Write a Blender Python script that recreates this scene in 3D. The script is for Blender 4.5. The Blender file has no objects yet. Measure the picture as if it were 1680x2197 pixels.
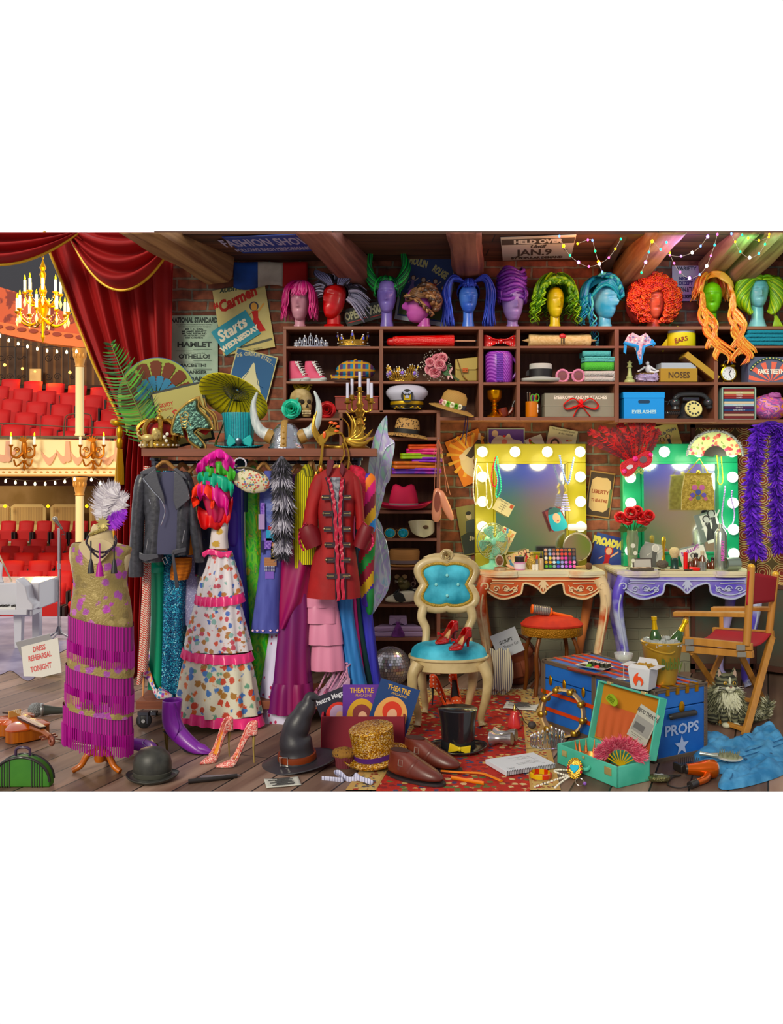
import bpy,bmesh,random
from math import sin,cos,pi,sqrt,atan2,exp,radians as R,tan,floor as fl
from mathutils import Vector as V3,Matrix
F,ZC,CX,HY=2000.,1.5,840.,1000.
scene=bpy.context.scene
COL=scene.collection
S=1.0
ORG=V3((0,0,0))
rnd=random.Random(7)
def W(px,py,Y):return V3(((px-CX)*Y/F,Y,ZC+(HY-py)*Y/F))
def fy(py):return F*ZC/(py-HY)
def RX(a):return Matrix.Rotation(R(a),4,'X')
def RY(a):return Matrix.Rotation(R(a),4,'Y')
def RZ(a):return Matrix.Rotation(R(a),4,'Z')
def TR(x,y=0,z=0):return Matrix.Translation((x,y,z))
def SC(x,y=None,z=None):
 return Matrix.Diagonal((x,x if y is None else y,x if z is None else z,1))
def U(a,b):return rnd.uniform(a,b)
# materials
def lin(h):
 if isinstance(h,tuple):return h if len(h)==4 else(*h,1)
 h=h.lstrip('#')
 if len(h)==3:h=''.join(c*2 for c in h)
 q=[(c/12.92 if c<=.04045 else((c+.055)/1.055)**2.4) for c in(int(h[i:i+2],16)/255 for i in(0,2,4))]
 g=.3*q[0]+.6*q[1]+.1*q[2]
 return tuple(max(0,min(.95,g+(c-g)*1.12)) for c in q)+(1,)
MC={}
def M(c,r=.6,m=0,pat=None,bump=None,em=0,tr=0,al=1,coat=0,sheen=0):
 key=repr((c,r,m,pat,bump,em,tr,al,coat,sheen))
 if key in MC:return MC[key]
 mt=bpy.data.materials.new('mat_%03d'%len(MC));MC[key]=mt
 mt.use_nodes=True
 nt=mt.node_tree;N=nt.nodes;L=nt.links
 bs=N['Principled BSDF']
 I=bs.inputs
 I['Base Color'].default_value=lin(c);I['Roughness'].default_value=r;I['Metallic'].default_value=m
 if em:
  I['Emission Color'].default_value=lin(c);I['Emission Strength'].default_value=em
 if tr:I['Transmission Weight'].default_value=tr
 if al<1:I['Alpha'].default_value=al
 if coat:I['Coat Weight'].default_value=coat
 if sheen:I['Sheen Weight'].default_value=sheen*.5;I['Sheen Tint'].default_value=lin(c)
 def coords(sc,rot=(0,0,0)):
  tc=N.new('ShaderNodeTexCoord');mp=N.new('ShaderNodeMapping')
  mp.inputs['Scale'].default_value=sc if isinstance(sc,tuple) else(sc,)*3
  mp.inputs['Rotation'].default_value=rot
  L.new(tc.outputs['Object'],mp.inputs['Vector']);return mp.outputs[0]
 def ramp(fac,stops,const=False):
  rp=N.new('ShaderNodeValToRGB');cr=rp.color_ramp
  if const:cr.interpolation='CONSTANT'
  while len(cr.elements)<len(stops):cr.elements.new(.5)
  for e,(p,col) in zip(cr.elements,stops):e.position=p;e.color=lin(col)
  L.new(fac,rp.inputs[0]);return rp.outputs[0]
 def mix(fac,a,b):
  mx=N.new('ShaderNodeMix');mx.data_type='RGBA'
  L.new(fac,mx.inputs[0])
  for i,q in((6,a),(7,b)):
   if isinstance(q,(str,tuple)):mx.inputs[i].default_value=lin(q)
   else:L.new(q,mx.inputs[i])
  return mx.outputs[2]
 def tex(kind,vec,**kw):
  t=N.new('ShaderNodeTex'+kind)
  L.new(vec,t.inputs['Vector'])
  for k,v in kw.items():
   if k in t.inputs:t.inputs[k].default_value=v
   else:setattr(t,k,v)
  return t
 if pat:
  k,c2,sc=pat[:3];op=pat[3:]
  if k=='noise':
   lo,hi=op if op else(.4,.6)
   t=tex('Noise',coords(sc),Scale=1.,Detail=5.)
   o=ramp(t.outputs[0],[(lo,c),(hi,c2)])
  elif k=='multi':
   t=tex('Noise',coords(sc),Scale=1.,Detail=3.,Distortion=op[0] if op else 1.5)
   n=len(c2);o=ramp(t.outputs[0],[(.3+.42*i/max(1,n-1),q) for i,q in enumerate(c2)],const=len(op)>1)
  elif k=='wave':
   ax,th,ds=(op+('X',.5,0))[:3] if len(op)<3 else op
   t=tex('Wave',coords(sc),Scale=1.,Distortion=ds,bands_direction=ax)
   o=ramp(t.outputs[1],[(max(0,th-.06),c),(min(1,th+.06),c2)])
  elif k=='vor':
   t=tex('Voronoi',coords(sc),Scale=1.,Randomness=op[1] if len(op)>1 else 1.)
   th=op[0] if op else.3
   o=ramp(t.outputs['Distance'],[(th,c2),(th+.05,c)])
  elif k=='cells':
   t=tex('Voronoi',coords(sc),Scale=1.,Randomness=op[0] if op else 1.)
   n=len(c2);o=ramp(t.outputs['Color'],[(i/n,q) for i,q in enumerate(c2)],const=True)
  elif k=='flower':
   v=coords(sc)
   nz=tex('Noise',v,Scale=2.5,Detail=2.)
   ad=N.new('ShaderNodeVectorMath');ad.operation='MULTIPLY_ADD'
   L.new(nz.outputs['Color'],ad.inputs[0]);ad.inputs[1].default_value=(.55,)*3;L.new(v,ad.inputs[2])
   t=tex('Voronoi',ad.outputs[0],Scale=1.)
   n=len(c2);q=ramp(t.outputs['Color'],[(i/n,x) for i,x in enumerate(c2)],const=True)
   th=op[0] if op else.4
   fc=ramp(t.outputs['Distance'],[(th-.06,'#fff'),(th+.06,'#000')])
   o=mix(fc,c,q)
  elif k=='chk':
   t=tex('Checker',coords(sc),Scale=1.);t.inputs[1].default_value=lin(c);t.inputs[2].default_value=lin(c2);o=t.outputs[0]
  elif k=='plaid':
   v=coords(sc)
   a=tex('Wave',v,Scale=1.,bands_direction='X');b=tex('Wave',v,Scale=1.,bands_direction='Z')
   o=mix(ramp(b.outputs[1],[(.75,'#000'),(.82,'#fff')]),mix(ramp(a.outputs[1],[(.5,'#000'),(.58,'#fff')]),c,c2[0]),c2[1])
   a2=tex('Wave',v,Scale=1.,bands_direction='X');a2 .inputs['Phase Offset'].default_value=1.6
   o=mix(ramp(a2 .outputs[1],[(.85,'#000'),(.9,'#fff')]),o,c2[1])
  elif k=='rings':
   v=coords(sc)
   fr=N.new('ShaderNodeVectorMath');fr.operation='FRACTION';L.new(v,fr.inputs[0])
   sb=N.new('ShaderNodeVectorMath');sb.operation='SUBTRACT';L.new(fr.outputs[0],sb.inputs[0]);sb.inputs[1].default_value=(.5,.5,.5)
   ml=N.new('ShaderNodeVectorMath');ml.operation='MULTIPLY';L.new(sb.outputs[0],ml.inputs[0]);ml.inputs[1].default_value=(1,0,1)
   ln=N.new('ShaderNodeVectorMath');ln.operation='LENGTH';L.new(ml.outputs[0],ln.inputs[0])
   o=ramp(ln.outputs['Value'],c2,const=True)
  elif k=='brick':
   mc,bw,bh,mw=op
   tc=N.new('ShaderNodeTexCoord');sx=N.new('ShaderNodeSeparateXYZ');cb=N.new('ShaderNodeCombineXYZ')
   L.new(tc.outputs['Object'],sx.inputs[0]);L.new(sx.outputs[0],cb.inputs[0]);L.new(sx.outputs[2],cb.inputs[1])
   nz=tex('Noise',tc.outputs['Object'],Scale=9.,Detail=3.)
   ad=N.new('ShaderNodeVectorMath');ad.operation='MULTIPLY_ADD'
   L.new(nz.outputs['Color'],ad.inputs[0]);ad.inputs[1].default_value=(.022,)*3;L.new(cb.outputs[0],ad.inputs[2])
   t=tex('Brick',ad.outputs[0],Scale=1.)
   for nm,val in(('Color1',lin(c)),('Color2',lin(c2)),('Mortar',lin(mc)),('Mortar Size',mw),('Brick Width',bw),('Row Height',bh),('Mortar Smooth',.3)):t.inputs[nm].default_value=val
   n2=tex('Noise',tc.outputs['Object'],Scale=14.,Detail=6.)
   mm=N.new('ShaderNodeMix');mm.data_type='RGBA';mm.blend_type='MULTIPLY';mm.inputs[0].default_value=.75
   L.new(t.outputs[0],mm.inputs[6]);L.new(ramp(n2 .outputs[0],[(.3,'#666'),(.65,'#fff')]),mm.inputs[7]);o=mm.outputs[2]
   if sc:
    n3=tex('Noise',tc.outputs['Object'],Scale=2.2,Detail=6.)
    ma=N.new('ShaderNodeMath');ma.operation='MULTIPLY_ADD';L.new(sx.outputs[2],ma.inputs[0]);ma.inputs[1].default_value=-.42;L.new(n3 .outputs[0],ma.inputs[2])
    o=mix(ramp(ma.outputs[0],[(.25,'#000'),(.3,'#fff')]),o,sc)
   bp=N.new('ShaderNodeBump');bp.inputs['Strength'].default_value=.7;bp.inputs['Distance'].default_value=.02
   L.new(t.outputs['Fac'],bp.inputs['Height']);bp.invert=True
   L.new(bp.outputs[0],I['Normal'])
  elif k=='wood':
   ax,pw=op
   s3=[sc*7,sc*7,sc*7];s3['XYZ'.index(ax)]=sc*.5
   t=tex('Noise',coords(tuple(s3)),Scale=1.,Detail=6.,Distortion=.6)
   o=ramp(t.outputs[0],[(.3,c),(.7,c2)])
   if pw:
    tc=N.new('ShaderNodeTexCoord');mp=N.new('ShaderNodeMapping')
    mp.inputs['Rotation'].default_value=(0,0,R(90) if ax=='Y' else 0)
    L.new(tc.outputs['Object'],mp.inputs[0])
    q=tex('Brick',mp.outputs[0],Scale=1.)
    for nm,val in(('Color1',lin('#fff')),('Color2',lin('#8a8078')),('Mortar',lin('#1a1210')),('Mortar Size',.005),('Brick Width',2.1),('Row Height',pw),('Mortar Smooth',.2)):q.inputs[nm].default_value=val
    mm=N.new('ShaderNodeMix');mm.data_type='RGBA';mm.blend_type='MULTIPLY';mm.inputs[0].default_value=1.
    L.new(o,mm.inputs[6]);L.new(q.outputs[0],mm.inputs[7]);o=mm.outputs[2]
  L.new(o,I['Base Color'])
  if em:L.new(o,I['Emission Color'])
 if bump:
  t=tex('Noise',coords(bump[0]),Scale=1.,Detail=4.)
  bp=N.new('ShaderNodeBump');bp.inputs['Strength'].default_value=bump[1];bp.inputs['Distance'].default_value=.01
  L.new(t.outputs[0],bp.inputs['Height']);L.new(bp.outputs[0],I['Normal'])
 return mt
 # mesh building
def sp(pts,n=6,closed=False):
 """Catmull-Rom curve through pts, n steps per span."""
 m=len(pts);out=[]
 for i in range(m if closed else m-1):
  g=lambda j:pts[j%m] if closed else pts[min(max(j,0),m-1)]
  a,b,c,d=g(i-1),g(i),g(i+1),g(i+2)
  for k in range(n):
   t=k/n
   out.append(tuple(.5*(2*q+(r-p)*t+(2*p-5*q+4*r-s)*t*t+(3*q-p-3*r+s)*t**3) for p,q,r,s in zip(a,b,c,d)))
 if not closed:out.append(tuple(pts[-1]))
 return out
def lerp(a,b,t):return a+(b-a)*t
def ip(rows,t):
 """rows: (key, values...) in order; interpolate the values at key fraction t in 0..1."""
 i=min(int(t*(len(rows)-1)),len(rows)-2);q=t*(len(rows)-1)-i
 q2=q
 return[lerp(a,b,q2) for a,b in zip(rows[i],rows[i+1])]
TXT={}
class B:
 def __init__(s,mat=None):
  s.v=[];s.f=[];s.fm=[];s.ms=[];s.c=0
  if mat:s.m(mat)
 def m(s,mat,*a,**k):
  if isinstance(mat,str):mat=M(mat,*a,**k)
  if mat not in s.ms:s.ms.append(mat)
  s.c=s.ms.index(mat);return s
 def add(s,vs,fs,mx=None):
  o=len(s.v)
  s.v+=[tuple(mx@V3(p)) for p in vs] if mx else[tuple(p) for p in vs]
  for f in fs:s.f.append([o+i for i in f]);s.fm.append(s.c)
  return s
 def box(s,x,y,z,w,d,h,mx=None):
  vs=[(x+a*w/2,y+b*d/2,z+c*h/2) for a in(-1,1) for b in(-1,1) for c in(-1,1)]
  return s.add(vs,[(0,1,3,2),(4,6,7,5),(0,4,5,1),(2,3,7,6),(0,2,6,4),(1,5,7,3)],mx)
 def grid(s,fn,nu,nv,cu=False,cv=False,mx=None):
  U_=nu if cu else nu+1;V_=nv if cv else nv+1
  vs=[fn(i/nu,j/nv) for j in range(V_) for i in range(U_)]
  fs=[(j*U_+i,j*U_+(i+1)%U_,((j+1)%V_)*U_+(i+1)%U_,((j+1)%V_)*U_+i) for j in range(nv) for i in range(nu)]
  return s.add(vs,fs,mx)
 def rings(s,rg,cap=True,mx=None):
  n=len(rg[0]);vs=[p for r in rg for p in r]
  fs=[(j*n+i,j*n+(i+1)%n,(j+1)*n+(i+1)%n,(j+1)*n+i) for j in range(len(rg)-1) for i in range(n)]
  if cap:fs+=[list(range(n))[::-1],[(len(rg)-1)*n+i for i in range(n)]]
  return s.add(vs,fs,mx)
 def lathe(s,pr,x=0,y=0,z=0,n=24,sx=1,sy=1,mx=None,cap=True):
  return s.rings([[(x+r*sx*cos(2*pi*i/n),y+r*sy*sin(2*pi*i/n),z+h) for i in range(n)] for r,h in pr],cap,mx)
 def cyl(s,x,y,z,r,h,n=20,mx=None,r2=None):return s.lathe([(r,0),(r if r2 is None else r2,h)],x,y,z,n,mx=mx)
 def ell(s,x,y,z,rx,ry,rz,n=16,k=10,mx=None):
  return s.rings([[(x+rx*sin(a)*cos(2*pi*i/n),y+ry*sin(a)*sin(2*pi*i/n),z-rz*cos(a)) for i in range(n)] for a in[max(.02,min(pi-.02,pi*j/k)) for j in range(k+1)]],True,mx)
 def tube(s,pts,r,n=6,closed=False,fl=1,mx=None,up=(0,0,1)):
  P_=[V3(p) for p in pts];m=len(P_);rg=[]
  nv=None
  for i,p in enumerate(P_):
   a=P_[(i-1)%m] if closed or i else p;b=P_[(i+1)%m] if closed or i<m-1 else p
   t=(b-a)
   t=t.normalized() if t.length>1e-9 else V3((0,0,1))
   if nv is None:
    nv=V3(up)
    if abs(t.dot(nv))>.95:nv=V3((0,1,0)) if abs(t.y)<.9 else V3((1,0,0))
   nv=nv-t*nv.dot(t)
   nv=nv.normalized() if nv.length>1e-6 else t.orthogonal().normalized()
   bn=t.cross(nv)
   q=r(i/(m-1)) if callable(r) else(r[i] if isinstance(r,(list,tuple)) else r)
   rg.append([tuple(p+nv*(q*cos(2*pi*k/n))+bn*(q*fl*sin(2*pi*k/n))) for k in range(n)])
  if closed:rg.append(rg[0])
  return s.rings(rg,not closed,mx)
 def poly(s,pts,d=2,y=0,mx=None):
  n=len(pts)
  ar=sum(pts[i][0]*pts[(i+1)%n][1]-pts[(i+1)%n][0]*pts[i][1] for i in range(n))
  if ar<0:pts=pts[::-1]
  vs=[(p[0],y,p[1]) for p in pts]+[(p[0],y+d,p[1]) for p in pts]
  if d==0:return s.add(vs[:n],[list(range(n))],mx)
  return s.add(vs,[list(range(n)),list(range(n,2*n))[::-1]]+[(i,n+i,n+(i+1)%n,(i+1)%n) for i in range(n)],mx)
 def disc(s,x,z,rx,rz=None,y=0,d=0,n=28,mx=None):
  rz=rz or rx
  return s.poly([(x+rx*cos(2*pi*i/n),z+rz*sin(2*pi*i/n)) for i in range(n)],d,y,mx)
 def bar(s,a,b,w,d=None,mx=None):
  """straight bar of section w x d"""
  a,b=V3(a),V3(b);t=(b-a).normalized();d=d or w
  q=V3((0,1,0)) if abs(t.y)<.9 else V3((0,0,1))
  u=t.cross(q).normalized();v=t.cross(u)
  r=lambda p:[tuple(p+u*(i*w/2)+v*(j*d/2)) for i,j in((-1,-1),(1,-1),(1,1),(-1,1))]
  return s.rings([r(a),r(b)],True,mx)
 def blade(s,p,q,w,bend=(0,0,0),n=3,side=(0,-1,0)):
  """one tapering strand, leaflet or barb from p to q"""
  p,q,bn=V3(p),V3(q),V3(bend)
  t=q-p;u=t.cross(V3(side));u=u.normalized() if u.length>1e-6 else V3((1,0,0))
  vs=[]
  for i in range(n):
   f=i/n;c=p+t*f+bn*(4*f*(1-f)*.5+f*f*.5);ww=w*(.55+.9*f if f<.5 else 2*(1-f))*.5
   vs+=[c-u*ww,c+u*ww]
  vs.append(q+bn*.5)
  k=2*n
  return s.add(vs,[(2*i,2*i+1,2*i+3,2*i+2) for i in range(n-1)]+[(k-2,k-1,k)])
 def text(s,st,x,z,h,y=-.6,sx=1.,rot=0,sh=0,bold=0,al='C',mx=None):
  """lettering with capital height h (image units) standing in the xz plane"""
  key=(st,sh,bold,al)
  if key not in TXT:
   cu=bpy.data.curves.new('lettering','FONT');cu.body=st;cu.size=1;cu.shear=sh;cu.offset=bold
   cu.align_x={'C':'CENTER','L':'LEFT','R':'RIGHT'}[al];cu.resolution_u=2;cu.fill_mode='FRONT'
   o=bpy.data.objects.new('lettering',cu);COL.objects.link(o)
   bpy.context.view_layer.update()
   me=bpy.data.meshes.new_from_object(o.evaluated_get(bpy.context.evaluated_depsgraph_get()))
   TXT[key]=([tuple(v.co) for v in me.vertices],[tuple(p.vertices) for p in me.polygons])
   bpy.data.objects.remove(o);bpy.data.meshes.remove(me);bpy.data.curves.remove(cu)
  vs,fs=TXT[key];k=h/.73
  m=TR(x,y,z)@RY(-rot)@SC(k*sx,1,k)@RX(90)
  return s.add(vs,fs,mx@m if mx else m)
 def arctext(s,st,x,z,r,a0,a1,h,y=-.6,sx=1.,bold=0,mx=None):
  """letters along an arc of radius r about (x,z), angles in degrees from straight up, clockwise"""
  n=len(st)
  for i,ch in enumerate(st):
   a=lerp(a0,a1,i/max(1,n-1))
   s.text(ch,x+r*sin(R(a)),z+r*cos(R(a)),h,y,sx,-a,0,bold,'C',mx)
  return s
 def drape(s,rows,nf=8,amp=.1,dep=14,nz=26,ph=0.,sway=0.,cap=False,hem=0.,mx=None,N=0):
  """hanging cloth: rows (z, xl, xr[, dep]) from top to bottom, nf folds round it"""
  N=N or max(48,nf*8);rg=[];amp*=2. if nf>4 else 1.4
  cv=sp([tuple(r)+((dep,) if len(r)==3 else()) for r in rows],max(3,nz//max(1,len(rows)-1)))
  for j,(z,xl,xr,dp) in enumerate(cv):
   t=j/(len(cv)-1);g=[]
   for i in range(N):
    a=2*pi*i/N;rp=sin(nf*a+ph+sway*t*3+.8*sin(2*a+ph))
    k=1+amp*rp*(.25+.75*t)
    g.append(((xl+xr)/2+(xr-xl)/2*cos(a)*(1+.25*amp*rp*t),dp*sin(a)*(k if sin(a)<0 else 1)+(amp*dp*rp*.6*t),z+hem*t**6*sin(nf*a*1.0+ph)))
   rg.append(g)
  return s.rings(rg,cap,mx)
 def merge(s,o,mx=None):
  c=s.c
  for k,mt in enumerate(o.ms):
   s.m(mt)
   idx=[i for i,q in enumerate(o.fm) if q==k]
   used=sorted({v for i in idx for v in o.f[i]});mp={v:i for i,v in enumerate(used)}
   s.add([o.v[v] for v in used],[[mp[v] for v in o.f[i]] for i in idx],mx)
  s.c=c;return s
def finish(name,b,bev=0,sub=0,sol=0,ang=45,cut=None,at=None):
 me=bpy.data.meshes.new(name)
 me.from_pydata([(x*S,y*S,z*S) for x,y,z in b.v],[],b.f)
 for mt in b.ms:me.materials.append(mt)
 me.polygons.foreach_set('material_index',b.fm)
 if ang:
  me.polygons.foreach_set('use_smooth',[True]*len(b.f));
  me.update();me.set_sharp_from_angle(angle=R(ang))
 me.update()
 o=bpy.data.objects.new(name,me);COL.objects.link(o)
 if sol:q=o.modifiers.new('solid','SOLIDIFY');q.thickness=sol*S;q.offset=0
 if bev:q=o.modifiers.new('bevel','BEVEL');q.width=bev*S;q.segments=2;q.limit_method='ANGLE'
 if sub:q=o.modifiers.new('smooth','SUBSURF');q.levels=q.render_levels=sub
 return o
def tag(o,label=None,cat=None,group=None,kind=None):
 for k,v in(('label',label),('category',cat),('group',group),('kind',kind)):
  if v:o[k]=v
 return o
def place(px,py,Y,Z=None):
 p=W(px,py,Y)
 if Z is not None:p.z=Z
 return p
def E(name,label,cat,px,py,Y=None,Z=None,rot=(0,0,0),group=None):
 """a thing with parts: an Empty at its base; sets the scale for the parts that follow"""
 global S,ORG
 Y=Y or fy(py)
 S=Y/F
 o=bpy.data.objects.new(name,None);COL.objects.link(o);o.empty_display_size=.05
 o.location=ORG=place(px,py,Y,Z);o.rotation_euler=[R(a) for a in rot]
 return tag(o,label,cat,group)
def L(px,py,Y):
 """a point of the place in the units of the thing begun last"""
 return tuple((W(px,py,Y)-ORG)/S)
def G(rows,px,py):return[(py-r[0],r[1]-px,r[2]-px)+tuple(r[3:]) for r in rows]
def Q(pts,px,py):return[(x-px,py-y) for x,y in pts]
def P(par,name,b,label=None,kind=None,mx=None,**k):
 o=finish(name,b,**k);o.parent=par
 if mx is not None:o.matrix_basis=mx
 return tag(o,label,kind=kind)
def T(name,label,cat,px,py,b,Y=None,Z=None,rot=(0,0,0),group=None,kind=None,**k):
 """a thing that is one mesh; b may be a function called once the scale is set"""
 global S
 Y=Y or fy(py)
 S=Y/F
 o=finish(name,b() if callable(b) else b,**k)
 o.location=place(px,py,Y,Z);o.rotation_euler=[R(a) for a in rot]
 return tag(o,label,cat,group,kind)
def dup(root,loc=None,rot=None,label=None,group=None,scale=None):
 r=root.copy();COL.objects.link(r)
 if loc is not None:r.location=loc
 if rot:r.rotation_euler=[R(a) for a in rot]
 if scale:r.scale=(scale,)*3
 if label:r['label']=label
 if group:r['group']=group
 for ch in list(root.children):
  c=ch.copy();COL.objects.link(c);c.parent=r
  for g in list(ch.children):
   d=g.copy();COL.objects.link(d);d.parent=c
 return r
def trimcut(o,bottom=False,fill=True):
 """saw a mesh off where the built part of the place ends"""
 bpy.context.view_layer.update()
 mw=o.matrix_world;no=V3((0,-697.5,-F)) if bottom else V3((0,-500.5,F))
 bm=bmesh.new();bm.from_mesh(o.data)
 co=mw.inverted()@V3((0,0,ZC));nl=(mw.to_3x3().transposed()@no).normalized()
 r=bmesh.ops.bisect_plane(bm,geom=bm.verts[:]+bm.edges[:]+bm.faces[:],plane_co=co,plane_no=nl,clear_outer=True)
 if fill:bmesh.ops.holes_fill(bm,edges=[e for e in r['geom_cut'] if isinstance(e,bmesh.types.BMEdge) and e.is_boundary])
 bm.to_mesh(o.data);bm.free()
 return o
def light(name,kind,loc,energy,col='#fff',size=.1,rot=None,**k):
 l=bpy.data.lights.new(name,kind);l.energy=energy;l.color=lin(col)[:3]
 if kind=='AREA':l.size=size
 elif kind=='SUN':l.angle=size
 else:l.shadow_soft_size=size
 for a,v in k.items():setattr(l,a,v)
 o=bpy.data.objects.new(name,l);COL.objects.link(o);o.location=loc
 if rot:o.rotation_euler=[R(a) for a in rot]
 return o
def rose(b,x,y,z,r,mats,mx=None,seed=1):
 """rose head opening towards -y"""
 rr=random.Random(seed);base=TR(x,y,z)@(mx or Matrix())
 for k,(q,n,op) in enumerate(((.32,3,.15),(.55,4,.45),(.8,5,.8),(1.,6,1.15))):
  for i in range(n):
   b.m(mats[(i+k)%len(mats)])
   a=2*pi*(i+.37*k)/n+rr.uniform(-.2,.2);wd=2.6/n*1.25
   def pet(u,v,a=a,q=q,op=op,wd=wd):
    t=a+(u-.5)*wd*2.2;w=1-(2*u-1)**2
    rad=r*q*(.35+.65*v**.7)*(1 if v<.9 else 1.06)
    return(rad*cos(t),-r*(.95-.75*op*.8)*(v*(.55+.45*w))-r*.02*k+r*.18*op*(v>.85),rad*sin(t))
   b.grid(pet,6,4,mx=base)
 return b
def blob(b,x,y,z,rx,ry,rz,f=.12,k=3.,sd=0,n=18,h=12,mx=None):
 """an uneven lump"""
 from mathutils import noise
 rg=[]
 for j in range(h+1):
  a=max(.03,min(pi-.03,pi*j/h));g=[]
  for i in range(n):
   t=2*pi*i/n;d=V3((sin(a)*cos(t),sin(a)*sin(t),-cos(a)))
   q=1+f*noise.noise(d*k+V3((sd*3.1,sd,0)))*2
   g.append((x+rx*d.x*q,y+ry*d.y*q,z+rz*d.z*q))
  rg.append(g)
 return b.rings(rg,True,mx)
def plume(b,path,w,n,mats,droop=.25,bw=2.,curl=0.,ragged=.2,seed=3,both=True):
 """a feather: path from quill to tip, w(t) half width"""
 rr=random.Random(seed);cv=[V3(p) for p in sp(path,max(4,n//(len(path)-1)+1))]
 for i in range(1,len(cv)-1):
  t=i/(len(cv)-1);d=(cv[i+1]-cv[i-1]).normalized();sd=d.cross(V3((0,-1,0))).normalized()
  for k in((-1,1) if both else(1,)):
   for _ in range(1):
    b.m(rr.choice(mats));L=w(t)*rr.uniform(1-ragged,1+ragged)
    q=cv[i]+sd*(k*L)+d*(L*(.55+curl))+V3((0,rr.uniform(-.25,.1)*L,0))
    b.blade(cv[i],q,bw,(0,0,-droop*L),4)
 b.m(mats[0]).tube([tuple(p) for p in cv],lambda t:bw*.5*(1-t)+.15,5)
 return b
def ruf(b,path,w,nf,amp,side=(0,0,-1),out=(0,-1,0),n=60,k=4,taper=True):
 """a gathered frill along a path"""
 cv=sp(path,max(3,n//(len(path)-1)));sd,ou=V3(side),V3(out);m=len(cv)-1
 def f(u,v):
  i=min(int(u*m),m-1);p=V3(cv[i]).lerp(V3(cv[i+1]),u*m-i)
  ww=w*(1 if not taper else min(1,6*u+.3,6*(1-u)+.3))
  return tuple(p+sd*(ww*v*(1-.12*cos(nf*u*2*pi)))+ou*(amp*v**1.3*(.6+sin(nf*u*2*pi+1.3*sin(5*u))+.15*sin(2.3*nf*u*2*pi))))
 return b.grid(f,n,k)
def fur(b,fn,n,ln,mats,bw=1.6,down=.8,seed=5,jit=.35):
 """strands on the surface fn(u,v)->(point, outward normal); mats may be a function of (u, v)"""
 rr=random.Random(seed)
 for _ in range(n):
  u,v=rr.random(),rr.random();p,q=fn(u,v);p=V3(p);q=V3(q)
  b.m(rr.choice(mats(u,v) if callable(mats) else mats));l=ln*rr.uniform(.6,1.25)
  d=(q+V3((rr.uniform(-jit,jit),rr.uniform(-jit,jit),rr.uniform(-jit,jit)))+V3((0,0,-down))).normalized()
  b.blade(p,p+d*l,bw,(0,0,-.25*l*down),3)
 return b
 # camera, world, shell
cam=bpy.data.cameras.new('camera');co=bpy.data.objects.new('camera',cam);COL.objects.link(co)
co.location=(0,0,ZC);co.rotation_euler=(pi/2,0,0)
cam.sensor_fit='HORIZONTAL';cam.sensor_width=36;cam.lens=36*F/1680;cam.shift_y=(HY-1098.5)/1680
cam.clip_end=200;scene.camera=co
vs=scene.view_settings;vs.view_transform='Standard';vs.look='None';vs.gamma=1;vs.exposure=0;vs.use_curve_mapping=False
scene.cycles.use_denoising=True;scene.cycles.max_bounces=6;scene.cycles.transparent_max_bounces=12
wd=bpy.data.worlds.new('world');scene.world=wd;wd.use_nodes=True
wn=wd.node_tree.nodes;wl=wd.node_tree.links
tc=wn.new('ShaderNodeTexCoord');sx=wn.new('ShaderNodeSeparateXYZ');mr=wn.new('ShaderNodeMapRange');mxw=wn.new('ShaderNodeMix');mxw.data_type='RGBA'
wl.new(tc.outputs['Generated'],sx.inputs[0]);wl.new(sx.outputs[1],mr.inputs[0])
mr.inputs[1].default_value=-.1;mr.inputs[2].default_value=.45
wl.new(mr.outputs[0],mxw.inputs[0]);mxw.inputs[6].default_value=(.47,.45,.46,1);mxw.inputs[7].default_value=(1.02,1.02,1.02,1)
wl.new(mxw.outputs[2],wn['Background'].inputs[0]);wn['Background'].inputs[1].default_value=1
light('sun','SUN',(-3,-3,6),2.4,'#fff2e0',.35,(64,0,-24))
YW=6.8
WD=dict(dark=M('#4a2e24',.6,pat=('wood','#5d3b2e',2.,'X',0)),shelf=M('#9a6650',.55,pat=('wood','#7d4c3a',3.,'X',0)))
S=1.0
def struct(name,b,loc=(0,0,0),rot=(0,0,0),**k):
 global S
 S=1.0
 o=finish(name,b,**k);o.location=loc;o.rotation_euler=[R(a) for a in rot];o['kind']='structure';return o
a=R(22);ca,sa=cos(a),sin(a)
fp=[(-7,4.2985),(7,4.2985),(7,7.2),(-1.1,7.2),(-1.1,9.3),(-9,9.3)]
b=B(M('#b89c8a',.55,pat=('wood','#7a5a4c',1.4,'Y',.17),bump=(8.,.15)))
b.add([(x*ca-y*sa,x*sa+y*ca,0) for x,y in fp],[range(6)])
struct('floor',b,rot=(0,0,-22),ang=0)
b=B(M('#6c6688',.6,pat=('noise','#a8a0b8',3.,.35,.7),bump=(6.,.6)))
ed=sp([(-60,1452),(0,1448),(25,1440),(60,1462),(90,1438),(130,1400),(190,1380),(262,1362),(330,1345)],5)
pts=[(W(x,y,fy(y)).x,fy(y)) for x,y in ed]+[(-1.6,9.28),(-9,9.28),(-9,6.8)]
b.add([(x,y,.004) for x,y in pts],[range(len(pts))])
struct('floor_stage_cloth',b,ang=0)
b=B(M('#a8664c',.85,pat=('brick','#7e4a38','#7c7c68','#8a8472',.225,.08,.009)))
b.box(.0,.1,1.5,5.1,.2,3.0)
struct('wall_back',b,loc=(.92,YW,0),ang=0)
b=B()
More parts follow.
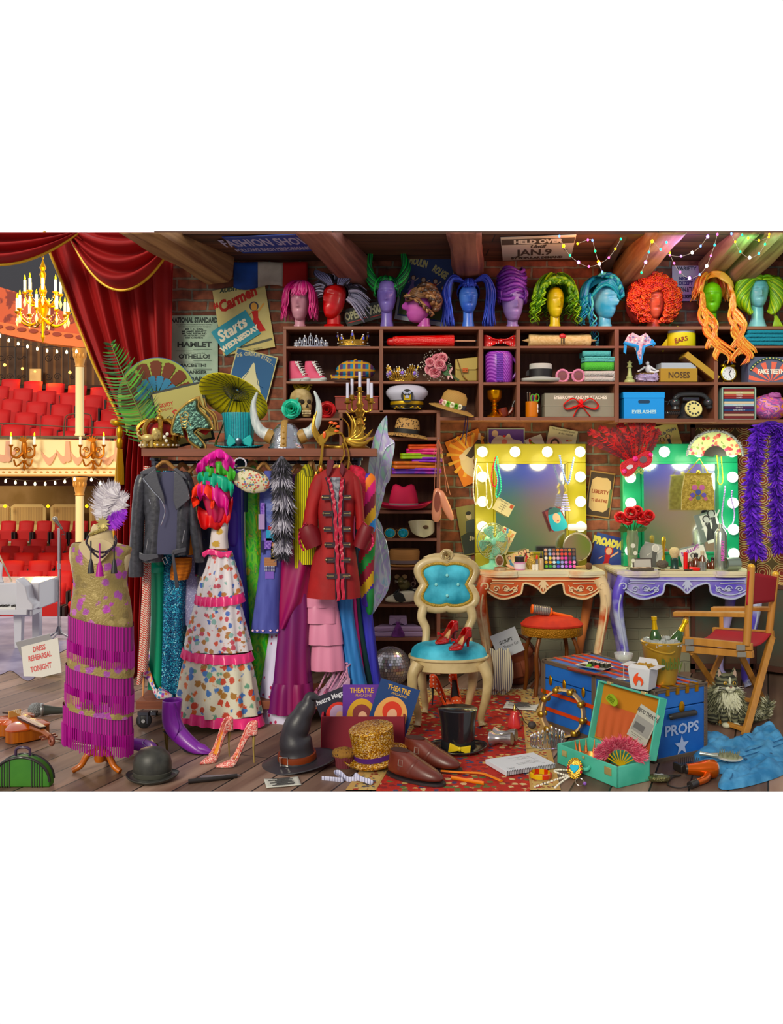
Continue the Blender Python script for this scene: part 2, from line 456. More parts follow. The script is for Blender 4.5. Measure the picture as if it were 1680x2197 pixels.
for i in range(22):
 x=-4.4+i*.42
 for z0,z1,cs in((-.1,1.25,('#8a6a48','#4a7a3a','#a8886a','#3a6a4a','#b08a60')),(1.25,2.0,('#4a8a3a','#b0906a','#2a7a5a','#a87a5a','#8a9a3a')),(2.0,3.3,('#2f58d0','#8a6ad0','#2a48b0','#b090d0','#3a6ac8'))):
  b.m(cs[(i*3+int(z1*2))%5],.9).box(x,0,(z0+z1)/2,.42,.06,z1-z0)
struct('mirror_backdrop',b,loc=(3.5,-2.6,0),ang=0)  # unseen coloured panels added behind the camera for the mirrors to reflect
struct('wall_right',B(M('#5d4a3c',.9,pat=('noise','#4a5148',2.))).box(0,0,1.5,.1,1.2,3),loc=(3.4,6.5,0),ang=0)
b=B(M('#8a5a3e',.7,pat=('wood','#4a2c20',2.,'X',.2),bump=(6.,.3)))
b.box(0,0,0,6.5,.82,.02)
struct('ceiling',b,loc=(1.72,6.42,3.005),ang=0)
beamM=M('#c09668',.7,pat=('wood','#6a4229',2.2,'Z',0),bump=(10.,.5))
beamR=M('#a0685a',.7,pat=('wood','#5a3028',2.2,'Z',0),bump=(10.,.5))
def beam(i,p,Y0,q,Y1,w,mt):
 global S
 S=1.
 A=W(*p,Y0);Bv=W(*q,Y1);d=(Bv-A);n=d.length
 b=B(mt);k=10
 prof=[(.5,-.36),(.5,.36),(.36,.5),(-.36,.5),(-.5,.36),(-.5,-.36),(-.36,-.5),(.36,-.5)]
 rg=[]
 for j in range(k+1):
  t=j/k;g=[]
  for m,(u,v) in enumerate(prof):
   f=1+.05*sin(m*2.3+j*1.1)
   g.append((u*w*f,v*w*f,n*t))
  rg.append(g)
 b.rings(rg)
 o=finish('trim_%d'%i,b,ang=30);o['kind']='structure'
 o.location=A;o.rotation_mode='QUATERNION';o.rotation_quaternion=d.to_track_quat('Z','Y')
 trimcut(o)
beam(1,(265,450),5.6,(470,574),6.7,.23,beamM)
beam(2,(655,455),5.65,(770,588),6.72,.21,beamR)
beam(3,(993,455),5.65,(1006,575),6.72,.21,beamR)
beam(4,(1465,440),5.6,(1345,590),6.72,.2,beamM)
beam(5,(1640,440),5.6,(1522,580),6.72,.15,beamM)
beam(6,(1735,440),5.6,(1572,600),6.72,.17,beamM)
beam(7,(1370,440),5.7,(1293,585),6.74,.06,M('#2c2320',.7,pat=('wood','#4a3428',2.,'Z',0)))
# stage curtains
red=M('#a3161c',.75,sheen=.4,pat=('noise','#8c1018',(3.,3.,1.),.3,.7))
gold=M('#c89632',.35,.7);goldT=M('#e0b24a',.45,.3)
cr=[(499,98,372),(540,108,370),(600,133,368),(690,166,367),(790,206,366),(870,245,352),(905,262,330),(935,262,322),(1000,253,322),(1100,246,322),(1200,246,318),(1320,250,312),(1452,258,306)]
def curt(u,v):
 y,xl,xr=ip(cr,v)
 x=lerp(xl,xr,u);k=1 if y<880 else.9
 return(x-300,16*k*sin(u*34+.6*sin(v*3))+5*sin(u*71),1454-y)
eM=E('stage_curtain','deep red velvet stage curtain tied back with a gold tassel behind the clothes rack','curtain',300,1454,6.6)
trimcut(P(eM,'panel',B(red).grid(curt,150,48),sol=1,ang=180),fill=False)
P(eM,'gold_edge',B(goldT).tube([(ip(cr,t/40)[1]-300,-8,1454-ip(cr,t/40)[0]) for t in range(41)],3,8),'gold braid along the edge of the curtain')
b=B(gold)
b.tube([(-40+6*sin(t*.5),-22,548-abs(t-6)*.2) for t in range(3)],3)
b.tube([(262-300-14+t*2.6,-18-8*sin(t*.4),548-3*sin(t*.35)) for t in range(14)],7,8)
P(eM,'tieback',b,'twisted gold tieback')
b=B(gold).lathe([(2,0),(7,-6),(8,-18),(5,-26),(8,-32),(7,-46),(4,-50)],-36,-24,540,14)
for i in range(16):
 a=2*pi*i/16
 b.tube([(-36+4*cos(a),-24+4*sin(a),490),(-36+7*cos(a),-24+7*sin(a),450),(-36+7.5*cos(a),-24+7.5*sin(a),415)],1.6,4)
P(eM,'tassel',b,'long gold tassel')
def swag(name,label,A,Bp,sag,Y,nf,amp,skew=0.):
 e=E(name,label,'curtain',A[0],A[1],Y)
 w=Bp[0]-A[0];dz=A[1]-Bp[1]
 def f(u,v):
  uu=u**(1+skew)
  g=4*uu*(1-uu)
  return(w*u,-amp*(.3+g)*(1+sin(v*nf*2*pi-1.2))*.5-20*g*v,dz*u-v*sag*g-6*v)
 P(e,'swag',B(red).grid(f,40,nf*10),sol=1,ang=180)
 P(e,'gold_edge',B(goldT).tube([f(t/30,1.0) for t in range(31)],3,8))
 for c in list(e.children):trimcut(c,fill=False)
 return e
swag('curtain_valance','red velvet valance swag with glowing gold edge above the golden chandelier',(-160,496),(168,494),72,6.35,3,26)
e=swag('curtain_swag','dark red velvet swag hanging in deep folds left of the wooden beams',(140,478),(392,480),142,6.42,4,30)
# auditorium seen through the stage opening
S=1.
auW=M('#9a7444',.8,pat=('noise','#86622f',1.2));cream=M('#f0dcae',.6);creamD=M('#d9b878',.6)
struct('wall_auditorium',B(auW).box(0,0,1.2,12,.2,5.2),loc=(-9.5,31.5,0),ang=0)
struct('wall_gallery',B(M('#4a3220',.8,pat=('wave','#6e4c2c',1.4,'X',.8,0))).box(0,0,0,10,.2,3.4),loc=(-8.5,27,3.9),ang=0)
struct('floor_auditorium',B(M('#3a1614',.9)).box(0,0,0,14,22,.04),loc=(-10,20.4,-1.37),ang=0)
struct('ceiling_auditorium',B(M('#353842',.8,pat=('wave','#23252c',.6,'Y',.85,1.))).box(0,0,0,10,.2,3.8),loc=(-9,28,6.4),ang=0)
b=B(M('#3c0f10',.8));b.box(0,0,0,8,.1,1.2)
struct('trim_stage_front',b,loc=(-5.2,9.32,-.62),ang=0)
e=E('theatre_balcony','cream theatre balcony with pink painted swags and candle sconces','balcony',100,1022,18)
b=B(M('#f2deb2',.6));b.poly([(-200,92),(-90,84),(10,80),(160,76),(160,0),(-200,0)],60)
P(e,'front',b,ang=30)
b=B(M('#d9a58a',.6))
for x0,x1,z in((-120,-62,58),(-10,22,52),(22,52,55),(52,82,52),(112,150,52)):
 n=10
 b.poly([(lerp(x0,x1,i/n),z-24*sin(pi*i/n)-4) for i in range(n+1)]+[(lerp(x1,x0,i/n),z-(14)*sin(pi*i/n)+2) for i in range(n+1)],2,-3)
for x in(-82,46,152):b.poly([(x-4,76),(x+4,76),(x+7,34),(x,30),(x-7,34)],2,-4)
b.m('#c08a4a');b.box(-20,-2,17,360,4,3);b.box(-20,-3,2,360,4,4)
for i in range(24):b.disc(-160+i*13.5,9,3.2,2,-1,1,8)
P(e,'painted_relief',b,'pink drapery relief and small flowers')
b=B(M('#5a4a3a',.5,.4));b.tube([(-200,-4,118),(-60,-4,112),(50,-4,106),(160,-4,103)],1.4,6)
for x in(-97,-12,38,64):b.tube([(x,-4,82),(x,-4,110)],1.2,6)
b.tube(sp([(34,10,84),(36,10,124),(50,10,134),(86,10,134),(93,10,122),(93,10,84)],4),1.3,6)
b.box(-20,20,84,360,50,6)
P(e,'rail',b,'dark metal balcony rail')
e=E('upper_balcony','orange upper balcony front with dark scrollwork behind the chandelier','balcony',0,720,19)
b=B(M('#d8613a',.6,pat=('noise','#8a2c1a',3.2,.52,.56)))
b.poly([(-40,112),(0,104),(60,86),(120,58),(196,28),(196,-28),(110,-18),(40,-4),(-40,14)],40)
b.m('#e8804a').poly([(-40,36),(40,22),(110,10),(196,0),(196,-28),(110,-18),(40,-4),(-40,14)],4,-5)
b.m('#9c3a20')
for i in range(9):b.disc(-26+i*25,22-i*3.3,10,4.5,-7,1,10)
P(e,'front',b,ang=30)
for i,(x,w) in enumerate(((12,40),(46,24),(113,44),(160,26))):
 def gr(x=x,w=w):
  b=B(M('#2a1c12',.6));h=84
  for k in(-.5,.5):b.tube([(w*k,0,0),(w*k,0,h)],1.2,5)
  b.tube([(-w/2,0,h),(w/2,0,h)],1.2,5);b.tube([(-w/2,0,2),(w/2,0,2)],1.2,5)
  for k in(-1,1):
   for z in(20,60):b.tube([(k*w*.22+(w*.2-.016*w*t)*cos(t*.9),0,z+(w*.2-.016*w*t)*sin(t*.9)*k) for t in range(12)],.8,4)
  return b
 T('iron_grille',['wide scrolled iron grille at the far left of the gallery','narrow scrolled iron grille with a lamp behind it','large scrolled iron grille in the middle of the gallery','scrolled iron grille beside the cream column'][i],'grille',x,828,gr,Y=26.6,group='gallery grilles')
for x,y,r,l in((10,783,3.4,'tiny lamp glowing at the left end of the gallery'),(48,791,3,'tiny lamp glowing behind the narrow grille'),(75,797,2.5,'faint lamp glowing above the gallery doorway'),(150,799,3.4,'yellow lamp glowing left of the cream column')):
 T('gallery_lamp',l,'lamp',x,y,B(M('#ffc46a',em=3)).ell(0,0,0,r,r,r,10,6),Y=26.3)
struct('door_1',B(M('#e0bb80',.7)).box(0,0,.27,.34,.05,.54),loc=W(76,832,26.7),ang=0)
def column(n,lab,y0,y1,Y=17.7):
 e=E(n,lab,'column',171,y1,Y);h=y1-y0
 P(e,'shaft',B(cream).lathe([(10,0),(10.5,3),(9,6),(8.6,h-40)],n=20))
 b=B(M('#d09a58',.5,.2));b.lathe([(8.6,h-40),(10,h-38),(9,h-34),(10,h-30),(15,h-6),(16,h-5),(16,h)],n=16)
 for i in range(10):
  a=2*pi*i/10;b.ell(12.5*cos(a),12.5*sin(a),h-14,2.5,2.5,7,6,5)
 P(e,'capital',b,'carved gold capital')
column('theatre_column','cream column with gold capital standing on the balcony',748,935)
column('theatre_column','cream column with gold capital under the balcony',1024,1317)
sr=M('#c01c1c',.7,sheen=.3);sd=M('#8a1416',.75);sm=M('#b8a898',.4,.6);sk=M('#2a1414',.7)
def seat(label,px,Y,ztop,group,w=.54):
 global S
 S=1.
 o=bpy.data.objects.new('theatre_chair',None);COL.objects.link(o);o.location=((px-CX)*Y/F,Y,ztop-.92);tag(o,label,'chair',group)
 b=B(sr)
 b.grid(lambda u,v:((u-.5)*w*.84,.12*v+.05*(2*u-1)**2,.40+.50*v+.02*(1-(2*u-1)**2)),6,4)
 P(o,'backrest',b,sol=.07,ang=180)
 P(o,'cushion',B(sr).box(0,-.06,.46,w*.84,.12,.36,TR(0,0,0)),bev=.03)
 for k in(-.46,.46):P(o,'armrest',B(sk).box(k*w,-.1,.4,.04,.3,.36).box(k*w,-.08,.2,.03,.1,.4))
 b=B(sm).box(0,-.14,.27,w*.8,.03,.05);P(o,'seat_edge',b)
 return o
struct('floor_gallery',B(M('#2c1c14',.9)).box(0,0,0,10,1.2,.1),loc=(-8.5,26.7,W(0,833,26.5).z),ang=0)
proto=None
rows=[(15.2,1252,'front row'),(17.4,1226,'second row'),(19.6,1204,'third row'),(22,1187,'fourth row'),(24.4,1172,'fifth row'),(27,1157,'sixth row'),(29.5,1118,'back row')]
crows=[(18.9,922,'front row'),(20.1,892,'second row'),(21.3,866,'third row'),(22.6,840,'fourth row'),(23.8,822,'back row')]
for grp,rws in(('stalls',rows),('balcony',crows)):
 for ri,(Y,yt,nm) in enumerate(rws):
  zt=ZC+(HY-yt)*Y/F
  if grp=='balcony':struct('floor_balcony',B(M('#3a1c18',.9)).box(0,0,0,9,1.3,.2),loc=(-9,Y+.2,zt-1.03),ang=0)
  step=.57*F/Y;x=-step*.6+(ri%2)*step*.5
  while x<286:
   lab='red plush folding seat in the %s of the %s'%(nm,'stalls' if grp=='stalls' else 'cream balcony')
   g='red seats in the %s of the %s'%(nm,grp)
   zz=zt
   if grp=='balcony':zz=zt+(120-x)*.0011
   if proto is None:proto=seat(lab,x,Y,zz,g)
   else:dup(proto,((x-CX)*Y/F,Y,zz-.92),label=lab,group=g)
   x+=step
for x,w,l in((6,34,'cream partition at the left end behind the red stalls'),(60,76,'cream partition in the middle behind the red stalls'),(140,64,'cream partition left of the column behind the stalls'),(222,60,'cream partition right of the column behind the stalls')):
 T('partition',l,'partition',x,1150,B(creamD).poly([(-w/2,0),(-w/2,62),(-w/2+8,68),(w/2-8,68),(w/2,60),(w/2,0)],6).m('#c8a060',pat=('wave','#b08850',6.,'X',.5,0)).box(0,-1,44,w*.8,2,36),Y=30.6)
for x,l in((11,'round lamp glowing over the leftmost partition'),(103,'round lamp glowing between two cream partitions'),(186,'round lamp glowing right of the lower column')):
 T('wall_lamp',l,'lamp',x,1086,B(M('#ffb648',em=4)).ell(0,0,0,3.6,3.6,3.6,10,6),Y=30.2)
bulb=M('#ffe6b0',em=7)
def strings(lab,pts,Y):
 e=E('light_string',lab,'string lights',pts[0][0],pts[0][1],Y);x0,y0=pts[0]
 P(e,'wire',B(M('#3a2a1c')).tube(sp([(x-x0,0,y0-y+5) for x,y in pts],3),.6,4))
 for x,y in pts:P(e,'bulb',B(bulb).lathe([(.5,3),(1.8,1.5),(2.7,-1.5),(2.2,-4),(.6,-5)],x-x0,0,y0-y,8))
strings('string of glowing bulbs under the orange upper balcony',[(0,719),(19,729),(39,736),(59,742),(80,747),(101,751),(122,753),(143,754),(164,753)],17.3)
strings('string of glowing bulbs under the cream balcony',[(12,1031),(33,1034),(54,1036),(75,1037),(97,1037),(118,1035),(139,1032),(160,1027),(196,1028),(215,1036),(235,1043)],17.3)
for x,l in((22,'left one of two shaded wall lights under the balcony'),(47,'right one of two shaded wall lights under the balcony')):
 T('wall_light',l,'lamp',x,1022,B(M('#fff0c8',em=6)).ell(0,0,0,6,5,5,12,8),Y=19)
sg=M('#b06a2a',.35,.6);wax=M('#fff6e4',.5,em=.25);flame=M('#ffc83a',em=12)
def sconce(px,lab):
 e=E('candle_sconce',lab,'sconce',px,1010,17.9)
 b=B(sg);b.ell(0,0,46,7,4,22,10,8);b.lathe([(.5,0),(4,6),(2,14),(6,22)],n=10)
 for k in(-1,1):
  b.tube(sp([(0,-4,40),(k*12,-8,28),(k*24,-8,34),(k*25,-8,50)],5),lambda t:3.2-1.4*t,6)
  b.tube([(k*(13+(7-.55*t)*cos(t*.8)),-6,44+(7-.55*t)*sin(t*.8)) for t in range(12)],1.4,5)
  b.tube(sp([(0,-4,22),(k*14,-6,10),(k*20,-6,24)],4),2,5)
  b.lathe([(2,50),(5,54),(5,56)],k*25,-8,0,10)
 for i in range(5):b.blade((0,-5,62),(14*sin(R(-60+30*i)),-6,62+14*cos(R(-60+30*i))),5)
 P(e,'bracket',b)
 for k in(-1,1):
  c=P(e,'candle',B(wax).cyl(k*25,-8,56,2.6,17,10))
  P(c,'flame',B(flame).lathe([(.3,73),(1.6,76),(1.2,79),(.2,83)],k*25,-8,0,8))
sconce(52,'gilt two-candle sconce on the left part of the cream balcony front')
sconce(200,'gilt two-candle sconce right of the column on the cream balcony front')
e=E('chandelier','gilded candle chandelier with bead swags hanging in the auditorium','chandelier',92,735,12)
cg=M('#e0a830',.25,.85);crystal=M('#ffe9a0',.1,0,em=.5);bead=M('#ffefb8',.2,0,em=.35)
P(e,'stem',B(cg).lathe([(.5,0),(3,6),(5,12),(2.5,20),(5,30),(3,42),(7,56),(13,72),(7,84),(4,96),(9,110),(4,124),(5,138),(7,146),(4,154),(7,160),(4,168),(1.5,176)],n=18))
b=B(cg)
for k in range(9):b.tube([(2.4*cos(a*pi/4) if k%2 else 0,0 if k%2 else 2.4*cos(a*pi/4),179+k*5.2+3.4*sin(a*pi/4)) for a in range(8)],.6,4,True)
P(e,'chain',b)
for tier,(n,r,zc,h,zs) in enumerate(((8,53,66,28,42),(8,36,106,26,84))):
 for i in range(n):
  a=2*pi*(i+.3*tier+.15)/n;c_,s_=cos(a),sin(a)
  arm=P(e,'arm',B(cg).tube(sp([(4*c_,4*s_,zs+8),(r*.5*c_,r*.5*s_,zs-6),(r*.9*c_,r*.9*s_,zs+4),(r*c_,r*s_,zc-4)],5),lambda t:2.6-1.2*t,6).lathe([(1,-6),(6,-2),(6.5,0),(3,1)],r*c_,r*s_,zc,10))
  P(arm,'candle',B(wax).cyl(r*c_,r*s_,zc,3,h,10))
  P(arm,'flame',B(flame).lathe([(.3,0),(2,3),(1.4,6),(.2,11)],r*c_,r*s_,zc+h,8))
 b=B(bead)
 for i in range(n):
  a0=2*pi*(i+.3*tier+.15)/n;a1=2*pi*(i+1+.3*tier+.15)/n
  for k in range(13):
   t=k/12;a=lerp(a0,a1,t);rr=r*(1-.12*sin(pi*t))
   b.ell(rr*cos(a),rr*sin(a),zc-4-18*sin(pi*t),1.1,1.1,1.1,5,4)
 P(e,'bead_swag',b,'swags of pale beads')
 for i in range(n):
  a=2*pi*(i+.3*tier+.15)/n
  P(e,'crystal_drop',B(crystal).lathe([(.2,0),(3.6,-10),(2,-16),(.2,-20)][::-1],r*cos(a),r*sin(a),zc-12,6))
light('chandelier_light','POINT',W(92,640,11.5),100,'#ffc070',.4)
light('balcony_light','POINT',W(120,985,15.5),130,'#ffd08a',.4)
light('stalls_light','POINT',W(60,1060,20),80,'#ffb870',.5)
light('stage_spot','SPOT',W(60,700,12.5),110,'#f4dcf0',.4,(62,0,180),spot_size=R(60))  # spot without a fixture, set high and aimed back at the stage floor
light('gallery_light','POINT',W(110,810,24),110,'#ffb060',.4)
# clothes rack and what hangs on it
woodR=M('#6e3d2a',.5,pat=('wood','#8a5038',3.,'X',0));iron=M('#4a4c58',.35,.7);black=M('#17171a',.4)
hangW=M('#c99a66',.5,pat=('wood','#b3824e',3.,'X',0));steel=M('#b8bcc4',.25,.9)
YR=5.5
e=E('clothes_rack','rolling clothes rack with thick wooden top board and iron pipe posts','clothes rack',555,1545,YR)
def slab(par,name,x0,x1,y0,y1,Ya,Yb,mat):
 p=L(x0,y0,Ya);q=L(x1,y1,Ya);d=L(x0,y0,Yb)[1]
 return P(par,name,B(mat).box((p[0]+q[0])/2,(p[1]+d)/2,(p[2]+q[2])/2,q[0]-p[0],d-p[1],p[2]-q[2]),bev=1)
slab(e,'top_board',303,808,962,979,5.36,5.76,woodR)
slab(e,'base_board',291,812,1504,1522,5.38,5.82,woodR)
for x in(333,767):
 a=L(x,982,5.62);z0=L(x,1505,5.6)[2]
 b=B(iron).cyl(a[0],a[1],z0,5.2,a[2]-z0,14);b.cyl(a[0],a[1],a[2]-6,12,6,16);b.cyl(a[0],a[1],a[2]-16,8,10,14)
 b.cyl(a[0],a[1],z0,12,5,16)
 P(e,'post',b)
a=L(333,992,5.6);q=L(767,992,5.6)
P(e,'hanging_rail',B(iron).tube([a,q],4,10))
for x,Y in((309,5.34),(326,5.62),(800,5.34),(790,5.62)):
 c=L(x,1000,Y);zb=L(x,1523,Y)[2]
 w=P(e,'caster',B(iron).box(c[0],c[1],zb-6,22,20,6).box(c[0]-8,c[1],zb-16,3,12,22).box(c[0]+8,c[1],zb-16,3,12,22))
 zf=-ORG.z/S+0
 r=(zb-zf)*.42
 P(w,'wheel',B(black).lathe([(r-3,-5),(r,-3.5),(r,3.5),(r-3,5)],n=24,mx=TR(c[0],c[1],zf+r)@RX(90)).m(steel).lathe([(4,-7),(4,7)],n=10,mx=TR(c[0],c[1],zf+r)@RX(90)))
railZ=W(0,992,5.6).z
# hangers
def hanger_mesh(w,lean=0):
 b=B(hangW);m=RZ(lean)
 b.tube(sp([(-w/2,0,-26),(-w*.3,-1,-14),(-w*.1,0,-3),(0,0,-1),(w*.1,0,-3),(w*.3,-1,-14),(w/2,0,-26)],5),lambda t:2.6+2.6*sin(pi*t),8,fl=1.5,mx=m)
 return b
def hanger(px,py,Y,w,lean,lab,bar=False):
 e=E('clothes_hanger',lab,'hanger',px,py,Y,group='wooden hangers on the rack')
 P(e,'shoulders',hanger_mesh(w,lean))
 zt=L(px,980,Y)[2]
 zr=(railZ-ORG.z)/S+5;dy=(5.6-Y)/S
 P(e,'hook',B(steel).tube(sp([(0,0,0),(0,0,zr*.45),(-2.5,dy*.3,zr*.7),(0,dy*.9,zr),(2,dy+2,zr-2),(1,dy+3,zr-7)],5),.9,6),'thin steel hook')
 if bar:P(e,'crossbar',B(hangW).tube([(-w*.24,0,-50),(w*.28,0,-48)],3,8))
for px,py,Y,w,ln,lab,bar in((354,990,5.42,62,8,'wooden hanger inside the black leather jacket',True),(391,995,5.6,46,38,'empty wooden hanger beside the leather jacket collar',False),(423,998,5.58,60,35,'wooden hanger just behind the magenta ruffles',False),(541,992,5.54,52,30,'wooden hanger of the green swirl dress',False),(566,994,5.46,46,18,'wooden hanger between the floral purse and the striped fur tail',False),(638,998,5.56,40,28,'wooden hanger just beside the striped fur tail',False),(667,991,5.47,24,55,'yellowish hanger inside the yellow striped sweater',False),(690,998,5.6,34,40,'wooden hanger behind the dangling jewelled headdress',False),(722,1000,5.36,40,6,'pale hanger inside the red velvet coat',False),(744,990,5.5,34,20,'wooden hanger above the rainbow patchwork coat',False)):
 hanger(px,py,Y,w,ln,lab,bar)
 # leather jacket
leather=M('#2e2f34',.34,pat=('noise','#44444c',40.,.35,.7),bump=(60.,.15),coat=.1);lining=M('#4a4a62',.9)
zipM=M('#c8ccd4',.25,.9)
e=E('leather_jacket','open black leather biker jacket hanging at the end of the rack','jacket',360,1225,5.32)
g=lambda r:G(r,360,1225)
P(e,'lining',B(lining).drape(g([(1012,330,398,10),(1050,322,404,18),(1120,320,408,20),(1188,318,404,20)]),5,.08),'grey felt lining')
def panel(pts,y,d=4,mat=leather):return B(mat).poly(Q(sp(pts,4,True),360,1225),d,y)
b=B(leather).drape(g([(1012,316,372,6),(1022,308,362,14),(1050,306,360,17),(1090,309,361,20),(1120,312,356,20),(1160,310,351,21),(1205,306,349,22)]),4,.1,ph=1.)
P(e,'front_panel',b)
b=B(leather).drape(g([(1012,378,402,6),(1022,376,410,14),(1060,378,413,17),(1095,374,412,20),(1130,373,408,20),(1190,374,405,21)]),4,.1,ph=2.)
P(e,'front_panel',b)
lp=M('#4a4b52',.32,coat=.15,bump=(60.,.1))
P(e,'lapel',B(lp).poly(Q([(313,1026),(340,1004),(347,1030),(358,1062),(361,1082),(350,1068),(330,1046),(314,1034)],360,1225),4,-28),bev=1.5)
P(e,'lapel',B(lp).poly(Q([(380,1010),(396,1022),(408,1042),(415,1068),(398,1083),(384,1094),(378,1072),(379,1040)],360,1225),4,-28),bev=1.5)
P(e,'collar',B(lp).poly(Q([(306,1013),(338,998),(342,1008),(322,1018),(308,1018)],360,1225),6,-24).poly(Q([(376,1006),(384,1004),(402,1018),(408,1030),(392,1022)],360,1225),6,-24),bev=1.5)
P(e,'sleeve',B(leather).drape(g([(1018,296,318,8),(1036,289,318,13),(1080,284,313,15),(1140,280,308,15),(1190,277,307,15),(1237,276,307,15)]),3,.1,ph=.5))
P(e,'sleeve',B(leather).drape(g([(1020,396,410,8),(1040,400,416,12),(1090,405,424,14),(1150,409,432,14),(1206,418,438,13)]),3,.1,ph=.5))
P(e,'belt',B(lp).poly(Q([(306,1182),(318,1187),(345,1186),(347,1194),(318,1202),(306,1196)],360,1225),5,-28).poly(Q([(375,1178),(405,1172),(405,1181),(377,1188)],360,1225),5,-27).poly(Q([(374,1182),(379,1182),(390,1256),(382,1259)],360,1225),3,-27),bev=1)
b=B(zipM)
for s_ in([(315,1026),(335,1052),(352,1070),(361,1090),(360,1105),(353,1125)],[(328,1070),(331,1080)],[(326,1153),(321,1180)],[(403,1136),(398,1162)],[(412,1060),(412,1064)]):
 b.tube([(x-360,-31,1225-y) for x,y in sp(s_,3)],.9,5)
P(e,'zip',b,'silver zips')
b=B(zipM).tube([(x-360,-30,1225-y) for x,y in((356,1196),(362,1192),(367,1204),(361,1208))],1,5,True);P(e,'buckle',b,'steel buckle')
def garment(name,lab,cat,px,py,Y,parts,group=None):
 e=E(name,lab,cat,px,py,Y,group=group)
 for nm,mt,rows,kw in parts:P(e,nm,B(mt).drape(G(rows,px,py),**kw),ang=60)
 return e
 # narrow things next to the jacket
garment('glitter_scarf','long red and silver glitter braided scarf hanging beside the stage curtain','scarf',312,1472,5.4,[('scarf_end',M('#c8301e',.4,pat=('wave','#d8d4c0',(38.,38.,46.),'DIAGONAL',.5,2.),bump=(140.,.5)),[(1000,308,322,6),(1230,306,320,6),(1320,302,318,7),(1420,297,310,7),(1468,293,304,7)],dict(nf=3,amp=.2)),('scarf_end',M('#d8d4c4',.4,pat=('wave','#c8301e',(38.,38.,46.),'DIAGONAL',.5,2.),bump=(140.,.5)),[(1000,310,322,6),(1230,310,324,6),(1340,308,322,7),(1440,300,316,7)],dict(nf=3,amp=.2))])
garment('satin_dress','emerald green satin dress beside the blue glitter gown','dress',335,1478,5.5,[('skirt',M('#1f9a72',.3,sheen=.3),[(1010,312,345,8),(1190,312,350,12),(1300,325,352,14),(1478,318,352,16)],dict(nf=4,amp=.25)),('sash',M('#2cb08a',.3),[(1206,304,340,16),(1216,304,352,18),(1228,304,350,18)],dict(nf=3,amp=.1))])
garment('sequin_gown','long blue sequinned gown glittering beside the floral dress','dress',368,1520,5.55,[('skirt',M('#0e5f8a',.25,.35,pat=('cells',['#0a2f52','#0e6a94','#3aa4c4','#0b4470','#125a86','#8fd4e4'],170.),bump=(150.,.6)),[(1010,350,392,9),(1200,342,400,18),(1320,336,398,22),(1440,330,402,26),(1515,340,410,28)],dict(nf=6,amp=.18))])
garment('knit_jumper','orange ribbed knit cuff hanging out under the leather jacket','sweater',388,1240,5.46,[('sleeve',M('#c87a1c',.9),[(1080,380,416,9),(1190,372,414,13)],dict(nf=5,amp=.2)),('cuff',M('#d9822a',.9,pat=('wave','#8a4410',44.,'Z',.6,0)),[(1196,372,412,14),(1220,367,410,15),(1243,366,402,14)],dict(nf=8,amp=.1))])
garment('lace_skirt','pale lavender lace slip hanging behind the floral dress','skirt',404,1345,5.58,[('slip',M('#9a98c0',.6,pat=('vor','#c4c2de',90.,.35)),[(1190,396,420,8),(1270,392,430,12),(1340,388,428,14)],dict(nf=5,amp=.3,hem=6.))])
garment('dark_blouse','dark navy blouse with embroidered flowers behind the ruffles','blouse',438,1235,5.56,[('body',M('#16203c',.5,pat=('flower',['#16203c','#c83c58','#16203c','#5a7a2c','#16203c'],26.,.3)),[(1040,420,458,10),(1110,422,458,14),(1235,418,462,16)],dict(nf=5,amp=.2))])
garment('yellow_blouse','brown blouse with yellow fern print peeping out beside the floral skirt','blouse',418,1300,5.62,[('body',M('#6e3a1c',.6,pat=('flower',['#c8a02a','#6e3a1c','#b08a20'],40.,.35)),[(1150,405,440,10),(1220,408,430,12),(1300,404,424,12)],dict(nf=4,amp=.2))])
# ruffle boa
e=E('ruffled_boa','rainbow pile of satin ruffles in magenta, green, teal and orange','ruffle scarf',460,1130,5.3)
sat=lambda c:M(c,.42,sheen=.3)
for nm,c,pts,w,nf,amp in(('red_frill','#d41818',[(426,1085),(445,1096),(468,1094),(488,1084),(500,1066)],34,4,8),('magenta_frill','#cf1584',[(428,1040),(444,1030),(470,1044),(490,1064),(494,1072)],32,6,7),('orange_frill','#ee4412',[(432,1074),(416,1056),(424,1040),(440,1034),(458,1046),(464,1062),(456,1074)],22,5,9),('teal_frill','#2aa884',[(428,1014),(446,1012),(470,1018),(494,1026),(504,1040)],26,7,7),('green_frill','#4aa83c',[(436,1004),(456,996),(474,990),(494,1000),(508,1012)],24,6,7),('magenta_frill','#c2158a',[(424,996),(436,984),(452,974),(470,968),(492,976),(506,990)],28,6,9),('magenta_frill','#d8249a',[(440,982),(458,970),(476,964),(494,978)],16,5,6)):
 ox={'red_frill':-4,'teal_frill':-14,'green_frill':-10}.get(nm,-18 if c!='#c2158a' else-6)
 P(e,nm,ruf(B(sat(c)),[(x-460,ox,1130-y) for x,y in pts],w*1.12,nf*.75,amp*1.1,n=90),nm.split('_')[0]+' satin frill',sol=1,ang=180)
P(e,'underlayer',B(sat('#b0184a')).drape(G([(980,440,492,6),(1010,434,500,10),(1060,434,496,12),(1110,448,480,10),(1122,455,470,6)],460,1130),7,.3))
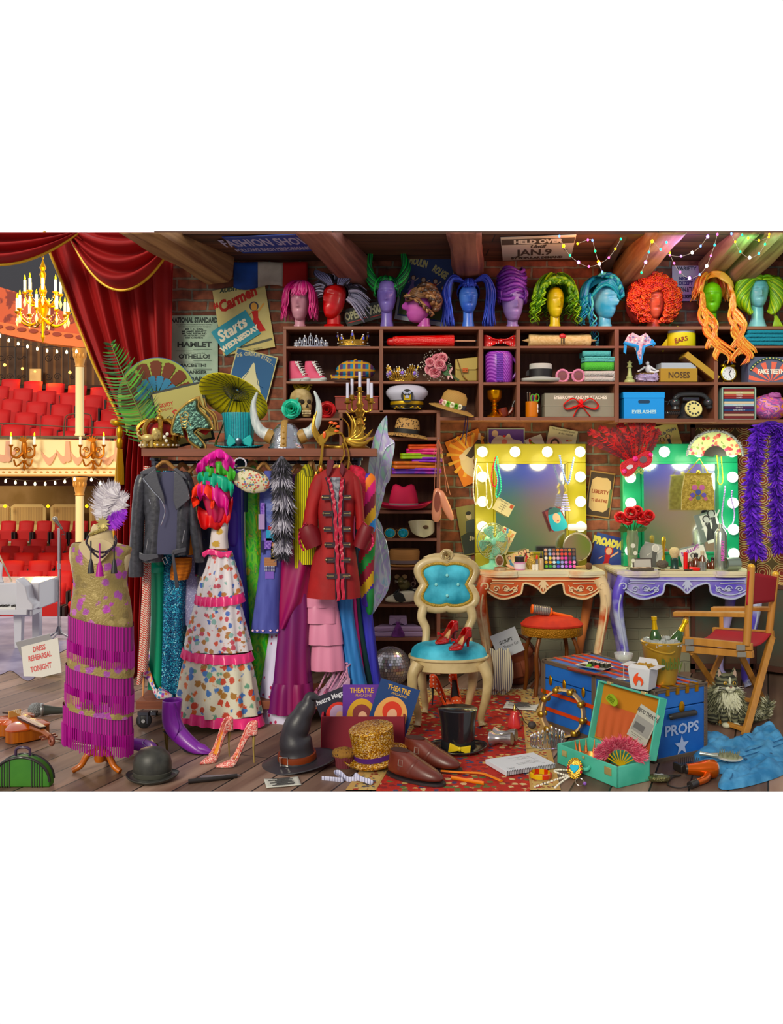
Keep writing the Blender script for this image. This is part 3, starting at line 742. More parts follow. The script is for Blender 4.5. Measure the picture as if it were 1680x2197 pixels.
# tiered floral dress
flor=M('#ece6e8',.4,pat=('flower',['#ece6e8','#3a6ac0','#ece6e8','#c8782a','#e0583a','#ece6e8','#8ab8b0','#c8485a','#ece6e8','#b07a3a','#3a6ac0','#c8485a'],34.,.5),sheen=.2)
flor2=M('#e6e2cc',.4,pat=('flower',['#c87a1e','#e6e2cc','#3a78c0','#e6e2cc','#e0682a','#6aa48a','#e6e2cc','#c8402a','#a8742a','#d89a3a'],26.,.52),sheen=.2)
pinkS=M('#ee4a86',.25,sheen=.3)
e=E('tiered_dress','long floral dress in three tiers edged with pink satin flounces','dress',470,1556,5.34)
g=lambda r:G(r,470,1556)
P(e,'bodice',B(M('#e8dcd8',.45,pat=('flower',['#d8582a','#e8dcd8','#c8a02a','#e8dcd8','#e07a4a'],20.,.42))).drape(g([(1100,456,486,8),(1120,455,490,14),(1150,452,488,16),(1176,449,490,16)]),5,.06))
P(e,'waist_ribbon',ruf(B(pinkS),[(437-470,-16,1556-1184),(455-470,-19,1556-1176),(480-470,-20,1556-1182),(500-470,-14,1556-1180)],12,4,3),sol=1,ang=180)
for nm,mt,rows in(('skirt_tier',flor2,[(1400,398,532,30),(1440,388,543,36),(1490,380,550,40),(1532,374,556,42)]),('skirt_tier',flor,[(1286,420,516,24),(1320,410,522,28),(1360,400,530,31),(1396,396,536,33)]),('skirt_tier',flor,[(1182,450,498,15),(1220,440,508,20),(1250,428,516,25),(1278,423,520,27)])):
 P(e,nm,B(mt).drape(g(rows),11,.17,sway=.2),ang=60)
def flounce(e,y0,y1,x0,x1,d0,ymid=0,px=470,py=1556,mat=pinkS,nf=22,tilt=0):
 b=B(mat);N=nf*9;rg=[]
 for j in range(6):
  v=j/5;g_=[]
  for i in range(N):
   a=2*pi*i/N;rp=sin(nf*a+1.5*sin(3*a))
   k=1+.05*v;hw=(x1-x0)/2*k
   g_.append(((x0+x1)/2-px+(hw+2.4*v*rp)*cos(a),(d0+4*v)*sin(a)+4*v*rp*(1 if sin(a)<0 else.3),py-lerp(y0,y1,v)-ymid*max(0,-sin(a))+tilt*cos(a)))
  rg.append(g_)
 return P(e,'flounce',b.rings(rg,False),'pink satin flounce',ang=70)
flounce(e,1272,1292,420,522,28,5,tilt=2);flounce(e,1392,1412,392,540,35,6,tilt=-4);flounce(e,1524,1546,374,562,43,4,tilt=-9)
# floral purse
e=E('floral_purse','embroidered floral frame purse with a big ring handle','handbag',534,1058,5.3)
P(e,'pouch',blob(B(M('#d8cfae',.7,pat=('flower',['#b83a3a','#d8cfae','#d0503c','#d8cfae','#4a78a8','#7a8a3a','#a8506a'],80.,.52))),2,0,26,40,13,25,.05,mx=RY(10)))
P(e,'frame',B(M('#5c5440',.35,.7)).tube(sp([(-38,-2,40),(-30,-5,52),(0,-6,54),(24,-5,44),(36,-2,30)],5),3,6))
P(e,'ring_handle',B(M('#d8d4dc',.15,.2)).tube([(-18+13*cos(i*pi/12),-6,62+13*sin(i*pi/12)) for i in range(24)],1.8,8,True))
# more gowns
garment('violet_dress','deep violet dress with puffed sleeve beside the floral dress','dress',504,1500,5.5,[('skirt',M('#33269a',.45,sheen=.3),[(1000,490,520,9),(1070,484,522,13),(1180,488,524,15),(1300,492,532,16),(1500,480,545,18)],dict(nf=5,amp=.2)),('sleeve',M('#43259a',.45,sheen=.3),[(1086,486,504,8),(1100,482,517,16),(1140,482,518,19),(1165,482,516,18),(1174,494,512,10)],dict(nf=4,amp=.12))])
garment('dark_teal_top','dark teal velvet top between the violet and the green dress','blouse',522,1100,5.54,[('body',M('#0a3a44',.6),[(985,508,532,8),(1040,512,534,12),(1098,516,534,12)],dict(nf=4,amp=.2))])
garment('swirl_dress','long green dress with a swirling marbled print','dress',545,1560,5.56,[('skirt',M('#2aa42a',.4,pat=('multi',['#0f7a2a','#2cc02a','#7ac41e','#1a9a3a','#c0a428','#1ea838'],(7.,7.,4.),3.)),[(988,524,552,8),(1060,523,556,13),(1200,526,562,16),(1350,530,580,22),(1556,545,615,26)],dict(nf=5,amp=.2)),('side_panel',M('#5a7a1c',.5,pat=('noise','#8aa42a',120.)),[(1052,550,556,5),(1080,548,562,8),(1340,556,566,8)],dict(nf=3,amp=.1))])
e=garment('denim_coat','flared patchwork denim coat with tiny stars along its hem','coat',572,1356,5.44,[('body',M('#5a62b0',.8,pat=('noise','#3a3f8c',(14.,14.,3.),.35,.65)),[(1010,568,590,8),(1030,560,602,14),(1080,557,606,17),(1170,561,606,18),(1260,552,606,22),(1340,541,606,25),(1355,540,607,25)],dict(nf=4,amp=.14))])
def patch(x0,y0,x1,y1,mat,y=-21):return B(mat).poly(Q([(x0,y0),(x1,y0),(x1,y1),(x0,y1)],572,1356),2,y)
for x0,y0,x1,y1,mt,lb in((562,1078,571,1102,M('#6a3aa8',.8,pat=('noise','#9a7ad0',80.)),'purple patch'),(558,1102,571,1134,M('#c8b4d8',.8,pat=('wave','#7a4aa0',60.,'X',.6,0)),'lilac striped patch'),(578,1127,592,1136,M('#a82a30',.8),'red patch'),(574,1136,592,1158,M('#3aa0c8',.8),'turquoise patch'),(570,1153,586,1176,M('#5a34a0',.8,pat=('noise','#9a7ad0',80.)),'purple patch'),(562,1158,570,1184,M('#1c1c50',.8,pat=('vor','#e8e8f0',120.,.25,.0)),'spotted navy patch'),(585,1162,595,1170,M('#c88a5a',.8),'tan patch'),(584,1170,602,1198,M('#26221c',.8,pat=('vor','#c8a83a',90.,.35)),'dark floral patch'),(570,1194,596,1212,M('#b88660',.8,pat=('wave','#8a5a3c',60.,'Z',.5,0)),'tan striped patch'),(571,1212,592,1224,M('#22225e',.8,pat=('vor','#f0f0f8',110.,.3,0.)),'spotted navy patch'),(572,1224,590,1239,M('#7a5ab8',.8),'lilac pocket patch')):
 P(e,'patch',patch(x0,y0,x1,y1,mt,-23),lb)
P(e,'sleeve',B(M('#7a86c0',.8,pat=('noise','#4c58a0',(12.,12.,30.),.4,.6))).drape(G([(1030,566,590,10),(1070,566,598,14),(1110,568,600,13),(1126,572,596,10)],572,1356),4,.15,mx=TR(0,-7,0)))
st=[(0+(3.4 if i%2==0 else 1.4)*sin(i*pi/5),(3.4 if i%2==0 else 1.4)*cos(i*pi/5)) for i in range(10)]
for x in(546,556,568,584,598):P(e,'star',B(M('#f2c8d8',.6)).poly([(p+x-572,q+8) for p,q in st],1.5,-27-(3 if 550<x<595 else 0)),'pale embroidered star')
b_rows=[(1340,580,650,16),(1400,572,655,22),(1480,560,660,28),(1552,553,662,32)]
garment('spotted_petticoat','white petticoat with small crimson dots and scalloped hem','skirt',608,1566,5.5,[('skirt',M('#d8d4ee',.6,pat=('vor','#b02858',(26.,26.,20.),.17,.35)),[(1150,598,630,10)]+b_rows,dict(nf=8,amp=.12,hem=5.))])
e=E('fur_tail','bushy fur tail with black and silver bands hanging on the rack','fur tail',606,1186,5.3)
tail=[(1186,606,3),(1160,607,12),(1120,605,20),(1070,608,22),(1020,604,19),(1000,604,17),(985,604,14),(979,604,4)]
blk=M('#15141a',.7);slv=M('#c0bcc8',.7);gry=M('#6a6674',.7)
def tl(u,v):
 y,x,r=ip(tail,v*.999);a=2*pi*u
 return((x-606+r*.6*cos(a),r*.6*sin(a),1186-y),(cos(a),sin(a),0))
P(e,'core',B(gry).grid(lambda u,v:tl(u,v)[0],16,24))
def tm(u,v):
 y=1186-tl(u,v)[0][2];q=sin((y-980)/(34.)*2*pi*.75-1.2)
 return[blk,blk,gry] if q>.1 or y<1003 else[slv,slv,gry] if q<-.2 else[slv,gry,blk]
P(e,'fur',fur(B(),tl,2600,22,tm,2.2,1.3))
vel=M('#8a0c58',.5,pat=('noise','#a80f3c',(5.,5.,1.2),.35,.7),sheen=.7);vel2=M('#5a1460',.5,pat=('noise','#8a0f50',(5.,5.,1.),.35,.7),sheen=.7)
e=E('velvet_gown','long magenta velvet gown with draped overskirt','dress',628,1530,5.43)
g=lambda r:G(r,628,1530)
P(e,'bodice',B(vel2).drape(g([(1018,618,642,8),(1060,612,644,12),(1170,606,642,15)]),5,.15))
P(e,'skirt',B(vel2).drape(g([(1170,604,650,16),(1300,600,664,22),(1400,592,664,27),(1470,586,668,30),(1524,582,672,32)]),7,.22,ph=.6))
P(e,'overskirt',B(vel).drape(g([(1150,606,646,18),(1190,604,668,24),(1250,601,664,27),(1300,600,652,27),(1345,599,622,24)]),6,.25,sway=2.),ang=60)
P(e,'flounce',B(vel2).drape(g([(1462,587,668,30),(1480,582,671,33),(1526,576,678,36)]),9,.2,mx=TR(0,-3,0)))
e=garment('striped_sweater','yellow and olive ribbed sweater with a high collar','sweater',648,1222,5.4,[('body',M('#d8cc28',.9,pat=('wave','#6a6a12',(27.,27.,1.),'X',.62,0)),[(1012,642,668,8),(1030,632,674,14),(1100,634,676,16),(1210,636,678,16)],dict(nf=4,amp=.08)),('sleeve',M('#dcd02c',.9,pat=('wave','#6a6a12',(27.,27.,1.),'X',.66,0)),[(1022,634,648,10),(1060,629,651,14),(1140,628,649,14),(1218,629,648,13)],dict(nf=3,amp=.1)),('collar',M('#a8a01c',.9,pat=('wave','#5a5a10',(27.,27.,1.),'DIAGONAL',.6,0)),[(996,654,664,6),(1010,645,672,11),(1022,642,674,13)],dict(nf=3,amp=.05))])
e=E('tiered_skirt','dusty pink satin skirt in four smooth tiers','skirt',700,1445,5.46)
pk=M('#d88ca8',.3,sheen=.3)
for y0,y1,x0,x1,d in((1360,1436,664,738,24),(1310,1380,656,734,25),(1270,1334,650,726,24),(1235,1300,652,722,22)):
 P(e,'tier',B(pk).drape(G([(y0,x0+8,x1-6,d-8),(y1-26,x0+1,x1,d-2),(y1,x0,x1+2,d)],700,1445),6,.12,ph=y0,mx=TR(0,-(1400-y0)*.04,0)),ang=60)
garment('blue_gown','pale blue pleated gown hanging straight below the red coat','dress',760,1482,5.48,[('skirt',M('#3f86c8',.6,pat=('noise','#2a66a8',(30.,30.,2.),.35,.65)),[(1050,722,752,8),(1283,722,756,13),(1380,734,768,15),(1478,750,788,16)],dict(nf=6,amp=.25))])
garment('pink_gown','slim hot pink gown squeezed between the blue gowns','dress',770,1470,5.54,[('skirt',M('#c82a7a',.5),[(1050,752,762,6),(1285,754,764,7),(1470,774,786,8)],dict(nf=3,amp=.2))])
garment('green_velvet_gown','very dark green velvet gown squeezed beside the pink gown','dress',780,1474,5.57,[('skirt',M('#0a3a3a',.6,sheen=.4),[(1050,758,770,7),(1285,760,772,8),(1474,782,802,9)],dict(nf=3,amp=.2))])
garment('indigo_gown','indigo gown hanging beside the rainbow patchwork coat','dress',790,1474,5.6,[('skirt',M('#3a3ac0',.5,pat=('noise','#2a2a9a',(30.,30.,2.),.35,.65)),[(1050,768,786,8),(1240,766,792,11),(1380,782,806,13),(1474,794,818,14)],dict(nf=5,amp=.25))])
rb=['#3a2aa0','#e8801a','#d81a7a','#7a1030','#d8a81a','#2a80c8','#a81a30','#1a8a3a','#8a1030','#d0a828','#42209a']
e=E('rainbow_coat','patchwork coat of diagonal rainbow velvet stripes','coat',782,1318,5.42)
g=lambda r:G(r,782,1318)
b=B();n0=0
mr_=M('#d81a48',.7,pat=('noise','#a81030',60.),sheen=.5)
P(e,'shoulder',B(mr_).drape(g([(998,752,764,8),(1008,750,782,12),(1040,752,792,16),(1090,758,790,15),(1120,762,776,10)]),3,.08))
tmp=B(M('#888')).drape(g([(1016,784,798,8),(1030,776,806,12),(1090,770,806,15),(1150,768,806,16),(1230,770,802,16),(1290,776,801,15),(1300,780,800,13)]),3,.08,nz=80)
b.v=tmp.v;b.f=tmp.f
for f in b.f:
 c=[sum(tmp.v[i][k] for i in f)/len(f) for k in range(3)]
 q=(1318-c[2])-1015+(c[0])*1.3+10
 b.m(M(rb[int(max(0,q)//27)%len(rb)],.6,sheen=.5));b.fm.append(b.c)
P(e,'striped_body',b)
P(e,'cuff',B(M('#0f7a38',.6,sheen=.5)).drape(g([(1262,778,802,14),(1280,780,803,17),(1310,786,800,13),(1318,789,797,8)]),3,.08))
cv_=M('#a3121c',.7,pat=('noise','#7a0c16',(9.,9.,4.),.3,.7),sheen=.8,bump=(14.,.35));trimD=M('#2a1420',.6);braid=M('#b0243c',.4)
e=E('velvet_coat','red velvet tailcoat with dark frog fastenings and wide cuffs','coat',722,1286,5.27)
g=lambda r:G(r,722,1286)
P(e,'body',B(cv_).drape(g([(1004,704,742,8),(1018,682,762,14),(1040,680,770,18),(1100,682,760,21),(1150,686,758,22),(1200,672,764,25),(1250,664,770,28),(1282,660,772,29)]),6,.09,ph=.5))
P(e,'shirt_front',B(M('#9a98a0',.5,pat=('noise','#5a5a64',60.))).poly(Q([(706,1024),(732,1024),(728,1060),(727,1170),(722,1172),(717,1100)],722,1286),3,-27),'grey patterned shirt front')
P(e,'collar',B(M('#5e0e1c',.6,sheen=.5)).poly(Q([(704,988),(710,985),(719,990),(714,1010),(704,1030),(701,1012)],722,1286),6,-22).poly(Q([(733,990),(742,1004),(736,1024),(729,1012)],722,1286),6,-18),bev=2)
for sx_,pts in((-1,[(706,1024),(714,1050),(720,1090),(723,1150),(726,1200),(728,1284)]),(1,[(736,1026),(733,1060),(731,1110),(733,1160),(736,1200),(738,1282)])):
 b=B(braid);cvv=sp([(x-722,-30,1286-y) for x,y in pts],8)
 b.grid(lambda u,v:(lambda p:(p[0]+(v-.5)*7+1.2*sin(u*60),p[1]-2-1.5*sin(u*90+v*3),p[2]))(cvv[int(u*(len(cvv)-1))]),len(cvv)-1,4)
 b.m(trimD).tube([(p[0]+sx_*5,p[1]+1,p[2]) for p in cvv],1.8,6)
 P(e,'frilled_edge',b,'crumpled front edge with dark piping')
for i,y in enumerate((1066,1100,1133,1166,1198,1232)):
 for k in(-1,1):
  xc=722+k*(18-(.8*i if k<0 else 1.2*i*.3))+(3 if k>0 else i*1.3)
  w=P(e,'frog_fastening',B(trimD).poly([(xc-722-11,1286-y-6),(xc-722-11,1286-y+5),(xc-722+11,1286-y+5),(xc-722+11,1286-y-6)],2.5,-29-.6*i).m('#b8a878',.3,.6).tube([(xc-722-9*k*-1,-30-.6*i,1286-y),(xc-722-4*k,-30-.6*i,1286-y)],1,5),'dark velvet fastening with silver cord')
  P(w,'button',B(M('#8a7a60',.3,.8)).ell(xc-722+k*10,-30-.6*i,1286-y,3,2,3,10,6))
P(e,'sleeve',B(cv_).drape(g([(1020,676,700,9),(1045,664,700,14),(1090,655,684,16),(1130,649,682,17)]),4,.1))
P(e,'sleeve',B(cv_).drape(g([(1022,746,768,9),(1045,752,776,13),(1090,762,780,14),(1135,764,784,15)]),4,.1))
cu=M('#6e0c1a',.5,sheen=.7)
P(e,'cuff',B(cu).drape([(24,-18,18,20),(5,-22,22,22),(-24,-20,20,20)],4,.06,mx=TR(-55,-4,136)@RY(-22)))
P(e,'cuff',B(cu).drape([(24,-16,16,18),(5,-17,17,19),(-26,-15,15,17)],4,.06,mx=TR(58,-4,136)@RY(20)))
frl=M('#c83a62',.4)
P(e,'cuff_frill',ruf(B(frl),[(-62,-20,166),(-76,-10,140),(-74,-6,118),(-66,-10,104)],7,7,4,side=(-.6,-.3,0)),sol=.8,ang=180)
P(e,'cuff_frill',ruf(B(frl),[(56,-18,168),(70,-10,148),(76,-6,122),(68,-8,104)],7,7,4,side=(.6,-.3,0)),sol=.8,ang=180)
wing=M('#bcc8dc',.12,.2,pat=('multi',['#a8a0e0','#a8dcf0','#f0f4fa','#d0b8f0','#b8f0d0','#ffffff','#9ac4f0'],(5.,5.,3.),2.5),al=.9,coat=.6)
e=E('fairy_wings','iridescent cellophane fairy wings hanging at the end of the rack','wings',815,1330,5.82)
up=sp([(828,893),(812,915),(798,955),(790,1010),(792,1080),(800,1135),(822,1070),(828,1042),(836,1030),(840,998),(847,950),(833,935),(831,900)],4,True)
lo=sp([(802,1110),(818,1125),(824,1150),(834,1185),(838,1235),(832,1268),(812,1300),(800,1318),(786,1330),(780,1250),(788,1160)],4,True)
P(e,'upper_wing',B(wing).poly(Q(up,815,1330),2,-6));P(e,'lower_wing',B(wing).poly(Q(lo,815,1330),2,4))
b=B(M('#e4e8f0',.2,.5))
for p in([(800,1135),(806,1010),(826,896)],[(802,1120),(820,980),(845,950)],[(802,1125),(822,1040),(838,1000)],[(806,1130),(816,1180),(826,1250),(806,1305)],[(806,1130),(828,1160),(837,1230)]):
 b.tube([(x-815,-8,1330-y) for x,y in sp(p,6)],1.,5)
P(e,'wing_ribs',b)
# on top of the rack
ZT=W(0,962,5.36).z+.001
goldM=M('#b08a44',.28,.85,bump=(90.,.3));goldB=M('#b89248',.3,.85)
def top(px,Y):return dict(px=px,py=HY-(ZT-ZC)*F/Y,Y=Y,Z=ZT)
pg=[M('#3f8a2c',.5),M('#2c6a24',.5),M('#5aa83c',.5),M('#1f4a20',.5)]
e=E('palm_leaf','green feathery palm leaf leaning against the stage curtain','palm leaf',324,962,5.68,ZT)
st=sp([(6,0,0),(-16,-2,60),(-50,-4,140),(-86,0,226)],14)
b=B();rr=random.Random(4)
for i in range(5,len(st)):
 p=V3(st[i]);t=i/len(st);d=(V3(st[i])-V3(st[i-1])).normalized()
 for k in(-1,1):
  l=62*sin(pi*min(.97,t*.92+.12))**.6
  b.m(rr.choice(pg));sd=d.cross(V3((0,-1,0)))
  b.blade(p,p+sd*(k*l*.86)+d*(l*.5)+V3((0,rr.uniform(-14,8),rr.uniform(-4,4))),4.,(0,0,-l*.16),4)
P(e,'leaflets',b);P(e,'stalk',B(M('#6a7a3a',.5)).tube(st,lambda t:2.6-2*t,6))
e=E('round_fan','huge round green fan painted with brown and blue plumes','fan',337,962,5.74,ZT)
fanG=M('#a8b45a',.7,pat=('noise','#8a9a48',(2.,2.,9.)))
pts=[(84*cos(R(a)),112+84*sin(R(a))) for a in range(-38,219,6)]+[(-66,34),(-50,62),(0,60),(50,62)]
P(e,'panel',B(fanG).poly(pts,4,0),ang=0)
b=B(M('#6a3420',.8))
def plum(a,r0,r1,w):
 c,s_=sin(R(a)),cos(R(a));o=[]
 for i in range(13):
  t=i/12;r=lerp(r0,r1,t);ww=w*(.25+.75*sin(pi*min(1,t*.62+.0))**1.2)*(1+.16*(i%2))*(1 if t<.96 else.5)
  o.append((r,ww))
 pt=[(r,-q) for r,q in o]+[(r,q) for r,q in o[::-1]]
 return[(c*r-s_*q*-1,112+s_*r-c*q*-1*-1) for r,q in pt] if 0 else[(c*r+s_*q,112+s_*r-c*q) for r,q in pt]
for a in range(-102,110,25):b.poly(plum(a,28,78,11),1.5,-2)
b.m('#3a7a9a',.8)
for a in range(-90,100,25):b.poly(plum(a,14,46,7),1.5,-3)
P(e,'painted_plumes',b,'brown and blue painted plumes')
P(e,'rim',B(M('#3a5a8a',.6)).tube([(p[0],2,p[1]) for p in pts[:43]],1.6,6))
P(e,'handle',B(M('#6a9a7a',.5)).lathe([(1,0),(7,10),(8,34),(20,60),(26,76),(16,92),(2,96)],n=16,sy=.3))
def paper(name,lab,cat,px,py,Y,w,h,rot,bg,draw,th=1.4,rx=0,frame=None,group=None):
 """a printed sheet w x h standing on its lower edge's middle; draw adds the print"""
 b=B(bg if not isinstance(bg,str) else M(bg,.7)).box(0,0,h/2,w,th,h)
 if frame:b.m(frame).box(0,3,h/2,w+10,th+2,h+10)
 draw(b,-th/2-.35)
 return T(name,lab,cat,px,py,b,Y=Y,rot=(rx,rot,0),group=group,ang=0)
def d(b,y):
 b.m('#b03020',.7).text('SAVOY',-28,86,9,y,.8,0,bold=.02);b.text('THEATRE',-28,78,5,y,.9)
 b.m('#24221c',.7)
 b.text('“The',-24,53,13,y,.7,24,.2);b.m('#b03020').text('P',-8,60,17,y,.9,24,bold=.04);b.m('#24221c').text('IRATES',20,70,12,y,.72,24,bold=.03)
 b.text('of',-28,23,11,y,.8,24);b.m('#b03020').text('P',-15,32,15,y,.9,24,bold=.04);b.m('#24221c').text('ENZANCE”',22,50,12,y,.7,26,bold=.03)
paper('theatre_poster','dark framed theatre poster about pirates standing behind the helmet','poster',404,950,5.66,104,118,-13,'#b0a868',d,frame=M('#20241e',.5))
e=E('crown','heavy gold crown with arches, pearls and a red velvet cap','crown',**{k:v for k,v in top(342,5.5).items()})
P(e,'band',B(goldM).lathe([(36,0),(40,2),(40,14),(37,16),(37,24),(34,24),(34,2)],n=40))
P(e,'cap',blob(B(M('#8a1a1a',.8,sheen=.6)),0,0,32,36,34,24,.03))
b=B(goldM)
for k in range(4):
 a=k*pi/4+.3
 b.tube(sp([(38*cos(a),38*sin(a),18),(44*cos(a),44*sin(a),44),(24*cos(a),24*sin(a),60),(0,0,54),(-24*cos(a),-24*sin(a),60),(-44*cos(a),-44*sin(a),44),(-38*cos(a),-38*sin(a),18)],6),5,6)
 for t in range(0,36,2):pass
P(e,'arches',b)
b=B(M('#f0ead8',.2))
for i in range(22):
 a=2*pi*i/22;b.ell(41*cos(a),41*sin(a),7,2.6,2.6,2.6,8,6)
for x,z in((20,24),(26,30),(14,30),(24,16)):b.ell(x,-38,z,4,4,4,8,6)
P(e,'pearls',b,'white pearls')
P(e,'orb_cross',B(goldM).ell(0,0,64,9,9,8).box(0,0,78,3,3,16).box(0,0,80,11,3,3))
P(e,'lion_ornament',blob(blob(B(M('#d0b878',.35,.5)),-14,-42,22,14,7,8,.1),4,-43,30,10,8,12,.2).tube(sp([(-28,-40,24),(-36,-40,30),(-32,-40,38)],4),1.8,6).cyl(-20,-42,2,3,16,8).cyl(-6,-42,2,3,16,8),'pale gold lion figure')
e=E('warrior_helmet','green and bronze warrior helmet with cut-out eye and cheek guard','helmet',418,969,5.44,ZT)
hel=M('#5a7a6c',.3,.75,pat=('noise','#2c443e',60.,.42,.6),bump=(60.,.6));brz=M('#d8b068',.3,.8)
out=[(386,940),(372,938),(374,918),(382,895),(398,878),(414,867),(428,862),(427,878),(434,890),(450,905),(458,925),(452,928),(432,926),(422,932),(420,938),(432,950),(442,964),(440,974),(424,966),(410,954),(408,942),(404,930),(396,924),(393,928),(396,945)]
o2=Q(sp(out,3,True),418,969)
def helm(y0,y1,k=1.):
 n=len(o2);c=(-8,55)
 return[[(c[0]+(x-c[0])*q,y,c[1]+(z-c[1])*q) for x,z in o2] for y,q in((y0,.86),(y0-10*0+(y1-y0)*.25,.97),((y0+y1)/2,1.),(y0+(y1-y0)*.75,.97),(y1,.86))]
P(e,'shell',B(hel).rings(helm(-24,22)),ang=50)
P(e,'edge',B(brz).tube([(x,-12,z) for x,z in o2],3.2,8,True))
b=B(brz)
for i in range(4):b.tube([(-16+(12-.8*t)*cos(t*.55+i),-24,60+i*8-12+(12-.8*t)*sin(t*.55+i)) for t in range(13)],.9,5)
P(e,'scroll_ornament',b,'engraved scrolls')
P(e,'lining',B(M('#a8241c',.8)).poly(Q([(396,926),(406,944),(405,956),(397,945),(393,930)],418,969),6,-2).poly(Q([(424,932),(434,928),(450,930),(440,940)],418,969),6,4),'red lining')
P(e,'crest',B(brz).tube(sp([(8,2,112),(14,2,92),(28,2,80),(40,2,64),(42,2,40)],6),3,6).tube(sp([(18,8,108),(24,8,88),(42,8,72),(48,8,40)],6),2,6))
e=E('paper_parasol','open yellow paper parasol with black ribs resting on the hats','parasol',464,958,5.6,ZT)
mxp=TR(38,10,116)@RY(20)@RX(74+0)
pr=M('#d8cc1e',.6);
P(e,'canopy',B(pr).lathe([(78,-4),(60,4),(40,11),(20,17),(3,20)],n=48,mx=TR(38,0,112)@RY(20)@RX(-34),cap=False),sol=.8,ang=180)
b=B(M('#22240e',.5))
for i in range(30):
 a=2*pi*i/30
 b.tube([(78*cos(a),78*sin(a),-5),(40*cos(a),40*sin(a),9.5),(4*cos(a),4*sin(a),18.5)],.55,4,mx=TR(38,0,112)@RY(20)@RX(-34))
 b.tube([(30*cos(a),30*sin(a),12.),(4*cos(a),4*sin(a),-8)],.45,4,mx=TR(38,0,112)@RY(20)@RX(-34))
P(e,'ribs',b,'thin black ribs')
P(e,'handle',B(M('#3a4a20',.4)).tube([(36,0,116),(18,-2,60),(-2,-4,8)],1.6,6).m('#7aa04a').tube([(2,-4,18),(-2,-4,6)],2.6,6))
def hat(name,lab,px,py,Y,crown,brim,mat,band=None,bandmat=None,sy=.85,Z=None,rot=(0,0,0),curl=0.,n=40,cat='hat',deform=None,group=None):
 """crown and brim profiles [(r, z)] in image units; the band is a part"""
 e=E(name,lab,cat,px,py,Y,Z,rot,group)
 def br(v,u):
  r,z=ip(brim,v);a=2*pi*u
  return(r*cos(a),r*sy*sin(a),z+curl*abs(cos(a))**2*(r/brim[-1][0])**3)
 P(e,'brim',B(mat).grid(lambda u,v:br(v,u),n,10,cu=True),sol=2.2,ang=180)
 b=B(mat).lathe(crown,n=n,sy=sy)
 if deform:b.v=[deform(*p) for p in b.v]
 P(e,'crown',b,ang=50)
 if band:
  b=B(bandmat).lathe(band,n=n,sy=sy)
  if deform:b.v=[deform(*p) for p in b.v]
  P(e,'band',b)
 return e
tealH=M('#2a9aa4',.55,pat=('wave','#176e7c',(22.,22.,1.),'X',.62,1.),bump=(40.,.4))
e=hat('top_hat','teal corduroy top hat with satin bow between the parasol and the horned helmet',513,960,5.56,[(30,4),(31,30),(33,56),(37,74),(36,77),(2,78)],[(30,4),(44,1),(52,3)],tealH,[(31.5,6),(32,20),(30,20)],M('#38404a',.6),Z=ZT,curl=5)
b=B(M('#2ab0ac',.35));b.poly([(0,12),(-16,2),(-22,12),(-16,32),(-2,18)],8,-34).poly([(8,12),(30,2),(34,18),(28,30),(10,18)],8,-32);P(e,'bow',b,'shiny teal bow',bev=2)
P(e,'buckle',B(M('#4a5a64',.25,.8)).lathe([(7,0),(7,3),(4,4)],n=16,mx=TR(5,-36,15)@RX(90)))
e=E('horned_helmet','hammered steel horned helmet with riveted leather straps','helmet',**top(614,5.5))
P(e,'dome',B(M('#b8bcc4',.22,.95,bump=(45.,.55))).lathe([(38,0),(38,3),(36,5),(34,22),(28,40),(18,52),(2,57)],n=40,sy=.9),ang=80)
strap=M('#a8844a',.5)
P(e,'strap',B(strap).tube(sp([(-2,-36,3),(-2,-33,24),(-2,-26,44),(-2,-8,59),(-2,8,58)],6),6.5,8,fl=.35,up=(1,0,0)))
for z,y in((10,-38),(22,-36),(34,-32),(46,-25),(56,-12)):P(e,'rivet',B(M('#c8a45a',.3,.7)).ell(-2,y,z,2.6,2.6,2.6,8,6),'brass rivet')
for k in(-1,1):
 P(e,'horn_socket',B(strap).lathe([(15,0),(15,14),(13,15)],n=20,mx=TR(k*34,-4,26)@RY(k*66)@TR(0,0,-6)))
 pth=sp([(k*34,-2,28),(k*54,-2,38),(k*67,-2,62),(k*70,-2,96),(k*60,-2,124)],8)
 P(e,'horn',B(M('#a8b4b4',.4,pat=('noise','#d8dcd8',(40.,40.,8.)))).tube(pth,lambda t:13*(1-t)**.8+1.5,14),'curved grey horn')
e=E('winged_headdress','golden winged headdress with orange jewels dangling over the rack edge','headdress',**top(722,5.42))
P(e,'band',B(goldB).tube(sp([(-34,-20,8),(-28,-24,28),(-14,-20,38),(4,-18,36),(16,-16,22),(18,-16,6),(14,4,2),(-16,6,2)],6,True),5,10,fl=.5,closed=True))
b=B(goldB);b.poly([(-38,22),(-30,30),(-18,40),(-6,44),(6,38),(16,30),(2,30),(-14,24),(-22,10),(-34,4)],5,-30);P(e,'mask_front',b,bev=1.5)
for i in range(9):
 b=B(goldB);a=-8+15*i;l=52+14*sin(i*1.1)
 p0=(16+1.5*i,-10+i,18-.5*i);q=(p0[0]+l*cos(R(a)),-6,p0[2]+l*sin(R(a)))
 m_=(p0[0]+l*.6*cos(R(a-18)),-12,p0[2]+l*.6*sin(R(a-18)))
 b.tube(sp([p0,m_,q],6),lambda t:5.5*(1-t)**.7+.4,6,fl=.5);P(e,'wing_feather',b)
for i in range(6):
 b=B(goldB);a=100+7*i;l=62-7*i
 b.tube(sp([(-32,-14,18-2*i),(-34+l*.5*cos(R(a+14)),-16,20+l*.5*sin(R(a+14))),(-30+l*cos(R(a)),-12,20+l*sin(R(a)))],6),lambda t:4*(1-t)**.7+.4,6,fl=.5);P(e,'wing_feather',b)
jm=M('#e8641e',.12,coat=.5)
b=B(goldB)
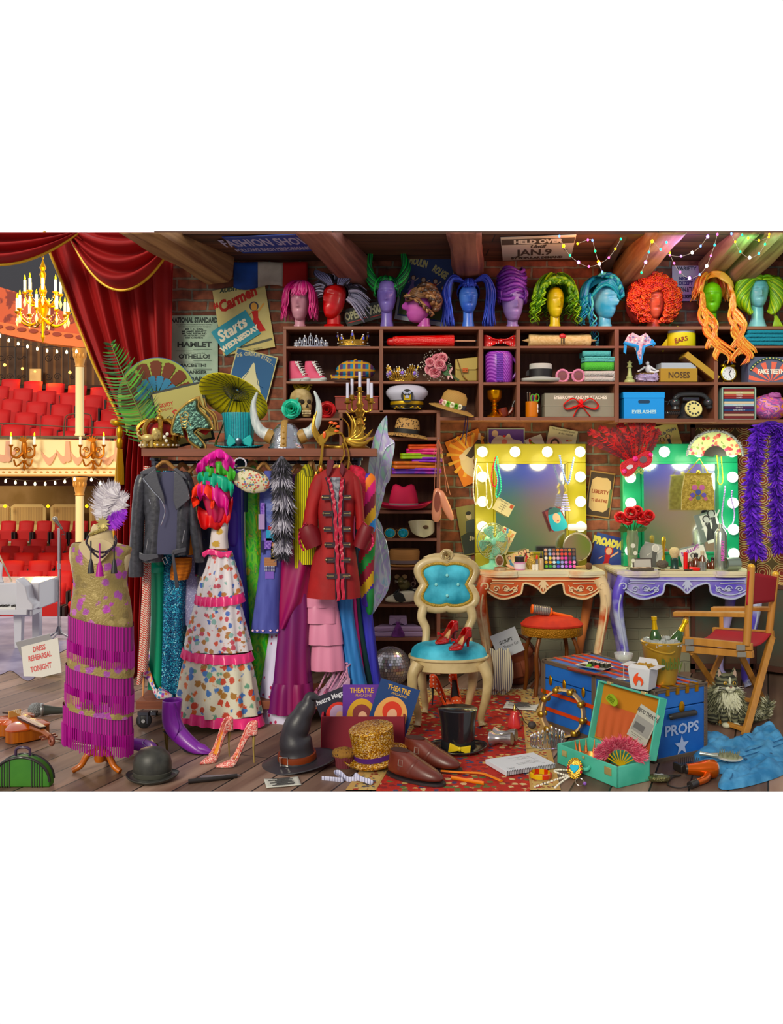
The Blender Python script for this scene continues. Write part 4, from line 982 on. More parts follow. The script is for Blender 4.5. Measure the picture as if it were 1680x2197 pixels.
for a,l in((62,18),(40,22),(18,24),(-6,20)):
 q=(-18+l*cos(R(a)),-32,38+l*sin(R(a)));b.tube([(-18,-30,36),q],1,5)
 c=P(e,'jewel',B(jm).ell(q[0],-33,q[2],5,2,3,8,6,mx=None),'orange teardrop jewel')
P(e,'spray',b)
P(e,'jewel',B(jm).ell(-24,-32,28,3.5,2,8,8,6),'orange oval jewel')
for pts,jz in(([(-28,-30,12),(-31,-34,-20),(-36,-34,-46),(-40,-34,-52)],(-41,-58)),([(-26,-30,12),(-28,-34,-14),(-30,-34,-36)],(-31,-44)),([(14,-26,10),(18,-32,-12),(10,-34,-32)],(8,-44)),([(20,-24,12),(28,-32,-16),(24,-34,-52)],(21,-64))):
 w=P(e,'pendant',B(goldB).tube(sp(pts,5),1.8,6).lathe([(.5,9),(6,-2),(5,-6),(1,-9)],jz[0],-34,jz[1],10,sy=.5),'dangling gold pendant')
 P(w,'jewel',B(jm).ell(jz[0],-38,jz[1]-1,3.4,2,5,8,6))
e=E('candelabrum','ornate brass candelabrum with five white candles','candelabrum',**top(772,5.66))
P(e,'stem',B(goldM).lathe([(20,0),(22,3),(14,8),(8,16),(10,30),(7,44),(12,54),(6,66),(9,74),(12,80),(5,86),(9,96),(5,104),(6,112),(4,122)],n=20))
b=B(goldM)
for k in(-1,1):
 for i in range(3):b.tube([(k*(8+(9-.7*t)*cos(t*.6+i)),0,26+i*20+(9-.7*t)*sin(t*.6+i)) for t in range(12)],1.6,5)
P(e,'scrolls',b)
cw=M('#d4d4e6',.5)
for dx,dy,zc,h in((-26,-6,104,38),(-17,8,112,40),(0,0,128,38),(18,8,112,40),(25,-6,104,38)):
 a_=P(e,'arm',B(goldM).tube(sp([(0,0,92),(dx*.5,dy*.5,80),(dx,dy,84),(dx,dy,zc-6)],6),2,7).lathe([(2,-8),(8,-5),(8.5,-3),(4,-2),(5,4),(5,5)],dx,dy,zc,12))
 P(a_,'candle',B(cw).cyl(dx,dy,zc,3.3,h,12),'white wax candle')
 # shelving and its contents
YF,YB=6.42,6.76
shM=M('#8f5f4a',.5,pat=('wood','#71432f',3.,'X',0));shV=M('#8f5f4a',.5,pat=('wood','#71432f',3.,'Z',0));bkM=M('#74503e',.7,pat=('wood','#5a3a2c',4.,'Z',0))
def board(par,nm,x0,x1,y0,y1,mat,Ya=YF,Yb=YB):
 p=L(x0,y0,Ya);q=L(x1,y1,Ya);d=L(x0,y0,Yb)[1]
 return P(par,nm,B(mat).box((p[0]+q[0])/2,(p[1]+d)/2,(p[2]+q[2])/2,q[0]-p[0],d-p[1],p[2]-q[2]),bev=.6)
e=E('cubby_shelf','long wooden wall shelf with six bays running under the row of wigs','shelf',1150,905,YF)
board(e,'back_panel',609,1716,702,880,bkM,6.745,YB);board(e,'back_panel',940,1716,880,902,bkM,6.745,YB);board(e,'back_panel',609,732,880,900,bkM,6.745,YB)
board(e,'top_board',607,1720,700,707,shM)
for x0,x1,y1 in((607,614,902),(814,822,885),(1027,1037,902),(1108,1116,902),(1319,1328,906),(1533,1541,906),(1712,1720,906)):board(e,'divider',x0,x1,707,y1,shV)
for x0,x1,ys in((614,814,((743,748),(818,823))),(822,1027,((743,747),(818,823))),(1037,1108,((743,748),(820,826),(895,902))),(1116,1319,((742,747),(819,824),(895,902))),(1328,1533,((742,747),(820,826),(898,906))),(1541,1712,((742,747),(820,826),(900,907))),(614,734,((897,902),)),(944,1027,((895,902),))):
 for y0,y1 in ys:board(e,'shelf_board',x0,x1,y0,y1,shM)
e=E('tower_shelf','tall narrow wooden shelf of seven levels beside the clothes rack','shelf',840,1448,YF)
board(e,'back_panel',730,944,886,1446,bkM,6.745,YB);board(e,'top_board',726,945,880,886,shM)
board(e,'side_panel',728,735,886,1448,shV);board(e,'side_panel',937,945,886,1448,shV)
for y0,y1 in((938,945),(1018,1024),(1095,1102),(1155,1161),(1217,1223),(1297,1303),(1368,1375),(1440,1447)):board(e,'shelf_board',735,937,y0,y1,shM)
def sh(px,yb,Y=6.5):
 z=W(0,yb,YF).z+.0015
 return dict(px=px,py=HY-(z-ZC)*F/Y,Y=Y,Z=z)
silver=M('#d8dce4',.15,.9);dia=M('#f4f6fa',.08,.3);goldC=M('#b8924a',.25,.9,bump=(120.,.4))
def gems(b,r,z,n,s_,sy=1,a0=0,a1=360):
 for i in range(n):
  a=R(lerp(a0,a1,i/n));b.ell(r*cos(a),r*sy*sin(a),z,s_,s_,s_,7,5)
 return b
e=E('tiara','silver scrolled tiara standing at the end of the top shelf','tiara',**sh(667,743))
b=B(silver);R_=lambda a,k=1:(36*k*sin(a),16-26*k*cos(a))
b.tube([(36*sin(a),14-22*cos(a),2-0*a) for a in[R(q) for q in range(-88,89,8)]],1.8,6)
for i in range(-4,5):
 a=R(i*20);h=27-abs(i)*4.4;x,y=36*sin(a),14-22*cos(a)
 b.tube([(x+(4.5*cos(t*.6))*cos(a),y,h*.5+h*.45*sin(t*.6)) for t in range(11)],1.1,5,True)
 b.tube([(x,y,1),(x,y,h)],1,5)
P(e,'scrollwork',b)
b=B(dia)
for i in range(-4,5):
 a=R(i*20);h=27-abs(i)*4.4;b.ell(36*sin(a),13-22*cos(a),h+1,2,2,2.4,7,5);b.ell(36*sin(a),11-22*cos(a),h*.55,2.2,1.5,2.2,7,5)
P(e,'crystals',b,'clear crystals')
e=E('crown','gold crown with blue and clear stones on a grey cloth','crown',**sh(757,743))
P(e,'band',B(goldC).lathe([(26,2),(30,3),(30,13),(31,15),(28,15),(26,3)],n=36,sy=.7))
b=B(goldC);g=B(M('#5a62d8',.08,coat=.6));w=B(dia)
for i in range(8):
 a=R(i*45-90);x,y=31*cos(a),22*sin(a);h=31 if i%2==0 else 24
 b.tube(sp([(x*.97-4*sin(a),y*.97+3*cos(a),14),(x*1.06,y*1.06,h),(x*.97+4*sin(a),y*.97-3*cos(a),14)],5),1.6,5)
 g.ell(x*1.04,y*1.06,h-6,3,2.4,4,8,6);w.ell(x*1.05,y*1.08,h+1,2,2,2,7,5);w.ell(x*1.03,y*1.08,9,1.8,1.8,1.8,7,5)
P(e,'points',b);P(e,'blue_stones',g,'blue stones');P(e,'clear_stones',w,'clear stones')
T('grey_cloth','thin grey cloth lying under the blue stone crown','cloth',b=B(M('#7a726e',.8)).grid(lambda u,v:((u-.5)*84*(1-.25*abs(2*v-1)),(v-.5)*44,1.2+1.2*sin(u*17)*sin(v*9)),24,10),sol=.8,**sh(762,743))
e=E('closed_parasol','closed red glittering parasol lying along the top shelf','parasol',**sh(920,743))
P(e,'canopy',B(M('#d4201c',.3,pat=('vor','#f0a08c',150.,.22,0.),bump=(120.,.5))).lathe([(9,-77),(11,-70),(13.5,52),(13,54),(2,54)],n=24,mx=TR(0,0,14)@RY(90)))
P(e,'cap',B(M('#b81a18',.4)).lathe([(5,-90),(8,-86),(9.5,-76),(9,-74)],n=20,mx=TR(0,0,12)@RY(90)))
P(e,'tip',B(M('#3a3a40',.3,.7)).tube([(-104,0,12),(-96,0,12),(-89,0,12)],[1.5,2,3.5],8))
P(e,'handle',B(M('#c89678',.4)).tube([(54,0,14),(100,0,14)],1.7,8).m('#2a2a2a').ell(101,0,14,2,2,2,8,6))
def bow(name,lab,cat,mat,w,h,kn,**k):
 e=E(name,lab,cat,**k)
 for s_ in(-1,1):
  P(e,'loop',B(mat).grid(lambda u,v:(s_*(2+u*w/2),-3*sin(pi*u)+6*sin(pi*v)*(1-.4*u)-3,h*.5+(v-.5)*(h*(.3+.8*u**1.3))+1.5*sin(u*7+v*9)),14,10),sol=2.5,ang=180)
 P(e,'knot',B(kn).ell(0,-4,h*.5,5,5,h*.22,12,8));return e
bow('polka_bow','big red bow with white polka dots','bow',M('#cc1a1c',.5,pat=('vor','#ffffff',62.,.22,.15)),68,27,M('#cc1a1c',.5,pat=('vor','#ffffff',62.,.22,.15)),**sh(1074,744))
e=E('map_scroll','rolled parchment map closed with a red wax seal','scroll',**sh(1200,742))
par=M('#d8c090',.8,pat=('multi',['#e0cc9c','#c8aa72','#dcc492','#a88452'],(9.,9.,20.),2.))
P(e,'parchment',B(par).lathe([(6,-66),(13,-66),(14,-62),(12.5,-40),(12.5,40),(14,60),(13,66),(6,66)],n=24,mx=TR(0,0,14)@RY(90)).grid(lambda u,v:(-58+116*u,-4+v*16,26+2.5*v+1.5*abs(2*u-1)**3*3),12,4))
P(e,'rod',B(M('#c8a878',.5)).lathe([(.4,-80),(4,-68),(4,68),(.4,80)],n=14,mx=TR(0,0,14)@RY(90)))
P(e,'wax_seal',blob(B(M('#c8383a',.4)),5,-11,22,7,4,5.5,.1),'red wax seal')
P(e,'string',B(M('#4a3a28',.7)).tube([(2,-13.5,18),(2,-13,4)],.7,4).tube([(6,-13.5,18),(6,-13,4)],.7,4).tube([(9,-13.5,18),(9,-13,4)],.7,4))
scm=M('#c8b0b8',.7,pat=('flower',['#b8c8dc','#b85a78','#e8dcd0','#7a6a9a','#d0909a','#8aa88a'],60.,.5))
e=E('floral_scarf','floral paisley scarf with a bright blue border hanging off the top shelf','scarf',1370,782,6.38)
cr0=[(1338,735),(1346,720),(1357,714),(1372,722),(1384,715),(1392,722),(1402,736)]
def scf(u,v):
 top_=ip(cr0,u);y=lerp(top_[1],782-abs(u-.5)*2*38,v);x=lerp(top_[0],1372+(u-.5)*14,v**1.4)
 return(x-1370,-4-5*sin(u*13+v*2)*(.4+.6*v)*.6-3*v,782-y)
P(e,'cloth',B(scm).grid(scf,30,20),sol=.8,ang=180)
P(e,'border',B(M('#2f8fd0',.6)).tube([scf(0,t/12) for t in range(13)]+[scf(t/20,1) for t in range(1,20)]+[scf(1,1-t/12) for t in range(13)],3.4,6,fl=.4),'blue border')
P(e,'corner',B(M('#3a9ad8',.6)).poly([(-32,46),(-26,40),(-28,22),(-33,26)],2,-4).poly([(28,54),(36,44),(30,38),(22,46)],2,-6),'blue corners')
def label_box(name,lab,cat,w,h,dp,mat,txt,tc,th,**k):
 pass
e=E('round_box','yellow round box with its lid leaning behind, lettered EARS','box',**sh(1462,742))
P(e,'body',B(M('#e0cc1a',.5)).lathe([(29,0),(30,1),(30,29),(28,29),(28,3)],n=36,sy=.7).m('#8a3a14').text('EARS',-6,9,10,-21.4,.95,14,bold=.03),ang=60)
P(e,'rim',B(M('#c4c8cc',.5)).lathe([(28.6,27),(28.6,36),(27,36),(27,27)],n=36,sy=.68),'white inner rim')
P(e,'lid',B(M('#d8c418',.5)).lathe([(31,-4),(32,-4),(32,4),(31,6),(2,6)],n=36,mx=TR(-17,20,20)@RY(-52)@RX(-12)@SC(1,.7,1)).m('#9aa0a4').lathe([(30,-3.9),(2,-3.9)],n=36,mx=TR(-17,20,20)@RY(-52)@RX(-12)@SC(1,.7,1)))
def folded(name,lab,cat,mat,w,h,dp,n,Z0,group=None,rot=0,**k):
 """a folded cloth: a fold curve extruded along y"""
 b=B(mat)
 pr=[]
 t=h/n
 for i in range(n):
  z=t*(i+.5);pr.append((z,i%2))
 pts=[]
 for i in range(n):
  z=t*(i+.5)
  xs=(-w/2,w/2) if i%2==0 else(w/2,-w/2)
  pts+=[(xs[0]*.96,0,z),(0,0,z+.3*sin(i*2+1)),(xs[1]*.96,0,z)]
  if i<n-1:pts+=[(xs[1]*1.02,0,z+t*.5)]
 cv=sp(pts,4)
 b.grid(lambda u,v:(cv[int(u*(len(cv)-1))][0]+1.5*sin(v*7+w),(v-.5)*dp,cv[int(u*(len(cv)-1))][2]),len(cv)-1,6)
 k['Z']+=Z0*k['Y']/F
 return T(name,lab,cat,b=b,sol=t*.86,rot=(0,0,rot),group=group,ang=60,**k)
folded('folded_blanket','folded teal wool blanket with fringe','blanket',M('#1f7a90',.9,bump=(90.,.5)),84,33,50,4,0,**sh(1636,742))
def sneaker(px,lab,rz):
 pk_=M('#d8607e',.7);so=M('#b8c0bc',.6);lc=M('#e8ece8',.7)
 e=E('high_top_shoe',lab,'shoe',rot=(0,0,rz),group='pink high top shoes',**sh(px,819))
 sec=[(-12,8,0),(-10,11,40),(-6,11,42),(2,11,44),(6,11,42)]
 b=B(pk_)
 prof=[(3,-14,32,9),(10,-15,31,10),(16,-15,22,9),(24,-15,10,9),(34,-15,6,9),(45,-14,7,9)]
 b.rings([[((x0+x1)/2+(x1-x0)/2*cos(2*pi*i/20),w_*sin(2*pi*i/20)*(1-.0*i),z) for i in range(20)] for z,x0,x1,w_ in prof],False)
 P(e,'upper',b,sol=1.5,ang=70)
 P(e,'sole',B(so).rings([[(9+25*cos(2*pi*i/24),11*sin(2*pi*i/24),z) for i in range(24)] for z in(0,2,6,8)]),bev=1)
 P(e,'toe_cap',B(so).ell(24,0,6,11,10,6,14,8))
 b=B(lc)
 for i in range(6):
  t=i/5;x=lerp(24,8,t);z=lerp(16,42,t);b.tube([(x-4,-9.5,z-2),(x+1,-8,z+2),(x+2,6,z+3)],1.1,5);b.tube([(x+1,-8,z-2),(x-5,-9.5,z+2)],1.1,5)
 P(e,'laces',b,'white laces')
sneaker(634,'pink high top canvas shoe seen from the side, heel at the shelf end',-18);sneaker(669,'pink high top canvas shoe pointing towards the plaid cap',-14)
e=E('plaid_cap','newsboy cap in blue, yellow and purple plaid','cap',**sh(757,819))
pl=M('#2a7a9a',.8,pat=('plaid',['#5a2a5a','#c8981c'],(6.,1.,6.)))
P(e,'crown',blob(B(pl),6,0,26,42,28,22,.04,n=28,h=16));P(e,'brim',B(pl).grid(lambda u,v:(-8+(u-.5)*78*(1-.5*v)-16*v,-22-18*v,14-9*v+5*(2*u-1)**2*0),14,6),sol=2);P(e,'button',B(M('#b8881c',.8)).ell(6,0,48,4,4,3,10,6))
e=E('crown','gold filigree crown set with pearls and purple gems','crown',**sh(863,818))
P(e,'base_ring',B(goldC).lathe([(25,0),(27,1),(27,5),(25,5)],n=36,sy=.7))
b=B(goldC);w=B(dia);g=B(M('#8a6ad0',.08,coat=.6))
for i in range(36):
 a=2*pi*i/36;h=20+15*max(0,sin(3.5*a+pi/2+.0))**.8*1
 b.tube(sp([(27*cos(a),19*sin(a),4),(30*cos(a+.09),21*sin(a+.09),h*.5),(34*cos(a),24*sin(a),h)],4),1.6,5)
 b.tube(sp([(27*cos(a),19*sin(a),4),(30*cos(a-.09),21*sin(a-.09),h*.5),(34*cos(a),24*sin(a),h)],4),1.4,5)
 w.ell(34*cos(a),24*sin(a),h+1,1.5,1.5,1.5,6,4)
for a,h in((-90,18),(-35,18),(-145,18),(-10,16),(-170,16)):
 x,y=31.5*cos(R(a)),22.5*sin(R(a));g.ell(x,y-1,h,4,2.5,4.5,10,6)
 for k in range(9):w.ell(x+6.5*cos(k*.7)*abs(sin(R(a)))**.5,y-2,h+7*sin(k*.7),1.3,1.3,1.3,6,4)
P(e,'filigree',b);P(e,'pearls',w,'rows of tiny pearls');P(e,'purple_gems',g,'purple gems')
rp=[M('#d88a96',.6),M('#c8707e',.6),M('#e0a0a4',.6)]
e=E('rose_bouquet','bouquet of dusty pink roses with white gypsophila and a ribbon bow','bouquet',**sh(942,818))
for i,(x,z,r) in enumerate(((-19,26,12),(-10,20,13),(0,36,12),(-4,46,13),(6,50,11),(-20,40,10),(8,30,8))):
 P(e,'rose',rose(B(),x,-14-(i%3)*4,z,r,rp,RX(-10),i))
b=B(M('#f0ecd8',.6));rr=random.Random(2)
for i in range(130):
 a=rr.uniform(0,2*pi);r=rr.uniform(24,36);b.ell(-7+r*cos(a)*.95,rr.uniform(-14,0),34+r*sin(a),1.1,1.1,1.1,5,4)
P(e,'gypsophila',b,'tiny white flowers')
b=B(M('#2c5a2a',.6))
for i in range(14):b.blade((6,-8,26),(6+rr.uniform(4,22),-14,26+rr.uniform(-18,12)),8,(0,-4,0))
P(e,'leaves',b)
P(e,'stems',B(M('#3a4a24',.6)).tube([(10,-6,22),(42,-8,3)],3,6).tube([(10,-6,24),(46,-4,6)],1.5,5))
b=B(M('#d8a8a4',.4))
for a in(140,60,-60,-100):b.blade((21,-12,18),(21+15*cos(R(a)),-15,18+15*sin(R(a))),6)
P(e,'ribbon',b,'pale pink ribbon bow')
e=E('flap_handbag','small gold leather handbag with a copper clasp','handbag',**sh(1000,818))
gl=M('#b09a58',.35,.4)
P(e,'bag',B(gl).rings([[(x,y,z) for x,y in((-q,-9),(q,-9),(q,9),(-q,9))] for z,q in((0,23),(4,24.5),(46,24))]),bev=3)
P(e,'flap',B(M('#bea762',.33,.4)).poly([(-24,48),(24,53),(24,28),(20,25),(-20,25),(-24,28)],3,-12),bev=1.5)
P(e,'clasp',B(M('#d8784a',.3,.7)).box(-3,-13.5,24,11,3,9).m('#7a3a20').ell(-6,-15.5,24,1.4,1,1.4,8,6).ell(0,-15.5,24,1.4,1,1.4,8,6),bev=.6)
P(e,'strap',B(M('#6e5e34',.35,.6)).tube(sp([(-20,-11,48),(-14,-14,30),(-8,-15,12),(2,-14,2)],8),1.5,6))
e=E('pleated_pitcher','purple pleated pitcher with a pointed handle','pitcher',**sh(1070,820))
P(e,'body',B(M('#7a2a9a',.35,pat=('wave','#a85ac4',(26.,26.,26.),'DIAGONAL',.5,0))).lathe([(2,0),(27,0),(29,3),(30,58),(25,66),(2,67)],n=36),ang=50)
b=B(M('#6a2fa8',.4))
for i in range(14):b.box(-1,-29.5,4+i*4.2,14,3,2.6)
P(e,'corrugated_strip',b)
P(e,'handle',B(M('#6e2a8a',.4)).tube(sp([(27,-4,56),(36,-4,44),(39,-4,30),(34,-4,16),(27,-4,8)],6),3,8))
e=hat('boater_hat','white felt boater with black ribbon beside the pink sunglasses',1160,0,6.5,[(23,6),(24,26),(24,38),(22,40),(2,41)],[(22,3),(36,1),(43,3),(44,8)],M('#b8bab4',.8),[(24.6,12),(25.2,28),(23,29),(23,12)],M('#1a1a1c',.5),Z=sh(1160,819)['Z'])
P(e,'ribbon_tail',B(M('#1a1a1c',.5)).blade((-22,2,26),(-32,0,14),12))
def specs(name,lab,px,yb,fr,ln,r,gap,Y=6.44,ry=None,rim=3):
 e=E(name,lab,'sunglasses',**sh(px,yb,Y))
 ry=ry or r
 for k in(-1,1):
  P(e,'lens',B(ln).ell(k*(r+gap/2),0,ry+1,r-1,1.2,ry-1,22,10))
  P(e,'frame',B(fr).tube([(k*(r+gap/2)+r*cos(a*pi/14),0,ry+1+ry*sin(a*pi/14)) for a in range(28)],rim,8,True))
  P(e,'temple_arm',B(fr).tube([(k*(2*r+gap/2),1,ry+4),(k*(2*r+gap/2-4),44,ry-2)],rim*.4,6))
 P(e,'bridge',B(fr).tube(sp([(-gap/2-1,-1,ry+6),(0,-2,ry+8),(gap/2+1,-1,ry+6)],4),rim*.6,6))
specs('round_sunglasses','big round pink jewelled sunglasses with brown lenses',1224,820,M('#d88aa8',.4,bump=(120.,.6)),M('#8a5a5a',.1,.2),12.5,9,rim=3)
folded('bath_towel','white folded towel at the bottom of the towel stack','towel',M('#c4beb8',.95,bump=(120.,.8)),66,23,48,2,0,group='folded towels',**sh(1282,819))
folded('bath_towel','bright green folded towel in the towel stack','towel',M('#5ab84a',.95,bump=(120.,.8)),64,19,46,1,23,group='folded towels',**sh(1280,819))
folded('bath_towel','thin pale teal towel lying on the green towel','towel',M('#6ac0ba',.95,bump=(120.,.8)),64,11,46,2,42,group='folded towels',**sh(1280,819))
folded('bath_towel','thick teal towel on top of the towel stack','towel',M('#5ab0ae',.95,bump=(120.,.8)),60,13,44,1,53,group='folded towels',**sh(1277,819))
T('chess_queen','pale green chess queen standing beside the figurine','chess piece',b=B(M('#b4bc84',.35)).lathe([(11,0),(12,2),(11,6),(7,9),(8,12),(5,16),(3.6,30),(4.4,33),(7,34),(4,36),(5,38),(3.6,39),(6,44),(2,45),(2,47),(.4,48)],n=24).lathe([(0.3,0),(.3,.1)],n=8),**sh(1351,820))
e=E('bath_figurine','porcelain figurine of a white bathing person leaning back on lilac foam','figurine',**sh(1388,820))
P(e,'foam_base',blob(blob(blob(B(M('#b0a0c0',.4)),0,0,10,24,16,11,.2,5,1),-12,-6,10,12,12,9,.3,5,2),12,-6,10,12,12,9,.3,5,3))
fig=B(M('#dcd8d8',.3));fig.ell(2,-4,30,7,6,9,14,8);fig.ell(0,-4,42,4,4,4.6,14,10);fig.tube([(1,-4,36),(1,-4,39)],2,8)
for k in(-1,1):fig.tube(sp([(k*6,-5,34),(k*14,-8,28),(k*22,-8,24)],5),lambda t:2.6-1*t,8)
fig.tube(sp([(4,-8,24),(14,-12,22),(22,-12,25)],5),lambda t:3.4-1.6*t,8)
P(e,'bather',fig);P(e,'gold_rim',B(goldC).tube([(24*cos(a*pi/12),14*sin(a*pi/12),20) for a in range(24)],1,5,True))
P(e,'hair',B(M('#3a2a24',.5)).ell(0,-3,44.5,4.2,4,3.2,12,8))
e=E('open_box','open ochre cardboard box lettered NOSES','box',**sh(1450,819))
och=M('#a88436',.7)
P(e,'body',B(och).box(0,0,14,78,44,28).m('#4a3216').text('NOSES',0,8,13,-22.4,.85,bold=.03),ang=0)
P(e,'lining',B(M('#a8b0b8',.7)).box(0,0,34,74,40,12),'pale liner standing above the box')
T('box_lid','ochre box lid leaning against the open box','lid',b=B(M('#ae8a3a',.7)).box(0,0,0,86,46,13,TR(0,0,32)@RY(38)).m('#6a3e18').box(-4,0,-7,70,40,1.5,TR(0,0,32)@RY(38)),ang=0,**sh(1499,819))
e=E('alarm_clock','gold twin bell alarm clock with white dial','clock',**sh(1562,820))
P(e,'case',B(M('#b89a3a',.25,.85)).lathe([(2,7),(15,7),(17,4),(17,-5),(14.5,-6),(14.5,-4),(2,-4)],n=32,mx=TR(0,0,20)@RX(90)@SC(1,1,-1)))
b=B(M('#eef0f0',.5)).disc(0,20,14.5,None,-5.2,1);b.m('#222',.6)
for i in range(12):a=2*pi*i/12;b.text(str(i or 12),11*sin(a),18.6+11*cos(a),2.8,-5.6)
P(e,'dial',b)
P(e,'hands',B(M('#222',.5)).bar((0,-6.4,20),(4,-6.4,27),1.2).bar((0,-6.4,20),(5,-6.4,11),1))
for k in(-1,1):
 P(e,'bell',B(M('#b89a3a',.25,.85)).ell(k*10,0,37,6.5,6,4.5,14,8,))
 P(e,'leg',B(M('#b89a3a',.25,.85)).tube([(k*8,0,6),(k*11,0,0)],1.3,6))
P(e,'top_handle',B(steel).tube(sp([(-9,0,40),(-6,0,47),(6,0,47),(9,0,40)],5),.8,5))
e=E('fan_pattern_box','coral and grey box with a sunray fan, lettered FAKE TEETH','box',**sh(1646,820))
b=B(M('#5c6078',.6)).box(0,0,27,96,40,54);b.m('#e8705c',.6)
for i in range(6):
 a0=R(-86+i*29);a1=a0+R(14.5)
 def cl_(a,q):return(max(-47.5,min(47.5,q*sin(a)*1.06)),min(44,0.5+q*cos(a)*.92))
 b.poly([cl_(a0,3),cl_(a0,26),cl_(a0*.97,47),cl_(a1*.97,47),cl_(a1,26),cl_(a1,3)],0,-20.4)
b.m('#2a4a4a',.5);b.tube([(50*sin(R(a)),-20.4,2+49*cos(R(a))) for a in range(-62,63,4)],2.6,5)
b.m('#c8c07a',.4)
for a in range(-60,61,8):b.disc(50*sin(R(a)),2+49*cos(R(a)),1.7,None,-23.4,.5,8)
b.m('#f4ead8',.6).text('FAKE TEETH',0,18,9.5,-21,.78,bold=.05)
P(e,'body',b,ang=0)
bone=M('#cdb88a',.5,pat=('noise','#a8905e',14.))
e=E('skull','yellowed skull lying between cut roses','skull',**sh(650,897))
b=B(bone);blob(b,-4,0,42,25,26,23,.02,n=24,h=16);b.ell(8,-16,22,13,14,14,16,10);b.rings([[(9+q*cos(2*pi*i/16),-16+q*.9*sin(2*pi*i/16),z) for i in range(16)] for z,q in((3,8),(6,10),(12,11))]);b.ell(-2,-22,31,5,7,4,10,8)
P(e,'cranium',b)
b=B(M('#2a2014',.9));b.ell(0,-26,34,5.4,4,5.4,14,8);b.ell(15,-24.5,34,4.2,4,5.2,14,8);b.poly([(9,22),(12,30),(15,22)],3,-31);P(e,'eye_sockets',b,'dark eye sockets and nose')
b=B(M('#dccaa0',.4))
for i in range(7):b.box(2+i*2.7,-29+abs(i-3)*.6,14,2.2,3,4);b.box(2+i*2.7,-28+abs(i-3)*.6,9.4,2.2,3,3.6)
P(e,'teeth',b,bev=.5)
def rose_thing(lab,px,yb,r,cols,Y,zoff=0,leaf=None,lc=None):
 k=sh(px,yb,Y);k['Z']+=zoff*Y/F
 e=E('cut_rose',lab,'rose',**k)
 P(e,'bloom',rose(B(),0,-r*.3,r*.95,r,[M(c,.6) for c in cols],None,int(px)))
 if leaf:P(e,'leaf',B(M(lc,.6)).blade((leaf[0]*.5,0,r+leaf[1]*.5),(leaf[0],-6,r+leaf[1]),r*.5),lc and 'coloured leaf')
rose_thing('turquoise rose in front of the skull',626,897,20,['#3ac8a4','#2ab090','#5ad8b8'],6.42,0,(15,24),'#6ab898')
rose_thing('mustard yellow rose resting on the skull',650,897,20,['#a8961e','#8a7a18','#b8a62a'],6.52,56,(16,-14),'#a8688a')
rose_thing('dark red rose lying beside the wooden box',702,897,18,['#a81820','#8a1018','#c02028'],6.46,0,(18,-8),'#a86ac0')
e=E('wooden_chest','red brown wooden box behind the candelabrum','box',**sh(766,880))
P(e,'body',B(M('#8a3428',.4,pat=('wood','#6e2820',3.,'X',0))).box(0,10,14,92,50,28),bev=1);P(e,'lid',B(M('#9a4030',.4)).box(0,10,29,94,52,3),bev=.6)
T('small_chest','smaller wooden box behind the red brown box','box',b=B(M('#7a3024',.4)).box(0,0,22,64,20,44),bev=1,**sh(772,880,6.68))
e=E('officer_cap','white naval officer cap with gold braid and eagle badge','cap',**sh(873,880))
P(e,'crown',B(M('#c4c4d4',.6)).lathe([(35,22),(38,26),(45,34),(46,40),(38,50),(20,56),(2,57)],n=40,sy=.8))
P(e,'band',B(M('#22221e',.7)).lathe([(34,10),(35,24),(33,24),(33,10)],n=40,sy=.8))
P(e,'gold_braid',B(M('#c8a020',.35,.5)).lathe([(35.2,12),(35.8,15),(35.2,19),(34,19),(34,12)],n=40,sy=.8),'gold braid')
P(e,'visor',B(M('#1c1c18',.3)).grid(lambda u,v:((36+1*v)*cos(pi*(1+u)),-6*0+(28+16*v)*sin(pi*(1+u)),10-9*v*abs(sin(pi*u))),24,6),sol=1.5,ang=180)
b=B(M('#b8962a',.35,.5))
for k in(-1,1):
 for i in range(6):b.ell(k*(8+i*3.6),-40+abs(i)*1.2,4+1.8*sin(i*2.),2.6,2,1.6,8,5)
P(e,'oak_leaves',b,'gold oak leaf embroidery')
P(e,'badge',B(M('#1e1e1c',.6)).disc(0,29,13,14,-37.5,3).m('#c8a830',.35,.6).poly([(-7,20),(-8,32),(-3,28),(3,28),(8,32),(7,20)],1.5,-39).m('#c8ccd8',.3,.6).poly([(-11,38),(-6,39),(0,36),(6,39),(11,38),(6,33),(2,34),(0,31),(-2,34),(-6,33)],1.5,-40).poly([(-4,24),(4,24),(4,29),(0,31),(-4,29)],1.5,-40.5),'eagle and shield badge')
straw=M('#b8945a',.8,pat=('wave','#a07c44',60.,'Z',.5,.5))
e=hat('straw_hat','straw sun hat with a wide drooping brim, flowers and a navy ribbon',968,0,6.42,[(27,8),(28,20),(26,34),(20,42),(2,45)],[(26,8),(38,6),(50,2)],straw,[(28,8),(28.8,18),(27,19),(27,8)],M('#1c1a3c',.6),Z=sh(960,882)['Z'],rot=(8,16,0))
for i,(a,c) in enumerate(((-150,'#d88aa0'),(-130,'#f0e0c8'),(-112,'#7ab848'),(-95,'#f0ecd0'),(-78,'#6aa83a'),(-62,'#f0ecd0'))):
 P(e,'flower',rose(B(),30*cos(R(a)),25*sin(R(a))-2,14,6,[M(c,.6)],RZ(a+90),i),'small ribbon flower')
P(e,'ribbon_tail',B(M('#1c1a4c',.5)).tube(sp([(34,-16,6),(40,-16,-14),(46,-14,-44),(50,-14,-62)],5),4,6,fl=.3).tube(sp([(32,-16,6),(35,-16,-18),(38,-14,-40),(36,-14,-54)],5),3.4,6,fl=.3),'hanging navy ribbon')
